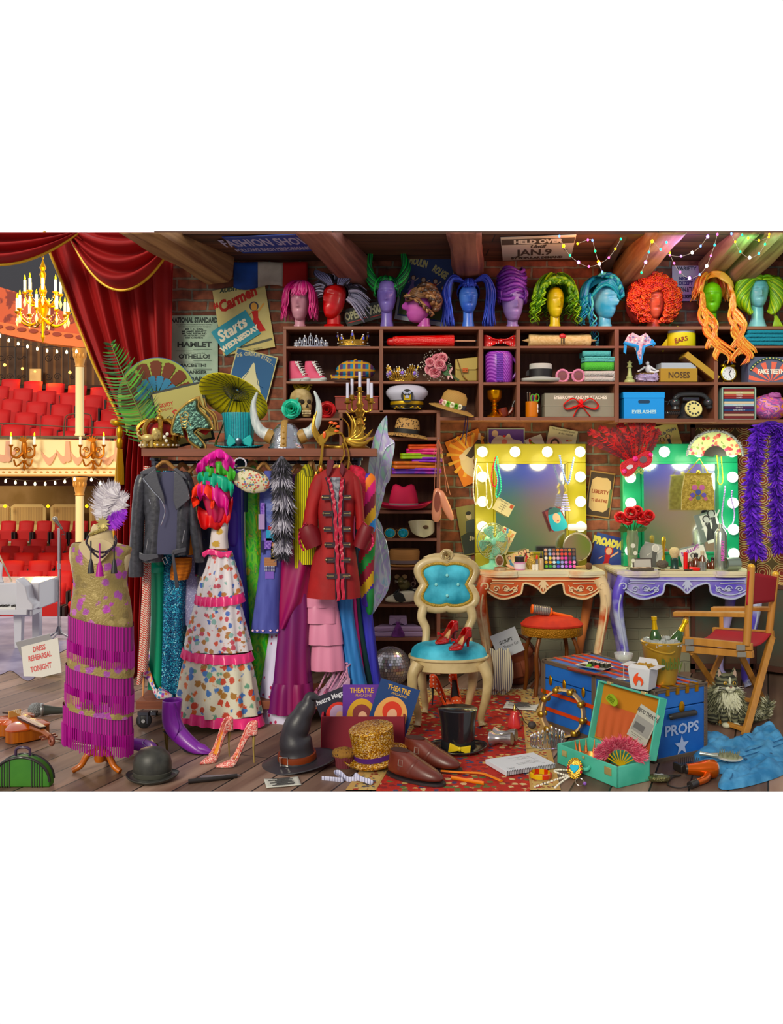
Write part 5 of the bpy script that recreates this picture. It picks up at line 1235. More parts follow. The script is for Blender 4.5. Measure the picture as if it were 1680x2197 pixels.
T('gold_goblet','gold goblet with knopped stem beside the smoking pipe','goblet',b=B(M('#e09a1c',.18,.9)).lathe([(2,2),(16,0),(17,3),(10,7),(6,12),(5,15),(9,17),(5,19),(5,24),(9,26),(5,28),(5,32),(10,35),(15,42),(16,56),(15.8,58),(14.5,56),(13,44),(2,38)],n=28),ang=60,**sh(1061,895))
e=E('smoking_pipe','brown briar smoking pipe with black stem','pipe',**sh(1083,895))
P(e,'bowl',B(M('#6e2c1e',.3)).lathe([(2,0),(8,2),(10.5,8),(10,20),(8,21),(6,19),(5,8),(1,6)],n=20,mx=RY(-14)).tube(sp([(6,0,6),(14,0,14),(17,0,22)],4),4,8))
P(e,'stem',B(M('#2a2422',.25)).tube(sp([(16,0,20),(19,0,32),(26,0,40)],5),lambda t:3.4-1.6*t,8))
e=E('pencil_mug','orange mug with a white logo at its edge','mug',**sh(1141,894))
P(e,'body',B(M('#d07a1c',.35)).lathe([(2,0),(13,0),(13.5,2),(13.5,33),(12,33),(12,4),(2,4)],n=28),ang=50);P(e,'print',B(M('#f4f0ea',.5)).ell(11.8,-6,22,1.5,3.4,6,10,6).ell(11.8,-6,12,1.5,3,4,10,6),'white printed shape')
for i,(x,c,h,l) in enumerate(((-7,'#5a4a40',19,'dark'),(-3,'#8a5a3a',19,'brown'),(1,'#a83a6a',15,'pink'),(4,'#3a5aa8',14,'blue'),(8,'#d84a1c',16,'red'))):
 k=sh(1141+x,894);k['Z']+=6*k['Y']/F
 T('pencil',l+' pencil or pen standing in the orange mug','pencil',b=B(M(c,.5)).tube([(0,3,0),(x*.25,3,27+h)],1.6,6).m('#d8d4d0',.3,.5).tube([(x*.25,3,27+h),(x*.26,3,29+h)],[1.8,.6],6),group='pencils in the orange mug',**k)
k=sh(1146,894,6.47);k['Z']+=30*k['Y']/F
T('scissors','green handled scissors standing in the orange mug','scissors',b=B(M('#5aa83a',.4)).tube([(-3+4.5*cos(a*.52),-2,10+8*sin(a*.52)) for a in range(12)],1.3,6,True).tube([(6+4.5*cos(a*.52),0,11+8*sin(a*.52)) for a in range(12)],1.3,6,True).m(steel).tube([(-1,0,3),(-4,2,-20)],1.2,5).tube([(4,0,3),(1,2,-20)],1.2,5),**k)
e=E('ribbon_box','flat grey box lettered EYEBROWS AND MUSTACHES tied with a red bow','box',**sh(1242,894))
P(e,'body',B(M('#8c8674',.6)).box(0,6,25,152,44,50).m('#f0e6d4',.6).text('EYEBROWS AND MUSTACHES',0,37.5,7.4,-16.6,.83,bold=.03),ang=0)
P(e,'lid_edge',B(M('#9a9482',.6)).box(0,5,24,153.5,44,1))
rdS=M('#e02a14',.35)
for s_ in(-1,1):
 P(e,'bow_loop',B(rdS).tube(sp([(0,-20,26),(s_*18,-28,38),(s_*36,-22,26),(s_*30,-20,16),(s_*10,-20,22),(0,-20,26)],6),5,8,fl=.25,up=(0,1,0)),'red ribbon loop')
 P(e,'bow_tail',B(rdS).tube(sp([(s_*2,-21,24),(s_*10,-22,12),(s_*(16 if s_<0 else 20),-21,0)],5),4.5,6,fl=.25,up=(0,1,0)))
P(e,'bow_knot',B(rdS).box(0,-21,28,9,6,18),bev=2)
e=E('lidded_box','bright blue cardboard box lettered EYELASHES with a hand hole','box',**sh(1378,898))
P(e,'body',B(M('#2a94e0',.5)).box(0,8,22,86,44,44).m('#0c3a5c',.6).poly([(x_+s_*9,36+3.6*sin(R(a))) for s_,a0 in((1,-90),(-1,90)) for a in range(a0,a0+181,30) for x_ in(3.6*cos(R(a)),)],0,-14.4).m('#b8e0e8',.6).text('EYELASHES',0,11,7.6,-14.5,1.02,bold=.04),ang=0)
P(e,'lid',B(M('#2f9ae6',.5)).box(0,8,50,89,46,13),bev=1)
e=E('rotary_phone','black rotary telephone with cream dial and coiled cord','telephone',**sh(1481,898))
phM=M('#2c2e30',.2,coat=.4)
P(e,'base',B(phM).rings([[(q*cos(2*pi*i/28),q*.72*sin(2*pi*i/28)+yo,z) for i in range(28)] for z,q,yo in((0,27,0),(3,28,0),(8,25,1),(14,21,3),(30,17,9),(36,13,10))]))
P(e,'dial',B(M('#d8cc8a',.4)).lathe([(2,4),(17,4),(18.5,2),(18.5,0)],n=28,mx=TR(1,-18,20)@RX(72)).m('#1c1c1c').lathe([(2,4.3),(2.6,4.2)],n=8,mx=TR(1,-18,20)@RX(72)))
b=B(M('#2a2824',.5))
for i in range(10):a=R(40+i*30);b.lathe([(.3,4.6),(2.4,4.5)],12.6*cos(a),12.6*sin(a),0,10,mx=TR(1,-18,20)@RX(72))
P(e,'finger_holes',b)
P(e,'handset',B(phM).tube(sp([(-36,-4,42),(-24,-4,51),(0,-4,53),(24,-4,51),(36,-4,42)],6),5.4,10).ell(-35,-6,34,11,11,10,16,10).ell(37,-6,34,11,11,10,16,10).lathe([(9,0),(8,6)],-34,-6,20,14).lathe([(8,0),(9,6)],40,-6,22,14));P(e,'cradle',B(phM).box(0,-3,42,36,10,8),bev=2)
P(e,'cord',B(phM).tube([(-58+i*.5,-10+4*cos(i*.75),12+4*sin(i*.75)) for i in range(74)],.9,5).tube(sp([(-58,-8,38),(-50,-10,36),(-46,-10,40),(-52,-10,30)],5),.9,5))
e=E('disc_rack','pale plastic rack holding a stack of thin books','rack',**sh(1579,901))
gr_=M('#98b0a4',.4)
P(e,'shell',B(gr_).box(-35,6,34,3,50,68).box(35,6,34,3,50,68).box(0,6,68,72,50,3).box(0,6,1.2,72,50,2.4).box(0,31,34,70,2,66),bev=1)
bc=[('#6e1a1e',''),('#b89a84','COLLECTED TALES'),('#5a1820',''),('#1c3a6a','KING HENRY IV'),('#4a1a4a','OTHELLO'),('#a8c0c8','KING HENRY VI'),('#d8c4a8',''),('#2a6a9a',''),('#8a2428','ROMEO'),('#a84a3a','TAMING'),('#c8bc88','WINTER'),('#7a1a20','')]
bl=['dark red book at the very bottom of the rack','tan book second from the bottom of the rack','wine red book third from the bottom of the rack','navy book titled KING HENRY IV in the rack','purple book titled OTHELLO in the rack','pale blue book above the purple one in the rack','cream book in the middle of the rack','blue book without a title in the rack','thin crimson book above the blue one in the rack','terracotta book third from the top of the rack','straw coloured book second from the top of the rack','dark red book on top of the stack in the rack']
for i,(c,t) in enumerate(bc):
 k=sh(1579,901);k['Z']+=(2.8+i*5.25)*k['Y']/F
 b=B(M(c,.5)).box(0,2,2.5,63,42,4.6)
 if t and t not in('COLLECTED TALES',):b.m('#e8e4dc',.5).text(t,0,1.2,2.8,-19.4,.9)
 T('thin_book',bl[i],'book',b=b,ang=0,group='thin books in the plastic rack',**k)
e=E('cloth_bundle','round bundle tied up in orange and pink cloud printed cloth','bundle',**sh(1652,901))
P(e,'wrap',blob(B(M('#d08a1c',.6,pat=('multi',['#d8901c','#c85aa0','#8a5a98','#d88ac0','#e09a20','#6e4a8a'],(9.,9.,14.),2.5,1))),0,4,28,37,30,29,.06,2.5,4));P(e,'knot',blob(B(M('#a85a98',.6)),4,-14,52,14,10,7,.2,3,6))
# tower
leo=M('#b8905a',.7,pat=('vor','#3a2412',(58.,58.,58.),.3))
hat('leopard_hat','leopard print hat with black ribbon on the upper level of the tower shelf',872,0,6.48,[(26,8),(27,20),(24,36),(20,40),(2,39)],[(25,7),(40,5),(50,0)],leo,[(27,7),(27.5,17),(26,18),(26,7)],M('#22201c',.5),Z=sh(872,938)['Z'],rot=(0,6,0))
sc_=[('#5a2fb0','violet folded scarf at the bottom of the scarf stack',100,14,891,0),('#d06a2a','orange and pink folded scarf, second from the bottom',92,17,889,12),('#8a2ac0','purple folded scarf tucked beside the orange one',60,12,914,26),('#9ac01c','lime green folded scarf in the scarf stack',84,13,900,33),('#d82a7a','hot pink folded scarf in the scarf stack',70,13,906,43),('#e05a14','orange red folded scarf on top of the scarf stack',66,12,908,53)]
for i,(c,l,w,h,px,z) in enumerate(sc_):folded('folded_scarf',l,'scarf',M(c,.45,pat=('noise',['#c02aa0','#e0902a','#4a1a8a','#d8d02a','#ff6a8a','#c0281a'][i],14.,.5,.75)),w,h,40,2,z-1*(i>0),group='folded silk scarves',rot=(-5,6,-3,7,-4,3)[i],**sh(px,1018))
fed=M('#c01a4a',.75)
def fdef(x,y,z):
 if z>30:z-=7*exp(-(x/12)**2)*(1 if z>40 else.4);x*=.96
 return(x,y*(1-.16*(z>35)),z)
hat('cowboy_hat','hot pink felt cowboy hat with a grey band',866,0,6.47,[(31,8),(31,22),(28,40),(24,52),(18,56),(2,56)],[(29,8),(46,3),(62,10)],fed,[(31.4,7),(31.8,14),(30,15),(30,7)],M('#9a8e90',.7),Z=sh(866,1095)['Z'],curl=9,deform=fdef)
specs('aviator_sunglasses','gold rimmed aviator sunglasses with turquoise lenses',851,1156,M('#c8a86a',.3,.7),M('#1a9ab0',.08,.3),11.5,5,ry=10.5,rim=.9)
e=E('half_mask','ivory half mask standing beside the aviator sunglasses','mask',**sh(904,1156,6.46))
def msk(u,v):
 a=(u-.5)*pi*.95;w=28*(1-.1*v);z=lerp(40,2+16*abs(2*u-1.05)**1.2*(1 if u>.5 else.9),v)-5*(2*u-1)**2*(1-v)
 return(w*sin(a)+(3*v),-17*cos(a)-7*exp(-((u-.36)/.09)**2)*v,z)
P(e,'face',B(M('#c8c09a',.25)).grid(msk,28,18),sol=1.4,ang=180);P(e,'eye_hole',B(M('#5a4028',.8)).ell(9,-19.5,25,6,2,4,14,8,mx=RZ(0)),'dark eye opening')
hat('boater_hat','tan straw pork pie hat with a faded ribbon',868,0,6.48,[(31,6),(32,20),(33,32),(30,37),(2,36)],[(30,4),(34,2),(36,4)],M('#b07e4a',.8,pat=('wave','#94673a',70.,'Z',.5,.3)),[(32,7),(32.6,14),(31,14),(31,7)],M('#6a5a5a',.6),Z=sh(868,1217)['Z'])
def oxford(px,lab,Y,rz):
 e=E('saddle_shoe',lab,'shoe',rot=(0,0,rz),group='two tone saddle shoes',**sh(px,1297,Y))
 wl_=M('#d8d2b8',.3);bk_=M('#1c1a18',.3)
 P(e,'upper',B(wl_).rings([[(x0+(x1-x0)*(.5+.5*cos(2*pi*i/22)),w_*sin(2*pi*i/22),z) for i in range(22)] for z,x0,x1,w_ in((2,-30,34,11),(8,-31,34,12),(14,-28,34,11),(20,-14,34,9),(28,4,36,8))],True),sub=1)
 P(e,'saddle',B(bk_).poly([(-14,20),(-2,27),(8,22),(14,8),(4,3),(-8,8)],3,-13.5),'black saddle patch',bev=1)
 P(e,'laces',B(bk_).tube([(-12,-8,22),(-4,-8,30)],2,6).tube([(-6,-8,22),(0,-8,32)],2,6));P(e,'sole',B(M('#5a2c20',.5)).rings([[(2+33*cos(2*pi*i/24),11.5*sin(2*pi*i/24),z) for i in range(24)] for z in(0,3)]),'brown sole')
oxford(856,'black and white saddle shoe nearest the fairy wing',6.46,4);oxford(884,'black and white saddle shoe half hidden by the carved chair',6.6,2)
e=E('mouse','small brown mouse sitting behind the saddle shoes','mouse',**sh(862,1297,6.58))
mf=M('#6a6038',.8,bump=(90.,.5))
P(e,'body',B(mf).ell(6,4,34,13,12,12,18,12).ell(-2,-4,44,8,9,8,16,10).lathe([(7,0),(5,6),(1.4,11)],-2,-10,42,12,mx=Matrix()))
for k in(-1,1):P(e,'ear',B(M('#c0a070',.7)).ell(-2+k*8,-2,52,5.6,1.6,5.4,14,8));P(e,'eye',B(M('#111',.1)).ell(-2+k*3.6,-11.5,46,1.3,1.3,1.3,8,6))
P(e,'tail',B(M('#b09080',.6)).tube(sp([(16,6,28),(28,6,32),(26,6,40),(20,6,36),(24,6,30),(30,6,36),(26,6,50)],5),.9,6));P(e,'nose',B(M('#d89080',.4)).ell(-2,-15,44,1.6,1.4,1.3,8,6))
b=B(M('#d8d0b8',.5))
for k in(-1,1):
 for q in(-1,0,1):b.tube([(-2+k*2,-13,43),(-2+k*13,-14,43+q*3)],.25,4)
P(e,'whiskers',b)
e=E('folded_shirt','folded lavender dress shirt with a purple tie','shirt',**sh(854,1368))
lv=M('#b49ab8',.7)
P(e,'body',B(lv).rings([[(x*q,y,z) for x,y in((-54,-22),(54,-22),(38,26),(-38,26))] for z,q in((0,1),(11,1.02))]).rings([[(x,y,z) for x,y in((-52,-21),(52,-21),(36,20),(-36,20))] for z in(11,22)]),bev=3)
P(e,'collar',B(lv).poly([(-20,24),(20,24),(18,42),(-18,42)],14,-2).poly([(-20,24),(-14,22),(-2,30),(-6,38),(-18,40)],3,-6).poly([(20,24),(14,22),(2,30),(6,38),(18,40)],3,-6),bev=1.2)
P(e,'tie',B(M('#7a3a8a',.5,pat=('noise','#5a2468',30.))).poly([(-5,33),(5,33),(4,27),(15,4),(11,0),(-11,0),(-15,4),(-4,27)],5,-25),'purple tie',bev=1.5)
P(e,'pocket',B(M('#a58aaa',.7)).poly([(-44,12),(-16,14),(-14,20),(-44,16)],2,-23))
e=E('ballet_shoes','pair of peach satin ballet shoes hanging by their ribbons','ballet shoes',940,1120,6.36)
pe=M('#e09a7a',.3,sheen=.4)
def slip(x,z,ry,s_=1):
 b=B(pe);n=22
 prof=[(0,4,5),(6,9,8),(20,11,9),(42,10,9),(60,9,9),(68,8,8),(72,4,4)]
 b.rings([[(w_*cos(2*pi*i/n),d_*.8*sin(2*pi*i/n),q) for i in range(n)] for q,w_,d_ in prof],mx=TR(x,0,z)@RY(ry))
 return b.m('#8a4a38',.7).poly([(6.5*cos(a*.3),44+22*sin(a*.3)) for a in range(21)],2,-8.5,mx=TR(x,0,z)@RY(ry)).m('#e8a888',.3)
P(e,'shoe',slip(-4,0,2));
b=B(pe);b.rings([[(w_*cos(2*pi*i/22),d_*.8*sin(2*pi*i/22),q) for i in range(22)] for q,w_,d_ in((0,3,4),(8,7,7),(28,9,8),(50,9,8),(64,8,8),(69,4,4))],mx=TR(30,-2,4)@RY(-24));P(e,'shoe',b)
b=B(M('#d89478',.4))
for p in([(1,4,178),(-6,0,120),(-8,-2,66)],[(1,4,178),(2,0,120),(4,-2,68)],[(1,4,178),(10,0,140),(18,-2,64)],[(1,4,178),(14,0,110),(26,-2,58)],[(1,4,178),(-8,2,150),(-10,2,136)],[(1,4,178),(10,2,152)]):b.tube(sp(p,5),2.6,6,fl=.25,up=(0,1,0))
P(e,'ribbons',b);P(e,'hook',B(steel).tube([(1,2,180),(1,20,180)],1,5))
# mannequin heads and wigs
zS=W(0,700,YF).z+.0015
def head(lab,px,c,w,zc,zt,yaw=0,pitch=0,nx=0,nw=13,c2=None,bust=0):
 """zc chin height, zt crown height, w head width, nx neck offset"""
 e=E('mannequin_head',lab,'mannequin head',px,HY-(zS-ZC)*F/6.58,6.58,zS,group=None)
 h=zt-zc;n=36;rg=[]
 for z,r in((0,nw+bust+1),(1.5,nw+bust+1),(3,nw+bust),(10,nw+bust*.6),(zc*.55,nw*.86),(zc+h*.12,nw*.84)):
  rg.append([(nx+r*cos(2*pi*i/n),3+r*.9*sin(2*pi*i/n),z) for i in range(n)])
 b=B(M(c,.38,coat=.15,**({'pat':('noise',c2,9.,.35,.7)} if c2 else{})));b.rings(rg)
 hd=[]
 pr=[(0,.18),(.03,.42),(.1,.6),(.2,.76),(.34,.9),(.5,.98),(.62,1.),(.76,.94),(.88,.74),(.96,.42),(1,.05)]
 m=RZ(yaw)@RX(pitch)
 for j in range(41):
  t=j/40;k=min(int(t*10),9)
  for q in range(10):
   if pr[q][0]<=t<=pr[q+1][0]:s_=lerp(pr[q][1],pr[q+1][1],(t-pr[q][0])/(pr[q+1][0]-pr[q][0]))
  g=[]
  for i in range(n):
   a=2*pi*i/n;x=w/2*s_*sin(a);y=-w*.62*s_*cos(a)+w*.1*(t<.3)*-(.3-t)*2
   if cos(a)>0:
    f=cos(a)**2;xr=x/(w/2)
    y-=w*(.2*exp(-(xr/.17)**2)*exp(-((t-.42)/.1)**2 if t>.36 else-((t-.36)/.035)**2)+.045*exp(-(xr/.4)**2)*(exp(-((t-.22)/.035)**2)+exp(-((t-.155)/.03)**2)))
    y+=w*(.11*exp(-((abs(xr)-.42)/.2)**2)*exp(-((t-.54)/.06)**2)-.06*exp(-((abs(xr)-.42)/.2)**2)*exp(-((t-.52)/.03)**2)-.05*exp(-(xr/.3)**2)*exp(-((t-.06)/.05)**2)-.03*exp(-((t-.64)/.05)**2))
   g.append((x,y,(t-.45)*h))
  hd.append(g)
 b.rings(hd,True,TR(0,0,zc+h*.45)@m)
 P(e,'bust',b,ang=70);return e
def wig(name,lab,px,zoff=0):
 return E(name,lab,'wig',px,HY-(zS-ZC)*F/6.58,6.58,zS)
def strands(b,n,cx,cz,rx,ry,rz,p0,p1,ln,mats,r=2.2,flare=0.,wv=0.,fq=3.,th0=.15,th1=1.5,seed=1,n5=5,lenf=None,tilt=0,cy=0,sp_=1):
 rr=random.Random(seed)
 for i in range(n):
  p=lerp(p0,p1,(i+rr.random()*.8)/n);a=R(p);l=ln*rr.uniform(.75,1.2)*(lenf(p) if lenf else 1);ph=rr.uniform(0,6)
  k=rr.uniform(.96,1.12);pts=[]
  for j in range(5):
   t=lerp(th0+rr.uniform(-.1,.3)*(j==0),th1,j/4);pts.append((cx+rx*k*sin(t)*sin(a),cy-ry*k*sin(t)*cos(a),cz+rz*k*cos(t)))
  x,y,z=pts[-1];m=max(3,int(3+fq*2))
  for j in range(1,m+1):
   t=j/m;q=wv*min(1,2*t)
   pts.append((x+flare*t*l*sin(a)+q*sin(ph+t*fq*2*pi),y-flare*t*l*cos(a)*.5+q*cos(ph+t*fq*2*pi),z-l*t))
  b.m(rr.choice(mats));R0=r*rr.uniform(.7,1.2)
  b.tube(sp(pts,3),lambda t,R0=R0:R0*(.5+1.6*t if t<.3 else(1-t)**.6*1.15)+.15,n5)
 return b
def H(*cs):return[M(c,.42,coat=.1) for c in cs]
def cap(b,cx,cz,rx,ry,rz,mat,cy=3,lo=.35):
 """hair cap covering the crown and back of the head, open over the face"""
 b.m(mat)
 def f(u,v):
  a=2*pi*u;fr=max(0,cos(a));t=v*(2.1-1.15*fr**.7);return(cx+rx*sin(t)*sin(a),cy-ry*sin(t)*cos(a),cz+rz*cos(t))
 return b.grid(f,32,10,cu=True)
head('pale pink mannequin head wearing the pink bob',643,'#c893a0',42,18,100,-6,c2='#b07a90')
e=wig('bob_wig','choppy pink bob wig',643);m=H('#d83a86','#c02a74','#e86aa4','#a81f62')
b=cap(B(),0,66,33,34,36,m[1]);strands(b,110,0,66,33,34,36,42,318,42,m,2.8,.08,2,1.,seed=2);strands(b,34,8,68,27,33,32,-60,20,14,m,2.6,.3,1,1.,th1=1.15,seed=3)
P(e,'hair',b,ang=180)
head('red mannequin head tilted up and turned aside',716,'#c4161c',44,20,108,-38,-14,nw=17,bust=6,c2='#9a0c14')
e=wig('two_tone_wig','wild black and silver wig with two horn shaped quiffs',722);bw=H('#22202a','#8a8ab0','#c4c2d8','#33303c','#a8a6c4')
b=cap(B(),0,78,30,32,30,bw[0])
rr=random.Random(5)
for i in range(130):
 a=R(rr.uniform(-100,130));k=1 if a>0 else.8;l=rr.uniform(34,56)*k;c_=bw[2] if(a>1.3 or a<-1.) else rr.choice(bw)
 p=(22*sin(a)+(4 if a>0 else 0),rr.uniform(-6,20),78+22*cos(a));q=(p[0]+l*sin(a)*.9,p[1]+rr.uniform(-8,8),p[2]+l*cos(a)*.8-(l*.5 if a>.9 else l*.25))
 b.m(c_).tube(sp([p,((p[0]+q[0])/2+3*cos(a),p[1],(p[2]+q[2])/2+l*.18),q],4),lambda t:2.6*(1-t)**.6+.2,5)
for s_,x0,tipp in((-1,-12,(-46,-6,127)),(1,10,(36,-6,131))):
 for k in range(16):
  o=(k-8)*1.5;b.m(bw[1] if k%3 else bw[0]).tube(sp([(x0+o*.5,-20,92),((x0+tipp[0])/2+o*1.3*(1 if s_>0 else 1),-18,112),tipp],5),lambda t:3*(1-t)**.7+.3,5)
P(e,'hair',b,ang=180)
head('violet mannequin head wearing the green horned wig',830,'#8a7ac8',42,34,112,-4,c2='#6a58b0',nw=14)
e=wig('horned_wig','green wig sculpted into two tall twisted horns',830);m=H('#17924a','#0f6a38','#2ab84e','#0a4a2c')
b=cap(B(),0,88,26,30,26,m[1]);strands(b,60,0,86,26,30,26,60,300,16,m,2.4,0,1,1.,seed=8);strands(b,20,0,92,16,30,20,-60,60,3,m,3,0,0,1.,th1=1.0,seed=9)
for s_ in(-1,1):
 pth=sp([(s_*16,0,84),(s_*30,0,104),(s_*41,0,132),(s_*36,0,160),(s_*28,0,186)],8)
 for k in range(15):
  a0=2*pi*k/15
  q=[]
  for j,p in enumerate(pth):
   t=j/(len(pth)-1);rd=13*(1-t)**.75;q.append((p[0]+rd*cos(a0+t*4*s_),p[1]+rd*sin(a0+t*4*s_),p[2]))
  b.m(m[k%4]).tube(q,lambda t:3.4*(1-t)**.6+.4,5)
P(e,'hair',b,ang=180)
head('magenta mannequin head in profile',898,'#c060a8',46,14,92,-88,-4,nx=12,nw=14,c2='#a848a0')
e=wig('braided_wig','brown updo wig with thick woven braids',900);m=H('#5a3a26','#7a5030','#3a2418','#a07850')
b=cap(B(),8,66,36,29,28,m[0],cy=2)
for k in range(26):
 z0=46+k*1.7;b.m(m[k%4]).tube(sp([(-29+k*.5,-16,57+k*1.),(-18+k,-29+k*.3,58+k*1.3),(10+k*.4,-30+k*.7,64+k),(32,-12,56+k*.6)],5),2.6,5)
def braid(b,pts,r,mats,n=26,w=1.):
 cv=sp(pts,10)
 for s_ in range(3):
  b.m(mats[s_%len(mats)]).tube([(p[0]+r*w*sin(i*.55+s_*2.09)*.6,p[1]-r*.4*cos(2*(i*.55+s_*2.09)),p[2]+r*.6*cos(i*.55+s_*2.09)) for i,p in enumerate(cv)],r*.62,6)
 return b
braid(b,[(-30,-28,66),(-8,-36,58),(14,-32,38),(26,-22,28)],5,m[1:]+m[:1]);braid(b,[(4,-26,86),(24,-28,82),(38,-22,62),(34,-20,42)],9,m);braid(b,[(0,-22,80),(18,-30,70),(30,-28,52)],8,m[1:])
P(e,'hair',b,ang=180)
head('bright blue mannequin head wearing blue pigtails',1005,'#3a62cc',40,34,98,4,c2='#5a8ad8')
e=wig('pigtail_wig','long royal blue pigtail wig with a blunt fringe',1005);m=H('#2a44c0','#1c2f96','#3f62dc','#2438a8')
b=cap(B(),0,80,25,30,26,m[1]);strands(b,30,0,84,18,30,22,-50,50,6,m,2.6,0,0,1.,th1=1.15,seed=11)
rr=random.Random(12)
for s_ in(-1,1):
 for k in range(58):
  o=rr.uniform(-1,1);y0=rr.uniform(-14,14);w=rr.uniform(.4,1.);ln_=rr.uniform(.7,1.)
  b.m(rr.choice(m)).tube(sp([(s_*(10+4*o),y0*.8-8,100+2*o),(s_*(30+6*w),y0-8,114-4*(1-w)*5),(s_*(26+30*w),y0-6,80),(s_*(28+22*w)+o*5,y0,40),(s_*(24+30*w*ln_)+o*10,y0,lerp(30,3,ln_))],5),lambda t:2.9*(1-t)**.5*(.6+.6*t)+.2,5)
P(e,'hair',b,ang=180)
head('glossy lavender mannequin head wearing the purple updo',1100,'#a48cc8',46,16,100,10,c2='#8a6ab8')
e=wig('updo_wig','tall swirled purple updo wig',1100);m=H('#6a2a9c','#4c1a78','#8a46b8','#5a2088')
b=cap(B(),0,80,29,30,30,m[1]);blob(b,-2,2,104,26,24,28,.08)
for k in range(46):
 a=k*2.4;z=62+k*1.45;r=29 if z<108 else 29*(1-((z-108)/28)**2)**.5
 b.m(m[k%4]).tube([(-2+(r+1)*sin(a+t*.28),(-r*.95)*cos(a+t*.28)+2,z+5*sin(t*.7+k)) for t in range(9)],lambda t:1.2+3.2*sin(pi*t),6)
strands(b,26,0,72,29,30,24,50,130,16,m,2.4,-.2,1,1.,th0=1.,seed=14);strands(b,26,0,72,29,30,24,230,310,16,m,2.4,-.2,1,1.,th0=1.,seed=15)
P(e,'hair',b,ang=180)
head('yellow mannequin head wearing green curls',1191,'#d2c23a',36,24,92,14,c2='#b0a02a',nw=12)
e=wig('curly_wig','green curly wig with a braided band over the crown',1191);m=H('#6ea82a','#4c8420','#92c43c','#3a6a1c')
b=cap(B(),0,80,36,32,36,m[1]);strands(b,60,0,80,40,34,38,38,322,40,m,3.2,.1,5.5,2.2,seed=21);strands(b,36,0,78,42,34,30,50,310,60,m,2.8,.12,6,3.,seed=22)
strands(b,26,0,84,26,32,30,-52,52,8,m,2.6,.1,3,2.,th1=1.05,seed=23);braid(b,[(-30,-26,84),(-16,-30,98),(2,-31,102),(20,-30,97),(32,-24,84)],6,m)
P(e,'hair',b,ang=180)
head('cyan mannequin head turned towards the orange afro',1298,'#3a9ac0',46,22,102,42,c2='#8ac8d8',nw=15)
e=wig('wavy_wig','teal wig with braids and long curls falling to the shelf',1290);m=H('#2a98a8','#1c6a94','#5ac0b8','#2a7ab0')
b=cap(B(),4,76,38,34,36,m[1]);strands(b,60,2,76,39,35,37,110,290,16,m,3.,0,2,1.5,seed=31)
strands(b,34,-8,74,32,30,34,235,310,62,m,3.,.05,5,2.6,seed=32);strands(b,9,-12,60,24,34,20,280,325,100,m,2.2,-.25,6,3.,seed=33,th0=.8)
for k in range(18):b.m(m[k%4]).tube(sp([(-26+k,-26-k*.3,66+k*1.6),(-4+k*1.4,-34+k*.4,88+k*.8),(18+k,-28+k,84-k*.4),(38-k*.2,-10+k,62)],5),3.2,6)
braid(b,[(-6,-20,112),(16,-28,108),(34,-20,92),(42,-10,70)],6,m)
P(e,'hair',b,ang=180)
head('coral mannequin head wearing the orange afro',1402,'#d8664c',44,22,96,6,c2='#b04a38',nw=14)
e=wig('afro_wig','huge round bright orange afro wig of tight ringlets',1402);m=H('#d8401c','#b82c12','#ec6a34','#e85224')
b=B();rr=random.Random(41);b.m('#7a1c0c',.8)
for s_ in(-1,1):blob(b,s_*32,6,60,26,28,46,.1)
blob(b,0,10,84,54,30,34,.06)
for i in range(1500):
 a=rr.uniform(0,2*pi);el=rr.uniform(-.2,1.);d=rr.random()
 x=58*cos(a)*rr.uniform(.3,1);z=62+58*sin(a)*rr.uniform(.3,1);y=-34*(1-((x/60)**2+((z-62)/60)**2))**.5*rr.uniform(.6,1.1) if(x/60)**2+((z-62)/60)**2<1 else 0
 if(x/20)**2+((z-46)/33)**2<1 and z<78:continue
 if z<14:continue
 q=rr.uniform(2.2,4);b.m(rr.choice(m)).tube([(x+q*cos(t*1.05),y-1.4*t*.4,z+q*sin(t*1.05)) for t in range(7)],1.25,4)
P(e,'hair',b,ang=180)
head('lime green faceless mannequin head',1527,'#7ab81e',42,34,102,-16,c2='#5a9a2a',nw=13)
e=wig('long_wig','very long wavy orange wig spilling over the shelf edge',1527);m=H('#e0702a','#c4521a','#f09a4a','#e8b05a')
b=cap(B(),0,88,30,32,34,m[2]);strands(b,50,0,88,32,33,34,60,300,26,m,3.,.3,2,1.,seed=51)
rr=random.Random(52)
for s_,n_,x1,x2,zt in((-1,78,-46,-2,-78),(1,96,20,66,-80)):
 for k in range(n_):
  cl=k%6;w=(cl+.5+rr.uniform(-.4,.4))/6;ph=cl*1.7+rr.uniform(-.35,.35);xm=lerp(x1,x2,w);e0=(.62,.95,.78,1.,.85,.7)[cl]*rr.uniform(.93,1.04)
  pts=[(s_*4,-10,120),(s_*22,-26,108-4*w),(s_*32+rr.uniform(-3,3),-28,80)]
  for j in range(1,15):
   t=j/14;z=lerp(80,zt*e0,t);xx=lerp(s_*32,xm*.9+s_*10*t if s_>0 else xm+40*t*t*e0,t)
   pts.append((xx+11*t**.6*sin(ph+t*e0*17),-34-16*min(1,max(0,(40-z)/40)),z))
  b.m(rr.choice(m)).tube(sp(pts,3),lambda t:3.2*(1-t)**.45*(.5+.8*t)+.25,5)
for k in range(16):b.m(m[2+k%2]).tube(sp([(-6,-14+k*.3,121),(14,-26,116-k*.9),(30,-28,100-k*.6),(38,-20,86)],5),3,6)
P(e,'hair',b,ang=180)
head('pale blue mannequin head with closed eyes',1626,'#7ab8c4',42,46,112,-6,c2='#a8d8dc',nw=15,bust=5)
e=wig('rolled_wig','lime yellow wig rolled into two thick curls ending in a ponytail',1626);m=H('#86b01a','#a8c420','#6a8e18','#c4cc3a')
b=cap(B(),0,86,28,32,30,m[0])
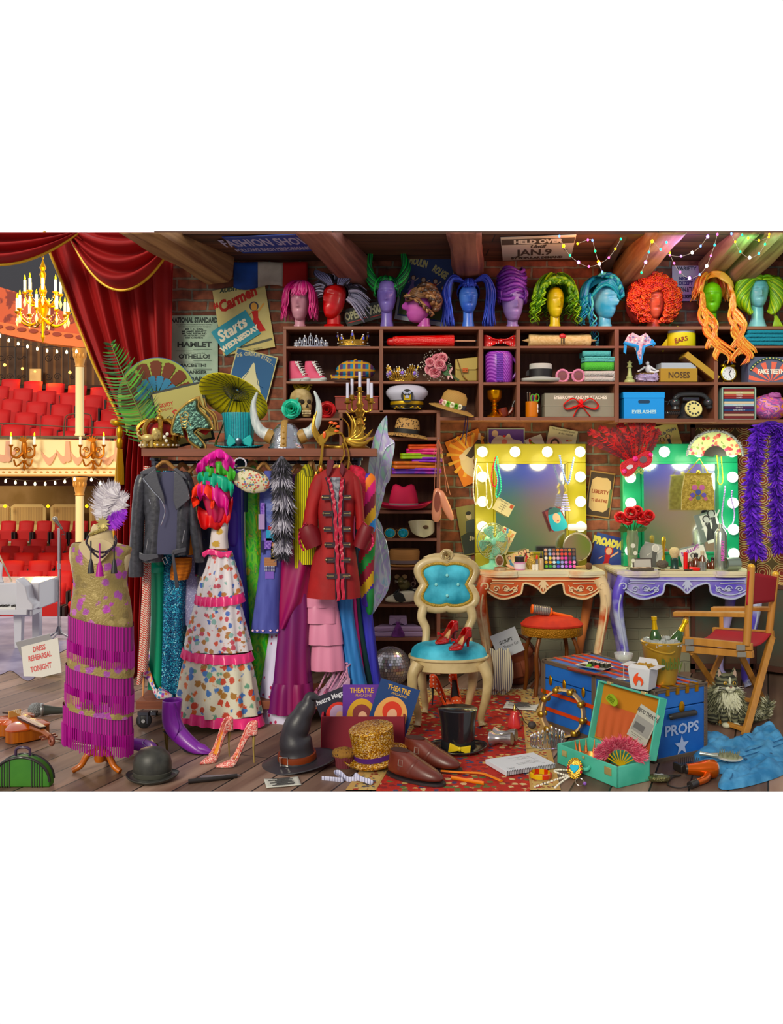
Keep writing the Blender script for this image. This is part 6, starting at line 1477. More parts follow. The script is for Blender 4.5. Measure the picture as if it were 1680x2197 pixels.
for s_ in(-1,1):
 pth=sp([(s_*8,-18,106),(s_*24,-16,108),(s_*36,-12,88),(s_*37,-12,62),(s_*28,-12,40),(s_*20,-12,34)],7)
 for k in range(18):
  a0=2*pi*k/18;q=[(p[0]+(12*sin(pi*min(1,.25+i*.022))+2)*cos(a0+i*.2*s_),p[1]+11*sin(a0+i*.2*s_),p[2]+5*sin(a0+i*.2)) for i,p in enumerate(pth)]
  b.m(m[k%4]).tube(q,lambda t:1.2+2.6*sin(pi*t)**.5,5)
 for k in range(12):b.m(m[k%4]).tube(sp([(0,-26+k,108),(s_*(10+k*.4),-30+k,110-k*.4),(s_*(24+k*.3),-22+k,104)],4),3.2,6)
for k in range(22):b.m(m[k%4]).tube(sp([(26,-14,36),(30+k*.3,-16,22),(24+k*1.1,-18,2)],4),lambda t:2*(1-t)**.5+.2,5)
P(e,'hair',b,ang=180)
# posters, signs and cards
def card(name,lab,cat,cx,cy,Y,w,h,rot,bg,draw=None,th=1.,tilt=0,yaw=0,edge=None,group=None):
 """printed sheet centred on (cx, cy); rot clockwise; draw(b, y) prints on its face"""
 b=B(bg if not isinstance(bg,str) else M(bg,.7)).box(0,0,0,w,th,h)
 if edge:b.m(edge,.7).box(0,.5,0,w+edge_w*2,th,h+edge_w*2)
 if draw:draw(b,-th/2-.3)
 return T(name,lab,cat,cx,cy,b,Y=Y,rot=(tilt,rot,yaw),group=group,ang=0)
edge_w=2.5
def tx(b,y,c,*rows):
 b.m(c,.7)
 for r in rows:b.text(r[0],r[1],r[2],r[3],y,*r[4:])
def doodle(b,y,x,z,s,skin,dress,hair):
 """a small generic printed figure"""
 b.m(hair,.7).disc(x,z+s*.62,s*.2,None,y+.02);b.m(skin,.7).disc(x,z+s*.6,s*.14,s*.17,y-.05)
 b.m(dress,.7).poly([(x-s*.14,z+s*.42),(x+s*.14,z+s*.42),(x+s*.1,z+s*.1),(x+s*.34,z-s*.5),(x-s*.34,z-s*.5),(x-s*.1,z+s*.1)],0,y-.05)
 b.m(skin).poly([(x+s*.12,z+s*.4),(x+s*.42,z+s*.7),(x+s*.46,z+s*.64),(x+s*.14,z+s*.3)],0,y-.05).poly([(x-s*.12,z+s*.4),(x-s*.36,z+s*.12),(x-s*.4,z+s*.18),(x-s*.14,z+s*.36)],0,y-.05)
YP=6.785
def d(b,y):
 tx(b,y,'#26332c',('NATIONAL STANDARD',0,58,11,.62,0,0,.05),('THE LARGEST AND MOST MAGNIFICENT THEATRE IN THE WORLD',0,52,3,.62),('LAST THREE NIGHTS OF THE COUNTRY TRAGEDIAN',0,47.5,3,.72),('MR T. C. KING',0,42,4,1.1,0,0,.04),('MR JAMES BENNETT',0,37,3.6,1.2,0,0,.04),('MR WM. REDMUND',0,32.5,3.6,1.2,0,0,.04),('MR ARTHUR LLOYD',0,28,3.4,1.1,0,0,.04),('MISS KATE KING',0,23.6,3.4,1.1,0,0,.04),('HAMLET',0,6,11,1.3,0,0,.04),('OTHELLO!',0,-19,9,1.15,0,0,.04),('on FRIDAY, November 2nd',0,-9,3,1.),('MACBETH!',-4,-37,7,1.3,0,0,.04),('STRANGER',-2,-52,7,1.2,0,0,.05),('R DARK',2,-67,9,1.2,0,0,.05))
 for z in(0,-3,-24,-27,-42,-44):b.box(-14 if z%2 else 18,y,z,50 if z%2 else 40,.1,.8)
card('playbill','tall grey green playbill with lines of black lettering on the brick wall','playbill',417,750,YP,101,146,0,M('#8fa894',.8,pat=('noise','#a8bca8',6.)),d)
def d(b,y):
 tx(b,y,'#3a4a38',('AUDITORIUM',-1,63,8,1.2,0,.25,.06));tx(b,y,'#b8301c',('“Carmen”',-4,34,24,.82,18,.2,.05))
 doodle(b,y,26,-8,50,'#d8a050','#c02a1c','#3a3a4a');tx(b,y,'#3a4a38',('MUSIC PROJECT',10,-70,4,1.))
 b.m('#4a5244').poly([(-20,-58),(52,-50),(54,-55),(-20,-62)],0,y)
card('theatre_poster','cream opera poster with red script lettering and a dancer in red','poster',523,684,YP-.005,113,141,-9.5,M('#d2c688',.7,pat=('noise','#c4b87a',4.)),d)
def d(b,y):tx(b,y,'#f0ead0',('Starts',-4,0,24,.9,0,.25,.04),('WEDNESDAY',0,-20,11,1.02,0,0,.06))
card('announcement_card','turquoise card reading Starts WEDNESDAY pinned over the opera poster','card',506,714,YP-.012,88,60,-33,'#3a94a8',d)
def d(b,y):
 b.m('#d8d4a8').poly([(x_,z_) for x_,z_ in sp([(-2,28),(-10,6),(-20,-14),(-14,-48),(30,-48),(20,-14),(8,6)],5,True)],0,y)
 b.m('#c8c49a').arctext('THE CURTAIN RISES...',0,-36,78,-30,32,8,y,.7,.03);b.m('#16466e')
 for k in(-1,1):b.tube([(k*8,y,8),(k*18,y,-16),(k*30,y,-20)],.6,4)
card('curtain_poster','blue poster of a parting curtain reading THE CURTAIN RISES','poster',540,806,YP-.014,86,98,14,M('#1f5a8a',.6),d,edge='#c8c490')
fr=[M('#1f4a9c',.8,pat=('noise','#16356e',5.)),M('#c4bcae',.8,pat=('noise','#a89e90',6.)),M('#a8181c',.8)]
b=B()
for i,m_ in enumerate(fr):b.m(m_).grid(lambda u,v,i=i:(-80+(i+u)*53,3*sin((i+u)*4+v*2)-3,28-54*v-(6*sin((i+u)*3.)*v)-(i==2)*u*18*(v>.6)),12,6)
T('tricolour_flag','blue, white and red cloth flag hanging under the beams','flag',581,591,b,Y=6.76,sol=.8,ang=180)
def d(b,y):
 tx(b,y,'#b8b4d8',('FASHION SHOW',0,-4,32,.6,0,0,.03),('FOLLOWS EACH PERFORMANCE',0,-29,14,.62,0,0,.05));b.m('#8a94c8')
 for z in(-31,37):b.box(0,y,z,150,.1,1)
def flat_sign(name,lab,w,h,bg,k,x,Y,rz):
 b=B(M(bg,.6)).box(0,0,0,w,1,h/k);d(b,-.8);b.v=[(p[0],p[1],p[2]*k) for p in b.v]
 T(name,lab,'sign',x,560,b,Y=Y,Z=2.988,rot=(90,0,rz),ang=0)
flat_sign('fashion_sign','blue sign on the ceiling boards reading FASHION SHOW FOLLOWS EACH PERFORMANCE',160,150,'#27409c',1.9,577,6.25,-8)
def d(b,y):
 b.m('#4a4038',.7).box(0,y+.1,22,150,.1,16);tx(b,y-.2,'#e4ded4',('HELD OVER',0,17,11,1.25,0,0,.06))
 tx(b,y,'#4a4038',('Until',0,3,9,1.3,0,.3,.05),('JAN.9',-6,-20,19,1.2,0,0,.03),('TH',60,-8,5,1.,0,0,.05),('BY POPULAR DEMAND',0,-32,7,1.15,0,0,.06))
flat_sign('announcement_sign','white sign on the ceiling reading HELD OVER Until JAN.9 BY POPULAR DEMAND',152,215,'#cfc8bc',3.,1153,6.37,-8)
def d(b,y):
 tx(b,y,'#c8c8a0',('OPEN',-28,-6,17,.62,0,0,.04),('at',-4,-4,9,.8,0,.2),('7:00',19,-6,18,.6,0,0,.04),('PM',44,-5,9,.7,0,0,.03));b.m('#b83a34')
 b.bar((-44,y,-12),(-14,y,-12),1.6,.3);b.bar((-8,y,-10),(2,y,-10),1.6,.3);b.bar((6,y,-12),(52,y,-12),1.6,.3)
def slat_():
 b=B(M('#3c403c',.7)).poly([(-46,-20),(-50,0),(-40,18),(56,18),(62,2),(54,-18)],3,-1.5);d(b,-2);return b
T('opening_sign','dark slate sign reading OPEN at 7:00 PM standing between two wig heads','sign',786,671,slat_,Y=6.66,rot=(0,-14,0),ang=0)
def d(b,y):
 b.m('#2f4276',.7).box(0,y+.1,2,104,.1,138)
 tx(b,y-.2,'#c8c088',('MOULIN',-25,45,15,.5,-6,0,.06),('ROUGE',22,32,15,.5,-24,0,.06))
 for x,z,s_,c in((-30,2,26,'#7a6a9a'),(-8,-2,30,'#c8a83a'),(18,0,28,'#a83a2a'),(36,-8,22,'#4a3a34')):doodle(b,y-.2,x,z,s_,'#c8b098',c,'#4a2418')
 b.m('#4a5a2a').poly([(-50,-16),(50,-30),(50,-64),(-50,-64)],0,y)
card('cabaret_poster','blue cabaret poster with yellow lettering behind the green horned wig','poster',914,618,6.74,114,152,9,'#aab0bc',d)
def d(b,y):tx(b,y,'#3c3a44',('VARIETY',0,28,8,1.,0,0,.03));tx(b,y,'#3a2c6a',('NIGHTLY',2,7,7,.9,0,0,.05),('EXCEPT',-2,-3,7,.9,0,0,.05));tx(b,y,'#2c2a30',('MON.&TUES.',2,-18,10,.55,0,0,.03),('8.30PM',2,-32,8,.8,0,0,.06))
card('show_notice','white notice reading VARIETY NIGHTLY EXCEPT between the afro and the long wig','notice',1473,608,YP,62,76,0,M('#c0b4c0',.7),d)
def d(b,y):
 tx(b,y,'#5a2c14',('HELLO MY DEARIE',0,44,5,.9,0,0,.02));b.m('#e8b050')
 for i in range(14):b.poly([(4,4),(50*sin(i*.46),6+48*cos(i*.46)),(50*sin(i*.46+.16),6+48*cos(i*.46+.16))],0,y+.15)
 b.m('#d8c498').disc(6,-12,32,34,y);b.m('#8a5a2c').text('Je',6,-20,16,y-.2,1.,0,.2)
 b.m('#3a2a1c').poly([(-8,8),(28,30),(34,26),(30,8),(0,-2)],0,y-.2);b.m('#e0c8a8').disc(-16,8,7,None,y-.2).poly([(28,28),(36,42),(40,40),(33,24)],0,y-.2)
card('orange_poster','orange poster of a reclining dancer lettered HELLO MY DEARIE','poster',1010,982,YP,78,104,-23,'#d8803a',d)
def d(b,y):
 b.m('#d8c8b0').poly(sp([(-36,-12),(-28,8),(-14,16),(-4,12),(6,20),(14,8),(34,2),(36,-28),(-36,-28)],3,True),0,y);b.m('#c81a24').disc(-4,14,3.5,2.5,y-.2);b.m('#d8806a').disc(-4,2,6,None,y-.1);b.m('#c8a890').disc(-24,20,7,None,y)
 tx(b,y-.2,'#3a2c34',('Maddening Hour',10,-18,7,.75,0,.25));b.m('#7a2430').disc(-18,-20,7,5,y-.2)
card('perfume_advert','purple and cream perfume picture of a sleeping face','picture',1086,950,YP,75,58,0,'#5a3a8c',d,edge='#a8b0a0')
def d(b,y):
 b.m('#d8502c')
 for x,z in((-6,-8),(6,-12),(10,-2),(-2,-16)):b.disc(x,z,6,None,y,0,7)
 b.m('#7a8a2a').tube([(4,y,-4),(-2,y,12),(-8,y,20)],1.5,4);b.m('#c8402c').disc(-8,20,3,6,y-.1)
card('flower_card','white card with orange hibiscus flowers','card',1152,963,YP-.004,38,54,-20,'#d0cabc',d)
def d(b,y):
 tx(b,y,'#3a3a38',('The most wonderful lipsticks',0,24,4,.8,0,.2),('in the World!',6,17,4.5,.9,0,.2));b.m('#c8a090').disc(-14,-8,17,None,y);b.m('#3a2018').disc(-13,-6,10,12,y-.1);b.m('#d8a888').disc(-13,-7,6.5,8,y-.2);b.m('#8a2a30').poly([(-24,-26),(0,-26),(-6,-16),(-20,-16)],0,y-.2)
 for i in range(3):b.m('#c8a060').bar((14,y-.1,6-i*11),(22,y-.1,8-i*11),4,.3).m('#b8303a').bar((10,y-.1,5-i*11),(14,y-.1,6-i*11),3,.3)
card('lipstick_advert','cream lipstick advertisement with a woman beside three lipsticks','picture',1204,949,YP-.002,62,60,11,'#c8c0a4',d)
def d(b,y):
 b.m('#2e3830').poly([(-22,-10),(22,8),(22,-50),(-22,-50)],0,y);b.m('#3e4a44').poly([(-6,20),(12,22),(18,-6),(-10,-4)],0,y-.1);b.m('#c8b890').disc(2,30,6,8,y-.1);b.m('#1c1c1a').disc(2,36,6,4,y-.2);tx(b,y-.2,'#d8d0a0',('Step',4,-22,10,.8,0,.25,.03))
card('dance_poster','olive dance poster reading Step beside the yellow mirror','poster',1009,1137,YP,46,106,-10,'#8a8452',d)
def d(b,y):
 b.m('#3c2a18').box(0,y+.1,0,50,.1,92);b.m('#c8a878').poly(sp([(-20,-30),(-20,30),(0,36),(20,30),(20,-30),(0,-36)],2,True),0,y);tx(b,y-.2,'#8a3a1c',('LIBERTY',0,2,8,.95,0,0,.03),('THEATRE',0,-16,6.5,.95,0,0,.03));b.m('#5a6a3a').box(22,y-.1,-6,5,.1,40)
card('theatre_programme','ornate brown programme reading LIBERTY THEATRE between the two mirrors','programme',1287,1061,YP,54,98,8,M('#a07a48',.7),d)
def d(b,y):
 tx(b,y,'#d8cc6a',('BROADWAY',0,40,15,.72,0,0,.09));doodle(b,y,-4,2,46,'#d8a888','#a82028','#b8301c');b.m('#b89a70').poly([(-34,-8),(0,4),(38,-6),(22,-30),(-20,-34)],0,y-.1)
 b.m('#1a1c4a')
 for i in range(5):b.disc(-26+i*11,-44-i%2*3,4,8,y)
 b.m('#a8342c')
 for i in range(3):b.disc(10+i*10,-38,3.5,8,y-.1)
 tx(b,y,'#d8cc6a',('CABARETS',10,-60,4,1.))
card('broadway_poster','blue show poster reading BROADWAY with a dancer, between the two dressing tables','poster',1303,1212,6.76,76,126,14,M('#23327c',.6,pat=('noise','#2e4a86',8.)),d)
def d(b,y):
 tx(b,y,'#2c3450',("Théâtre de l'Opéra",2,16,7.5,.68,10,0,.03));doodle(b,y,-6,-10,26,'#c8a070','#c8a82a','#3a2a20');doodle(b,y,8,-6,26,'#c8a070','#26242c','#1c1c20');b.m('#b83a24').poly([(8,-18),(28,-10),(24,-22),(6,-26)],0,y-.1)
card('opera_poster',"beige poster lettered Théâtre de l'Opéra leaning behind the green mirror",'poster',1428,948,6.74,66,74,-14,'#b8a468',d,tilt=-4)
# fairy lights under the ceiling
fc=dict(b='#5a7aff',g='#4aff7a',y='#ffd24a',p='#ff5a9a',w='#fff4e0',v='#b06aff',o='#ff8a2a',t='#4ae0e8')
def fairy(lab,pts,Y=5.7):
 x0,y0=pts[0][:2]
 e=E('fairy_lights',lab,'string lights',x0,y0,Y)
 P(e,'wire',B(M('#c8b8a8',.5)).tube(sp([(x-x0,0,y0-y) for x,y,c in pts],4),.45,4))
 for x,y,c in pts:
  r=3.2 if c.isupper() else 2.3
  P(e,'bulb',B(M(fc[c.lower()],.4,em=9 if c.isupper() else 5)).ell(x-x0,-1,y0-y,r,r,r*1.2,8,6))
fairy('coloured fairy lights dipping from the white sign to the slanted beam',[(1200,507,'b'),(1209,528,'Y'),(1223,548,'g'),(1241,563,'V'),(1263,572,'p'),(1286,566,'W'),(1306,553,'p'),(1320,534,'y'),(1332,513,'g')])
fairy('short swag of fairy lights, blue and orange, above the teal wig',[(1239,523,'y'),(1261,515,'p'),(1271,516,'b'),(1277,539,'g'),(1284,562,'O'),(1292,584,'b')],5.74)
fairy('fairy lights looping down beside the orange afro',[(1376,585,'g'),(1385,563,'V'),(1392,541,'t'),(1399,518,'Y'),(1417,535,'t'),(1437,547,'p'),(1461,550,'v'),(1485,542,'W'),(1503,528,'b'),(1518,508,'V')])
fairy('fairy lights hanging across the white show notice',[(1430,520,'t'),(1437,543,'y'),(1446,565,'p'),(1459,584,'p'),(1479,597,'V'),(1501,589,'b'),(1516,571,'W'),(1525,549,'p'),(1533,526,'t'),(1539,503,'p')],5.66)
fairy('fairy lights over the two beams above the lime wig',[(1569,502,'b'),(1577,519,'o'),(1588,540,'g'),(1608,553,'W'),(1628,544,'t'),(1641,524,'g'),(1650,503,'o')])
fairy('little arc of green, yellow and orange fairy lights by the end beam',[(1592,504,'g'),(1605,511,'y'),(1628,516,'o'),(1649,509,'o')],5.64)
light('fairy_glow','POINT',W(1280,545,5.95),9,'#ff9a6a',.15);light('fairy_glow','POINT',W(1470,545,5.95),9,'#c080ff',.15);light('fairy_glow','POINT',W(1400,530,6.1),9,'#ffd060',.15);light('fairy_glow','POINT',W(1605,545,5.9),8,'#80ffb0',.15)
# folding screen and dressing tables
ringM=M('#b8a468',.7,pat=('rings',[(0,'#7a2a1c'),(.12,'#c8b47a'),(.16,'#8a3020'),(.25,'#c8b47a'),(.29,'#6a2418'),(.36,'#c8b47a'),(.4,'#7a3a20'),(.46,'#c0ac70'),(.5,'#5a4a2a')],(7.5,7.5,7.5)))
e=E('folding_screen','folding screen with circle patterned panels and dark wood below, behind the purple boa','screen',1616,1443,6.765)
fw=M('#4a2a1e',.5)
for i,(w,mx) in enumerate(((134,Matrix()),(130,RZ(-38)))):
 x0=-w if i==0 else 0
 p=P(e,'panel',B(ringM).box(x0+w/2,0,356,w-6,3,340),mx=None);p.matrix_basis=mx
 q=P(e,'lower_panel',B(M('#4c3a2c',.6,pat=('noise','#3a4438',3.))).box(x0+w/2,0,98,w-6,4,176));q.matrix_basis=mx
 b=B(fw)
 for z,h in((530,10),(188,9),(14,12)):b.box(x0+w/2,-1,z,w,8,h)
 for x in(x0+4,x0+w-4):b.box(x,-1,267,8,8,534)
 q=P(e,'frame',b);q.matrix_basis=mx
def vanity(lab,px,cols,wash,w):
 e=E('dressing_table',lab,'dressing table',px,1463,6.48)
 tp=M('#d8d0b0',.4,pat=('noise',wash,4.,.52,.75));bd=M(cols[0],.45,pat=('noise',cols[1],3.2,.4,.6));hw=w/2
 front=sp([(-hw,-46),(-hw*.75,-60),(-hw*.45,-58),(-hw*.38,-50),(0,-52),(hw*.38,-50),(hw*.45,-58),(hw*.75,-60),(hw,-46)],4)
 pl=[(x,y) for x,y in front]+[(hw,76),(-hw,76)]
 b=B(tp)
 for z0,z1,k in((231,236,.975),(236,241,1.),(241,243,.99)):b.rings([[(x*k,y*k,z) for x,y in pl] for z in(z0,z1)])
 P(e,'table_top',b,ang=50)
 k=hw/128
 ap=[(-118,230)]+sp([(-120,205),(-100,190),(-80,184),(-52,192),(-44,198),(-40,216),(-24,214),(-10,206),(0,196),(10,206),(24,214),(40,216),(44,198),(52,192),(80,184),(100,190),(120,205)],3)+[(118,230)]
 P(e,'apron',B(bd).poly([(x*k,z) for x,z in ap],8,-50),bev=1)
 lt=M(cols[2],.4)
 b=B(lt)
 b.tube([(x*k,-51,z+1) for x,z in ap[1:-1]],2.2,6);b.tube([(-118*k,-52,224),(118*k,-52,224)],1.5,6)
 for s_ in(-1,1):
  b.tube(sp([(s_*52*k,-52,214),(s_*62*k,-53,198),(s_*84*k,-53,194),(s_*108*k,-53,204),(s_*110*k,-53,218),(s_*60*k,-53,218)],5),1.3,6)
  for cx_,cz,q in((58,204,1),(96,206,-1),(76,207,1)):b.tube([(s_*k*(cx_+(7-.5*t)*cos(t*.7)*q),-53,cz+(7-.5*t)*sin(t*.7)) for t in range(13)],1.3,5)
  for i in range(4):b.blade((s_*k*70,-54,203),(s_*k*(70+12*cos(i*.8)),-54,203+8*sin(i*.8)),4)
 for i in range(5):b.blade((0,-53,224),(14*sin((i-2)*.5),-54,224-24*cos((i-2)*.5)),6)
 P(e,'carving',b,'raised scroll carving')
 P(e,'side_apron',B(bd).box(-hw*.93,12,214,6,120,32).box(hw*.93,12,214,6,120,32))
 for s_ in(-1,1):
  for y0,dx in((-44,0),(64,-14)):
   pth=sp([(s_*(hw*.9+dx),y0,228),(s_*(hw*1.0+dx),y0-6,192),(s_*(hw*.97+dx),y0-4,140),(s_*(hw*.88+dx),y0,70),(s_*(hw*.85+dx),y0,22),(s_*(hw*.89+dx),y0-3,3)],6)
   g=P(e,'leg',B(M(cols[2] if y0<0 else cols[0],.42,pat=('noise',cols[1],4.,.5,.62))).tube(pth,lambda t:15-9*t**.7+2.5*exp(-((t-1)/.05)**2),12,up=(0,1,0)))
   if y0<0:P(g,'scroll',B(lt).tube([(s_*(hw*.93+(9-.7*t)*cos(t*.75)),y0-14,212+(9-.7*t)*sin(t*.75)) for t in range(12)],2.2,6).tube([(s_*(hw*.9+(7-.5*t)*cos(t*.75)),y0-8,10+(7-.5*t)*sin(t*.75)) for t in range(12)],1.8,6).tube(sp([(s_*hw*.97,y0-18,196),(s_*hw*1.,y0-16,160),(s_*hw*.94,y0-14,110),(s_*hw*.9,y0-12,74)],5),2,6))
 return e
vanity('carved dressing table washed in cream and orange, below the yellow mirror',1157,('#c87a4a','#b84a22','#dcc49a'),'#d8803a',262)
vanity('carved dressing table washed in lavender and blue, below the green mirror',1458,('#a8a0cc','#5a4ab8','#b4bcd4'),'#9a8ac8',290)
ZV=W(0,1463,6.48).z+243*6.48/F+.001
def vt(px,Y=6.42):
 Y=Y if Y>6.6 else 6.335+(Y-6.24)*.74
 return dict(px=px,py=HY-(ZV-ZC)*F/Y,Y=Y,Z=ZV)
glassM=M('#e8ecf0',.13,1)
def vmirror(lab,px,w,col,bulbs,warm):
 e=E('lighted_mirror',lab,'mirror',rot=(-2.5,0,0),**vt(px,6.64));h=262;fm=M(col,.4,coat=.2,pat=('noise',col,3.));iw=w-82;
 for nm,x,z,bw,bh in(('frame_rail',0,h-20,w,40),('frame_rail',0,14,w,28),('frame_stile',-w/2+20,h/2-6,40,h-68),('frame_stile',w/2-20,h/2-6,40,h-68)):P(e,nm,B(fm).box(x,0,z,bw,22,bh),bev=1.5)
 b=B(fm)
 for x in(-iw/2+1,iw/2-1):b.box(x,-8,h/2-6,4,14,h-70)
 for z in(29,h-41):b.box(0,-8,z,iw,14,4)
 P(e,'inner_edge',b);P(e,'glass',B(glassM).box(0,-2,h/2-6,iw,3,h-68),ang=0)
 for x,y in bulbs:
  P(e,'bulb',B(M('#fff2c4' if warm else '#f4fff0',.4,em=1.5)).ell(x-px,-19,(1240-y)*.985,11.6,10,11.6,18,12))
  P(e,'socket',B(M('#b8a84a' if warm else '#8ac8a8',.3,.6)).lathe([(10,0),(9,4)],n=16,mx=TR(x-px,-11,(1240-y)*.985)@RX(90)))
 return e
b1=[(x,y) for x in(1034,1243) for y in(992,1046,1100,1154)]+[(1104,992),(1173,992)]
b2=[(1350,1048),(1350,1103),(1348,1206),(1423,992),(1497,992)]+[(1568,y) for y in(992,1047,1103,1160,1212)]
vmirror('tall mirror in a mustard yellow frame set with round bulbs',1138,238,'#8e8612',b1,1)
vmirror('tall mirror in an emerald green frame set with round bulbs',1459,248,'#0c8a5c',b2,0)
for x,y in((1034,1020),(1034,1130),(1243,1020),(1104,985),(1173,985),(1243,1100),(1034,985),(1243,985)):light('mirror_bulb_light','POINT',W(x,y,6.47),1.4,'#ffe9a0',.06)
for x,y in((1350,1075),(1423,985),(1497,985),(1568,985),(1568,1030),(1568,1130)):light('mirror_bulb_light','POINT',W(x,y,6.47),1.4,'#e8ffd8',.06)
# cards tucked into the mirrors
YC=6.575
def lines(b,y,w,zs,c='#4a4438'):
 b.m(c,.7)
 for i,z in enumerate(zs):b.box(-2+2*sin(i*3),y,z,w*(.8+.2*sin(i*5)),.1,.7)
def d(b,y):lines(b,y,18,(4,-1,-6));b.m('#a84a2c').box(15,y,9,7,.1,8);tx(b,y,'#3a3428',('Post Card',-4,9,4,.9,0,.3));b.m('#6a6250').box(0,y,-3,.6,.1,18)
card('postcard','old handwritten postcard with a red stamp tucked in the yellow mirror','postcard',1080,1088,YC,40,28,28,'#c8bc90',d,tilt=-4)
def d(b,y):
 for i in range(11):b.m(('#b83a34','#4a8aa8','#c8b060','#c88a5a')[i%4]).disc(-12+7*(i%4)+i%3,12+5*(i//4)+i%2*2,3,None,y,0,10)
 doodle(b,y,4,-10,26,'#d8a888','#c8b048','#8a5a2a')
card('circus_card','cream card of an acrobat juggling coloured balls','card',1083,1160,YC,30,54,26,'#d4c898',d,tilt=-4)
def d(b,y):
 for i,c in enumerate(('#4a7a9a','#c8a07a','#5a8a3a','#a82a2c')):doodle(b,y,-18+i*12,-6+i*1.5,20,'#d8a888',c,'#3a2018' if i!=1 else '#c8a050')
card('group_photo','tinted photograph of four smiling women at the foot of the yellow mirror','photo',1112,1198,YC,52,27,-16,'#ccb888',d,tilt=-4)
def d(b,y):lines(b,y,10,(8,2,-4,-10),'#5a3030');b.m('#a82a2c').box(0,y,13,12,.1,4)
card('ticket','narrow printed ticket beside the round makeup mirror','ticket',1201,1196,YC,17,36,-12,'#d0c8b0',d,tilt=-4)
def d(b,y):b.m('#2a9ab0').poly(sp([(-14,-22),(-16,2),(-10,20),(10,20),(16,0),(16,-24)],3,True),0,y);b.m('#d8a88c').disc(1,2,8,11,y-.1);b.m('#2a5a5a').poly([(-14,14),(14,12),(16,18),(4,26),(-10,24)],0,y-.2);b.m('#a83a3a').disc(2,-4,2.5,1.2,y-.2)
card('portrait_photo','photo of a person with turquoise hair and a cap stuck on the yellow mirror','photo',1194,1114,YC,36,46,-20,'#7a3438',d,tilt=-4)
def d(b,y):doodle(b,y,-6,-4,40,'#a8a8a4','#1c1c1c','#161616');doodle(b,y,8,2,44,'#a8a8a4','#222','#161616')
card('dancers_photo','black and white photo of two dancers in top hats on the green mirror','photo',1527,1132,YC,36,62,-17,'#c4c4bc',d,tilt=-4)
def d(b,y):b.m('#8a8a86').disc(-10,4,20,24,y+.05);doodle(b,y,2,-6,40,'#b8b4ae','#4a4a48','#d0ccc4')
card('portrait_photo','black and white portrait of a seated woman behind the red roses','photo',1401,1194,YC,46,56,12,'#a4a4a0',d,tilt=-6)
def d(b,y):tx(b,y,'#8a2a8a',('Break a Leg!!!',-2,20,9,.62,14,.25,.03));doodle(b,y,0,-6,28,'#a8a49c','#2a2a2a','#1c1c1c')
card('greeting_card','white card reading Break a Leg!!! leaning on the green mirror','card',1490,1203,YC,56,58,-14,'#c8c4bc',d,tilt=-8)
# things hanging on the mirrors
def beads(name,lab,pts,r,mat,Y,n,closed=False,cat='necklace',px=None,py=None):
 px,py=pts[0] if px is None else(px,py)
 e=E(name,lab,cat,px,py,Y);cv=sp([(x-px,0,py-y) for x,y in pts],12,closed);m=len(cv)
 L_=[0]
 for i in range(1,m):L_.append(L_[-1]+(V3(cv[i])-V3(cv[i-1])).length)
 b=B(mat);j=0
 for i in range(n):
  t=L_[-1]*i/n
  while j<m-2 and L_[j+1]<t:j+=1
  p=V3(cv[j]).lerp(V3(cv[j+1]),(t-L_[j])/max(1e-6,L_[j+1]-L_[j]));b.ell(p.x,p.y,p.z,r,r,r,7,5)
 P(e,'bead_string',b);return e
pearl=M('#e8e4d4',.2,coat=.3)
beads('pearl_necklace','long pearl necklace looped over the top bulb of the yellow mirror',[(1022,985),(1016,1030),(1016,1060),(1021,1082),(1025,1060),(1022,1030),(1024,1000),(1032,1006),(1042,1030),(1044,1060),(1043,1078),(1049,1092),(1056,1078),(1052,1040),(1046,1010),(1045,992)],1.6,pearl,6.5,130)
beads('bead_necklace','red bead necklace hanging on the yellow mirror',[(1063,982),(1056,1010),(1055,1030),(1060,1044),(1066,1036),(1064,1010),(1064,984)],1.9,M('#c8203a',.2),6.55,36)
beads('bead_necklace','green crystal bead necklace hanging on the yellow mirror',[(1066,980),(1062,1000),(1068,1030),(1064,1060),(1068,1066),(1075,1050),(1074,1030),(1069,1000),(1068,982)],1.9,M('#3ac8a0',.12,coat=.4),6.54,48)
e=beads('crystal_necklace','blue crystal necklace with a beaded tassel on the yellow mirror',[(1201,978),(1206,1004),(1214,1030),(1220,1036),(1226,1010),(1232,978)],2.6,M('#7a90e0',.08,coat=.5),6.52,26)
b=B(M('#a8a8e8',.1,coat=.5));
for i in range(7):
 for k in range(7):b.ell(12+(i-3)*(1+.35*k),-1,-(84+k*5.4),1.7,1.5,2,6,4)
P(e,'tassel',b,'fan shaped bead tassel');P(e,'drop',B(M('#c8b86a',.2,.5)).tube([(13+2*cos(i),0,-58-i*2.6) for i in range(10)],2,5))
beads('bead_necklace','lime yellow bead necklace hanging on the green mirror',[(1538,978),(1541,1010),(1540,1032),(1546,1040),(1551,1030),(1549,1000),(1547,978)],1.5,M('#c8d81a',.3),6.5,46)
beads('pearl_necklace','lilac pearl necklace looped on a bulb of the green mirror',[(1556,1044),(1553,1070),(1549,1104),(1553,1128),(1563,1136),(1572,1124),(1576,1100),(1570,1072),(1571,1050)],1.9,M('#b8a0d8',.2,coat=.3),6.48,56)
e=E('beaded_purse','gold beaded flapper purse with a peacock motif hanging on the green mirror','handbag',1497,1094,6.5)
P(e,'bag',B(M('#b0984a',.4,.2,pat=('noise','#8a742a',60.),bump=(150.,.6))).poly([(-35,0),(35,0),(34,40),(28,76),(-28,76),(-34,40)],6,-3))
b=B(M('#4a4a8a',.5))
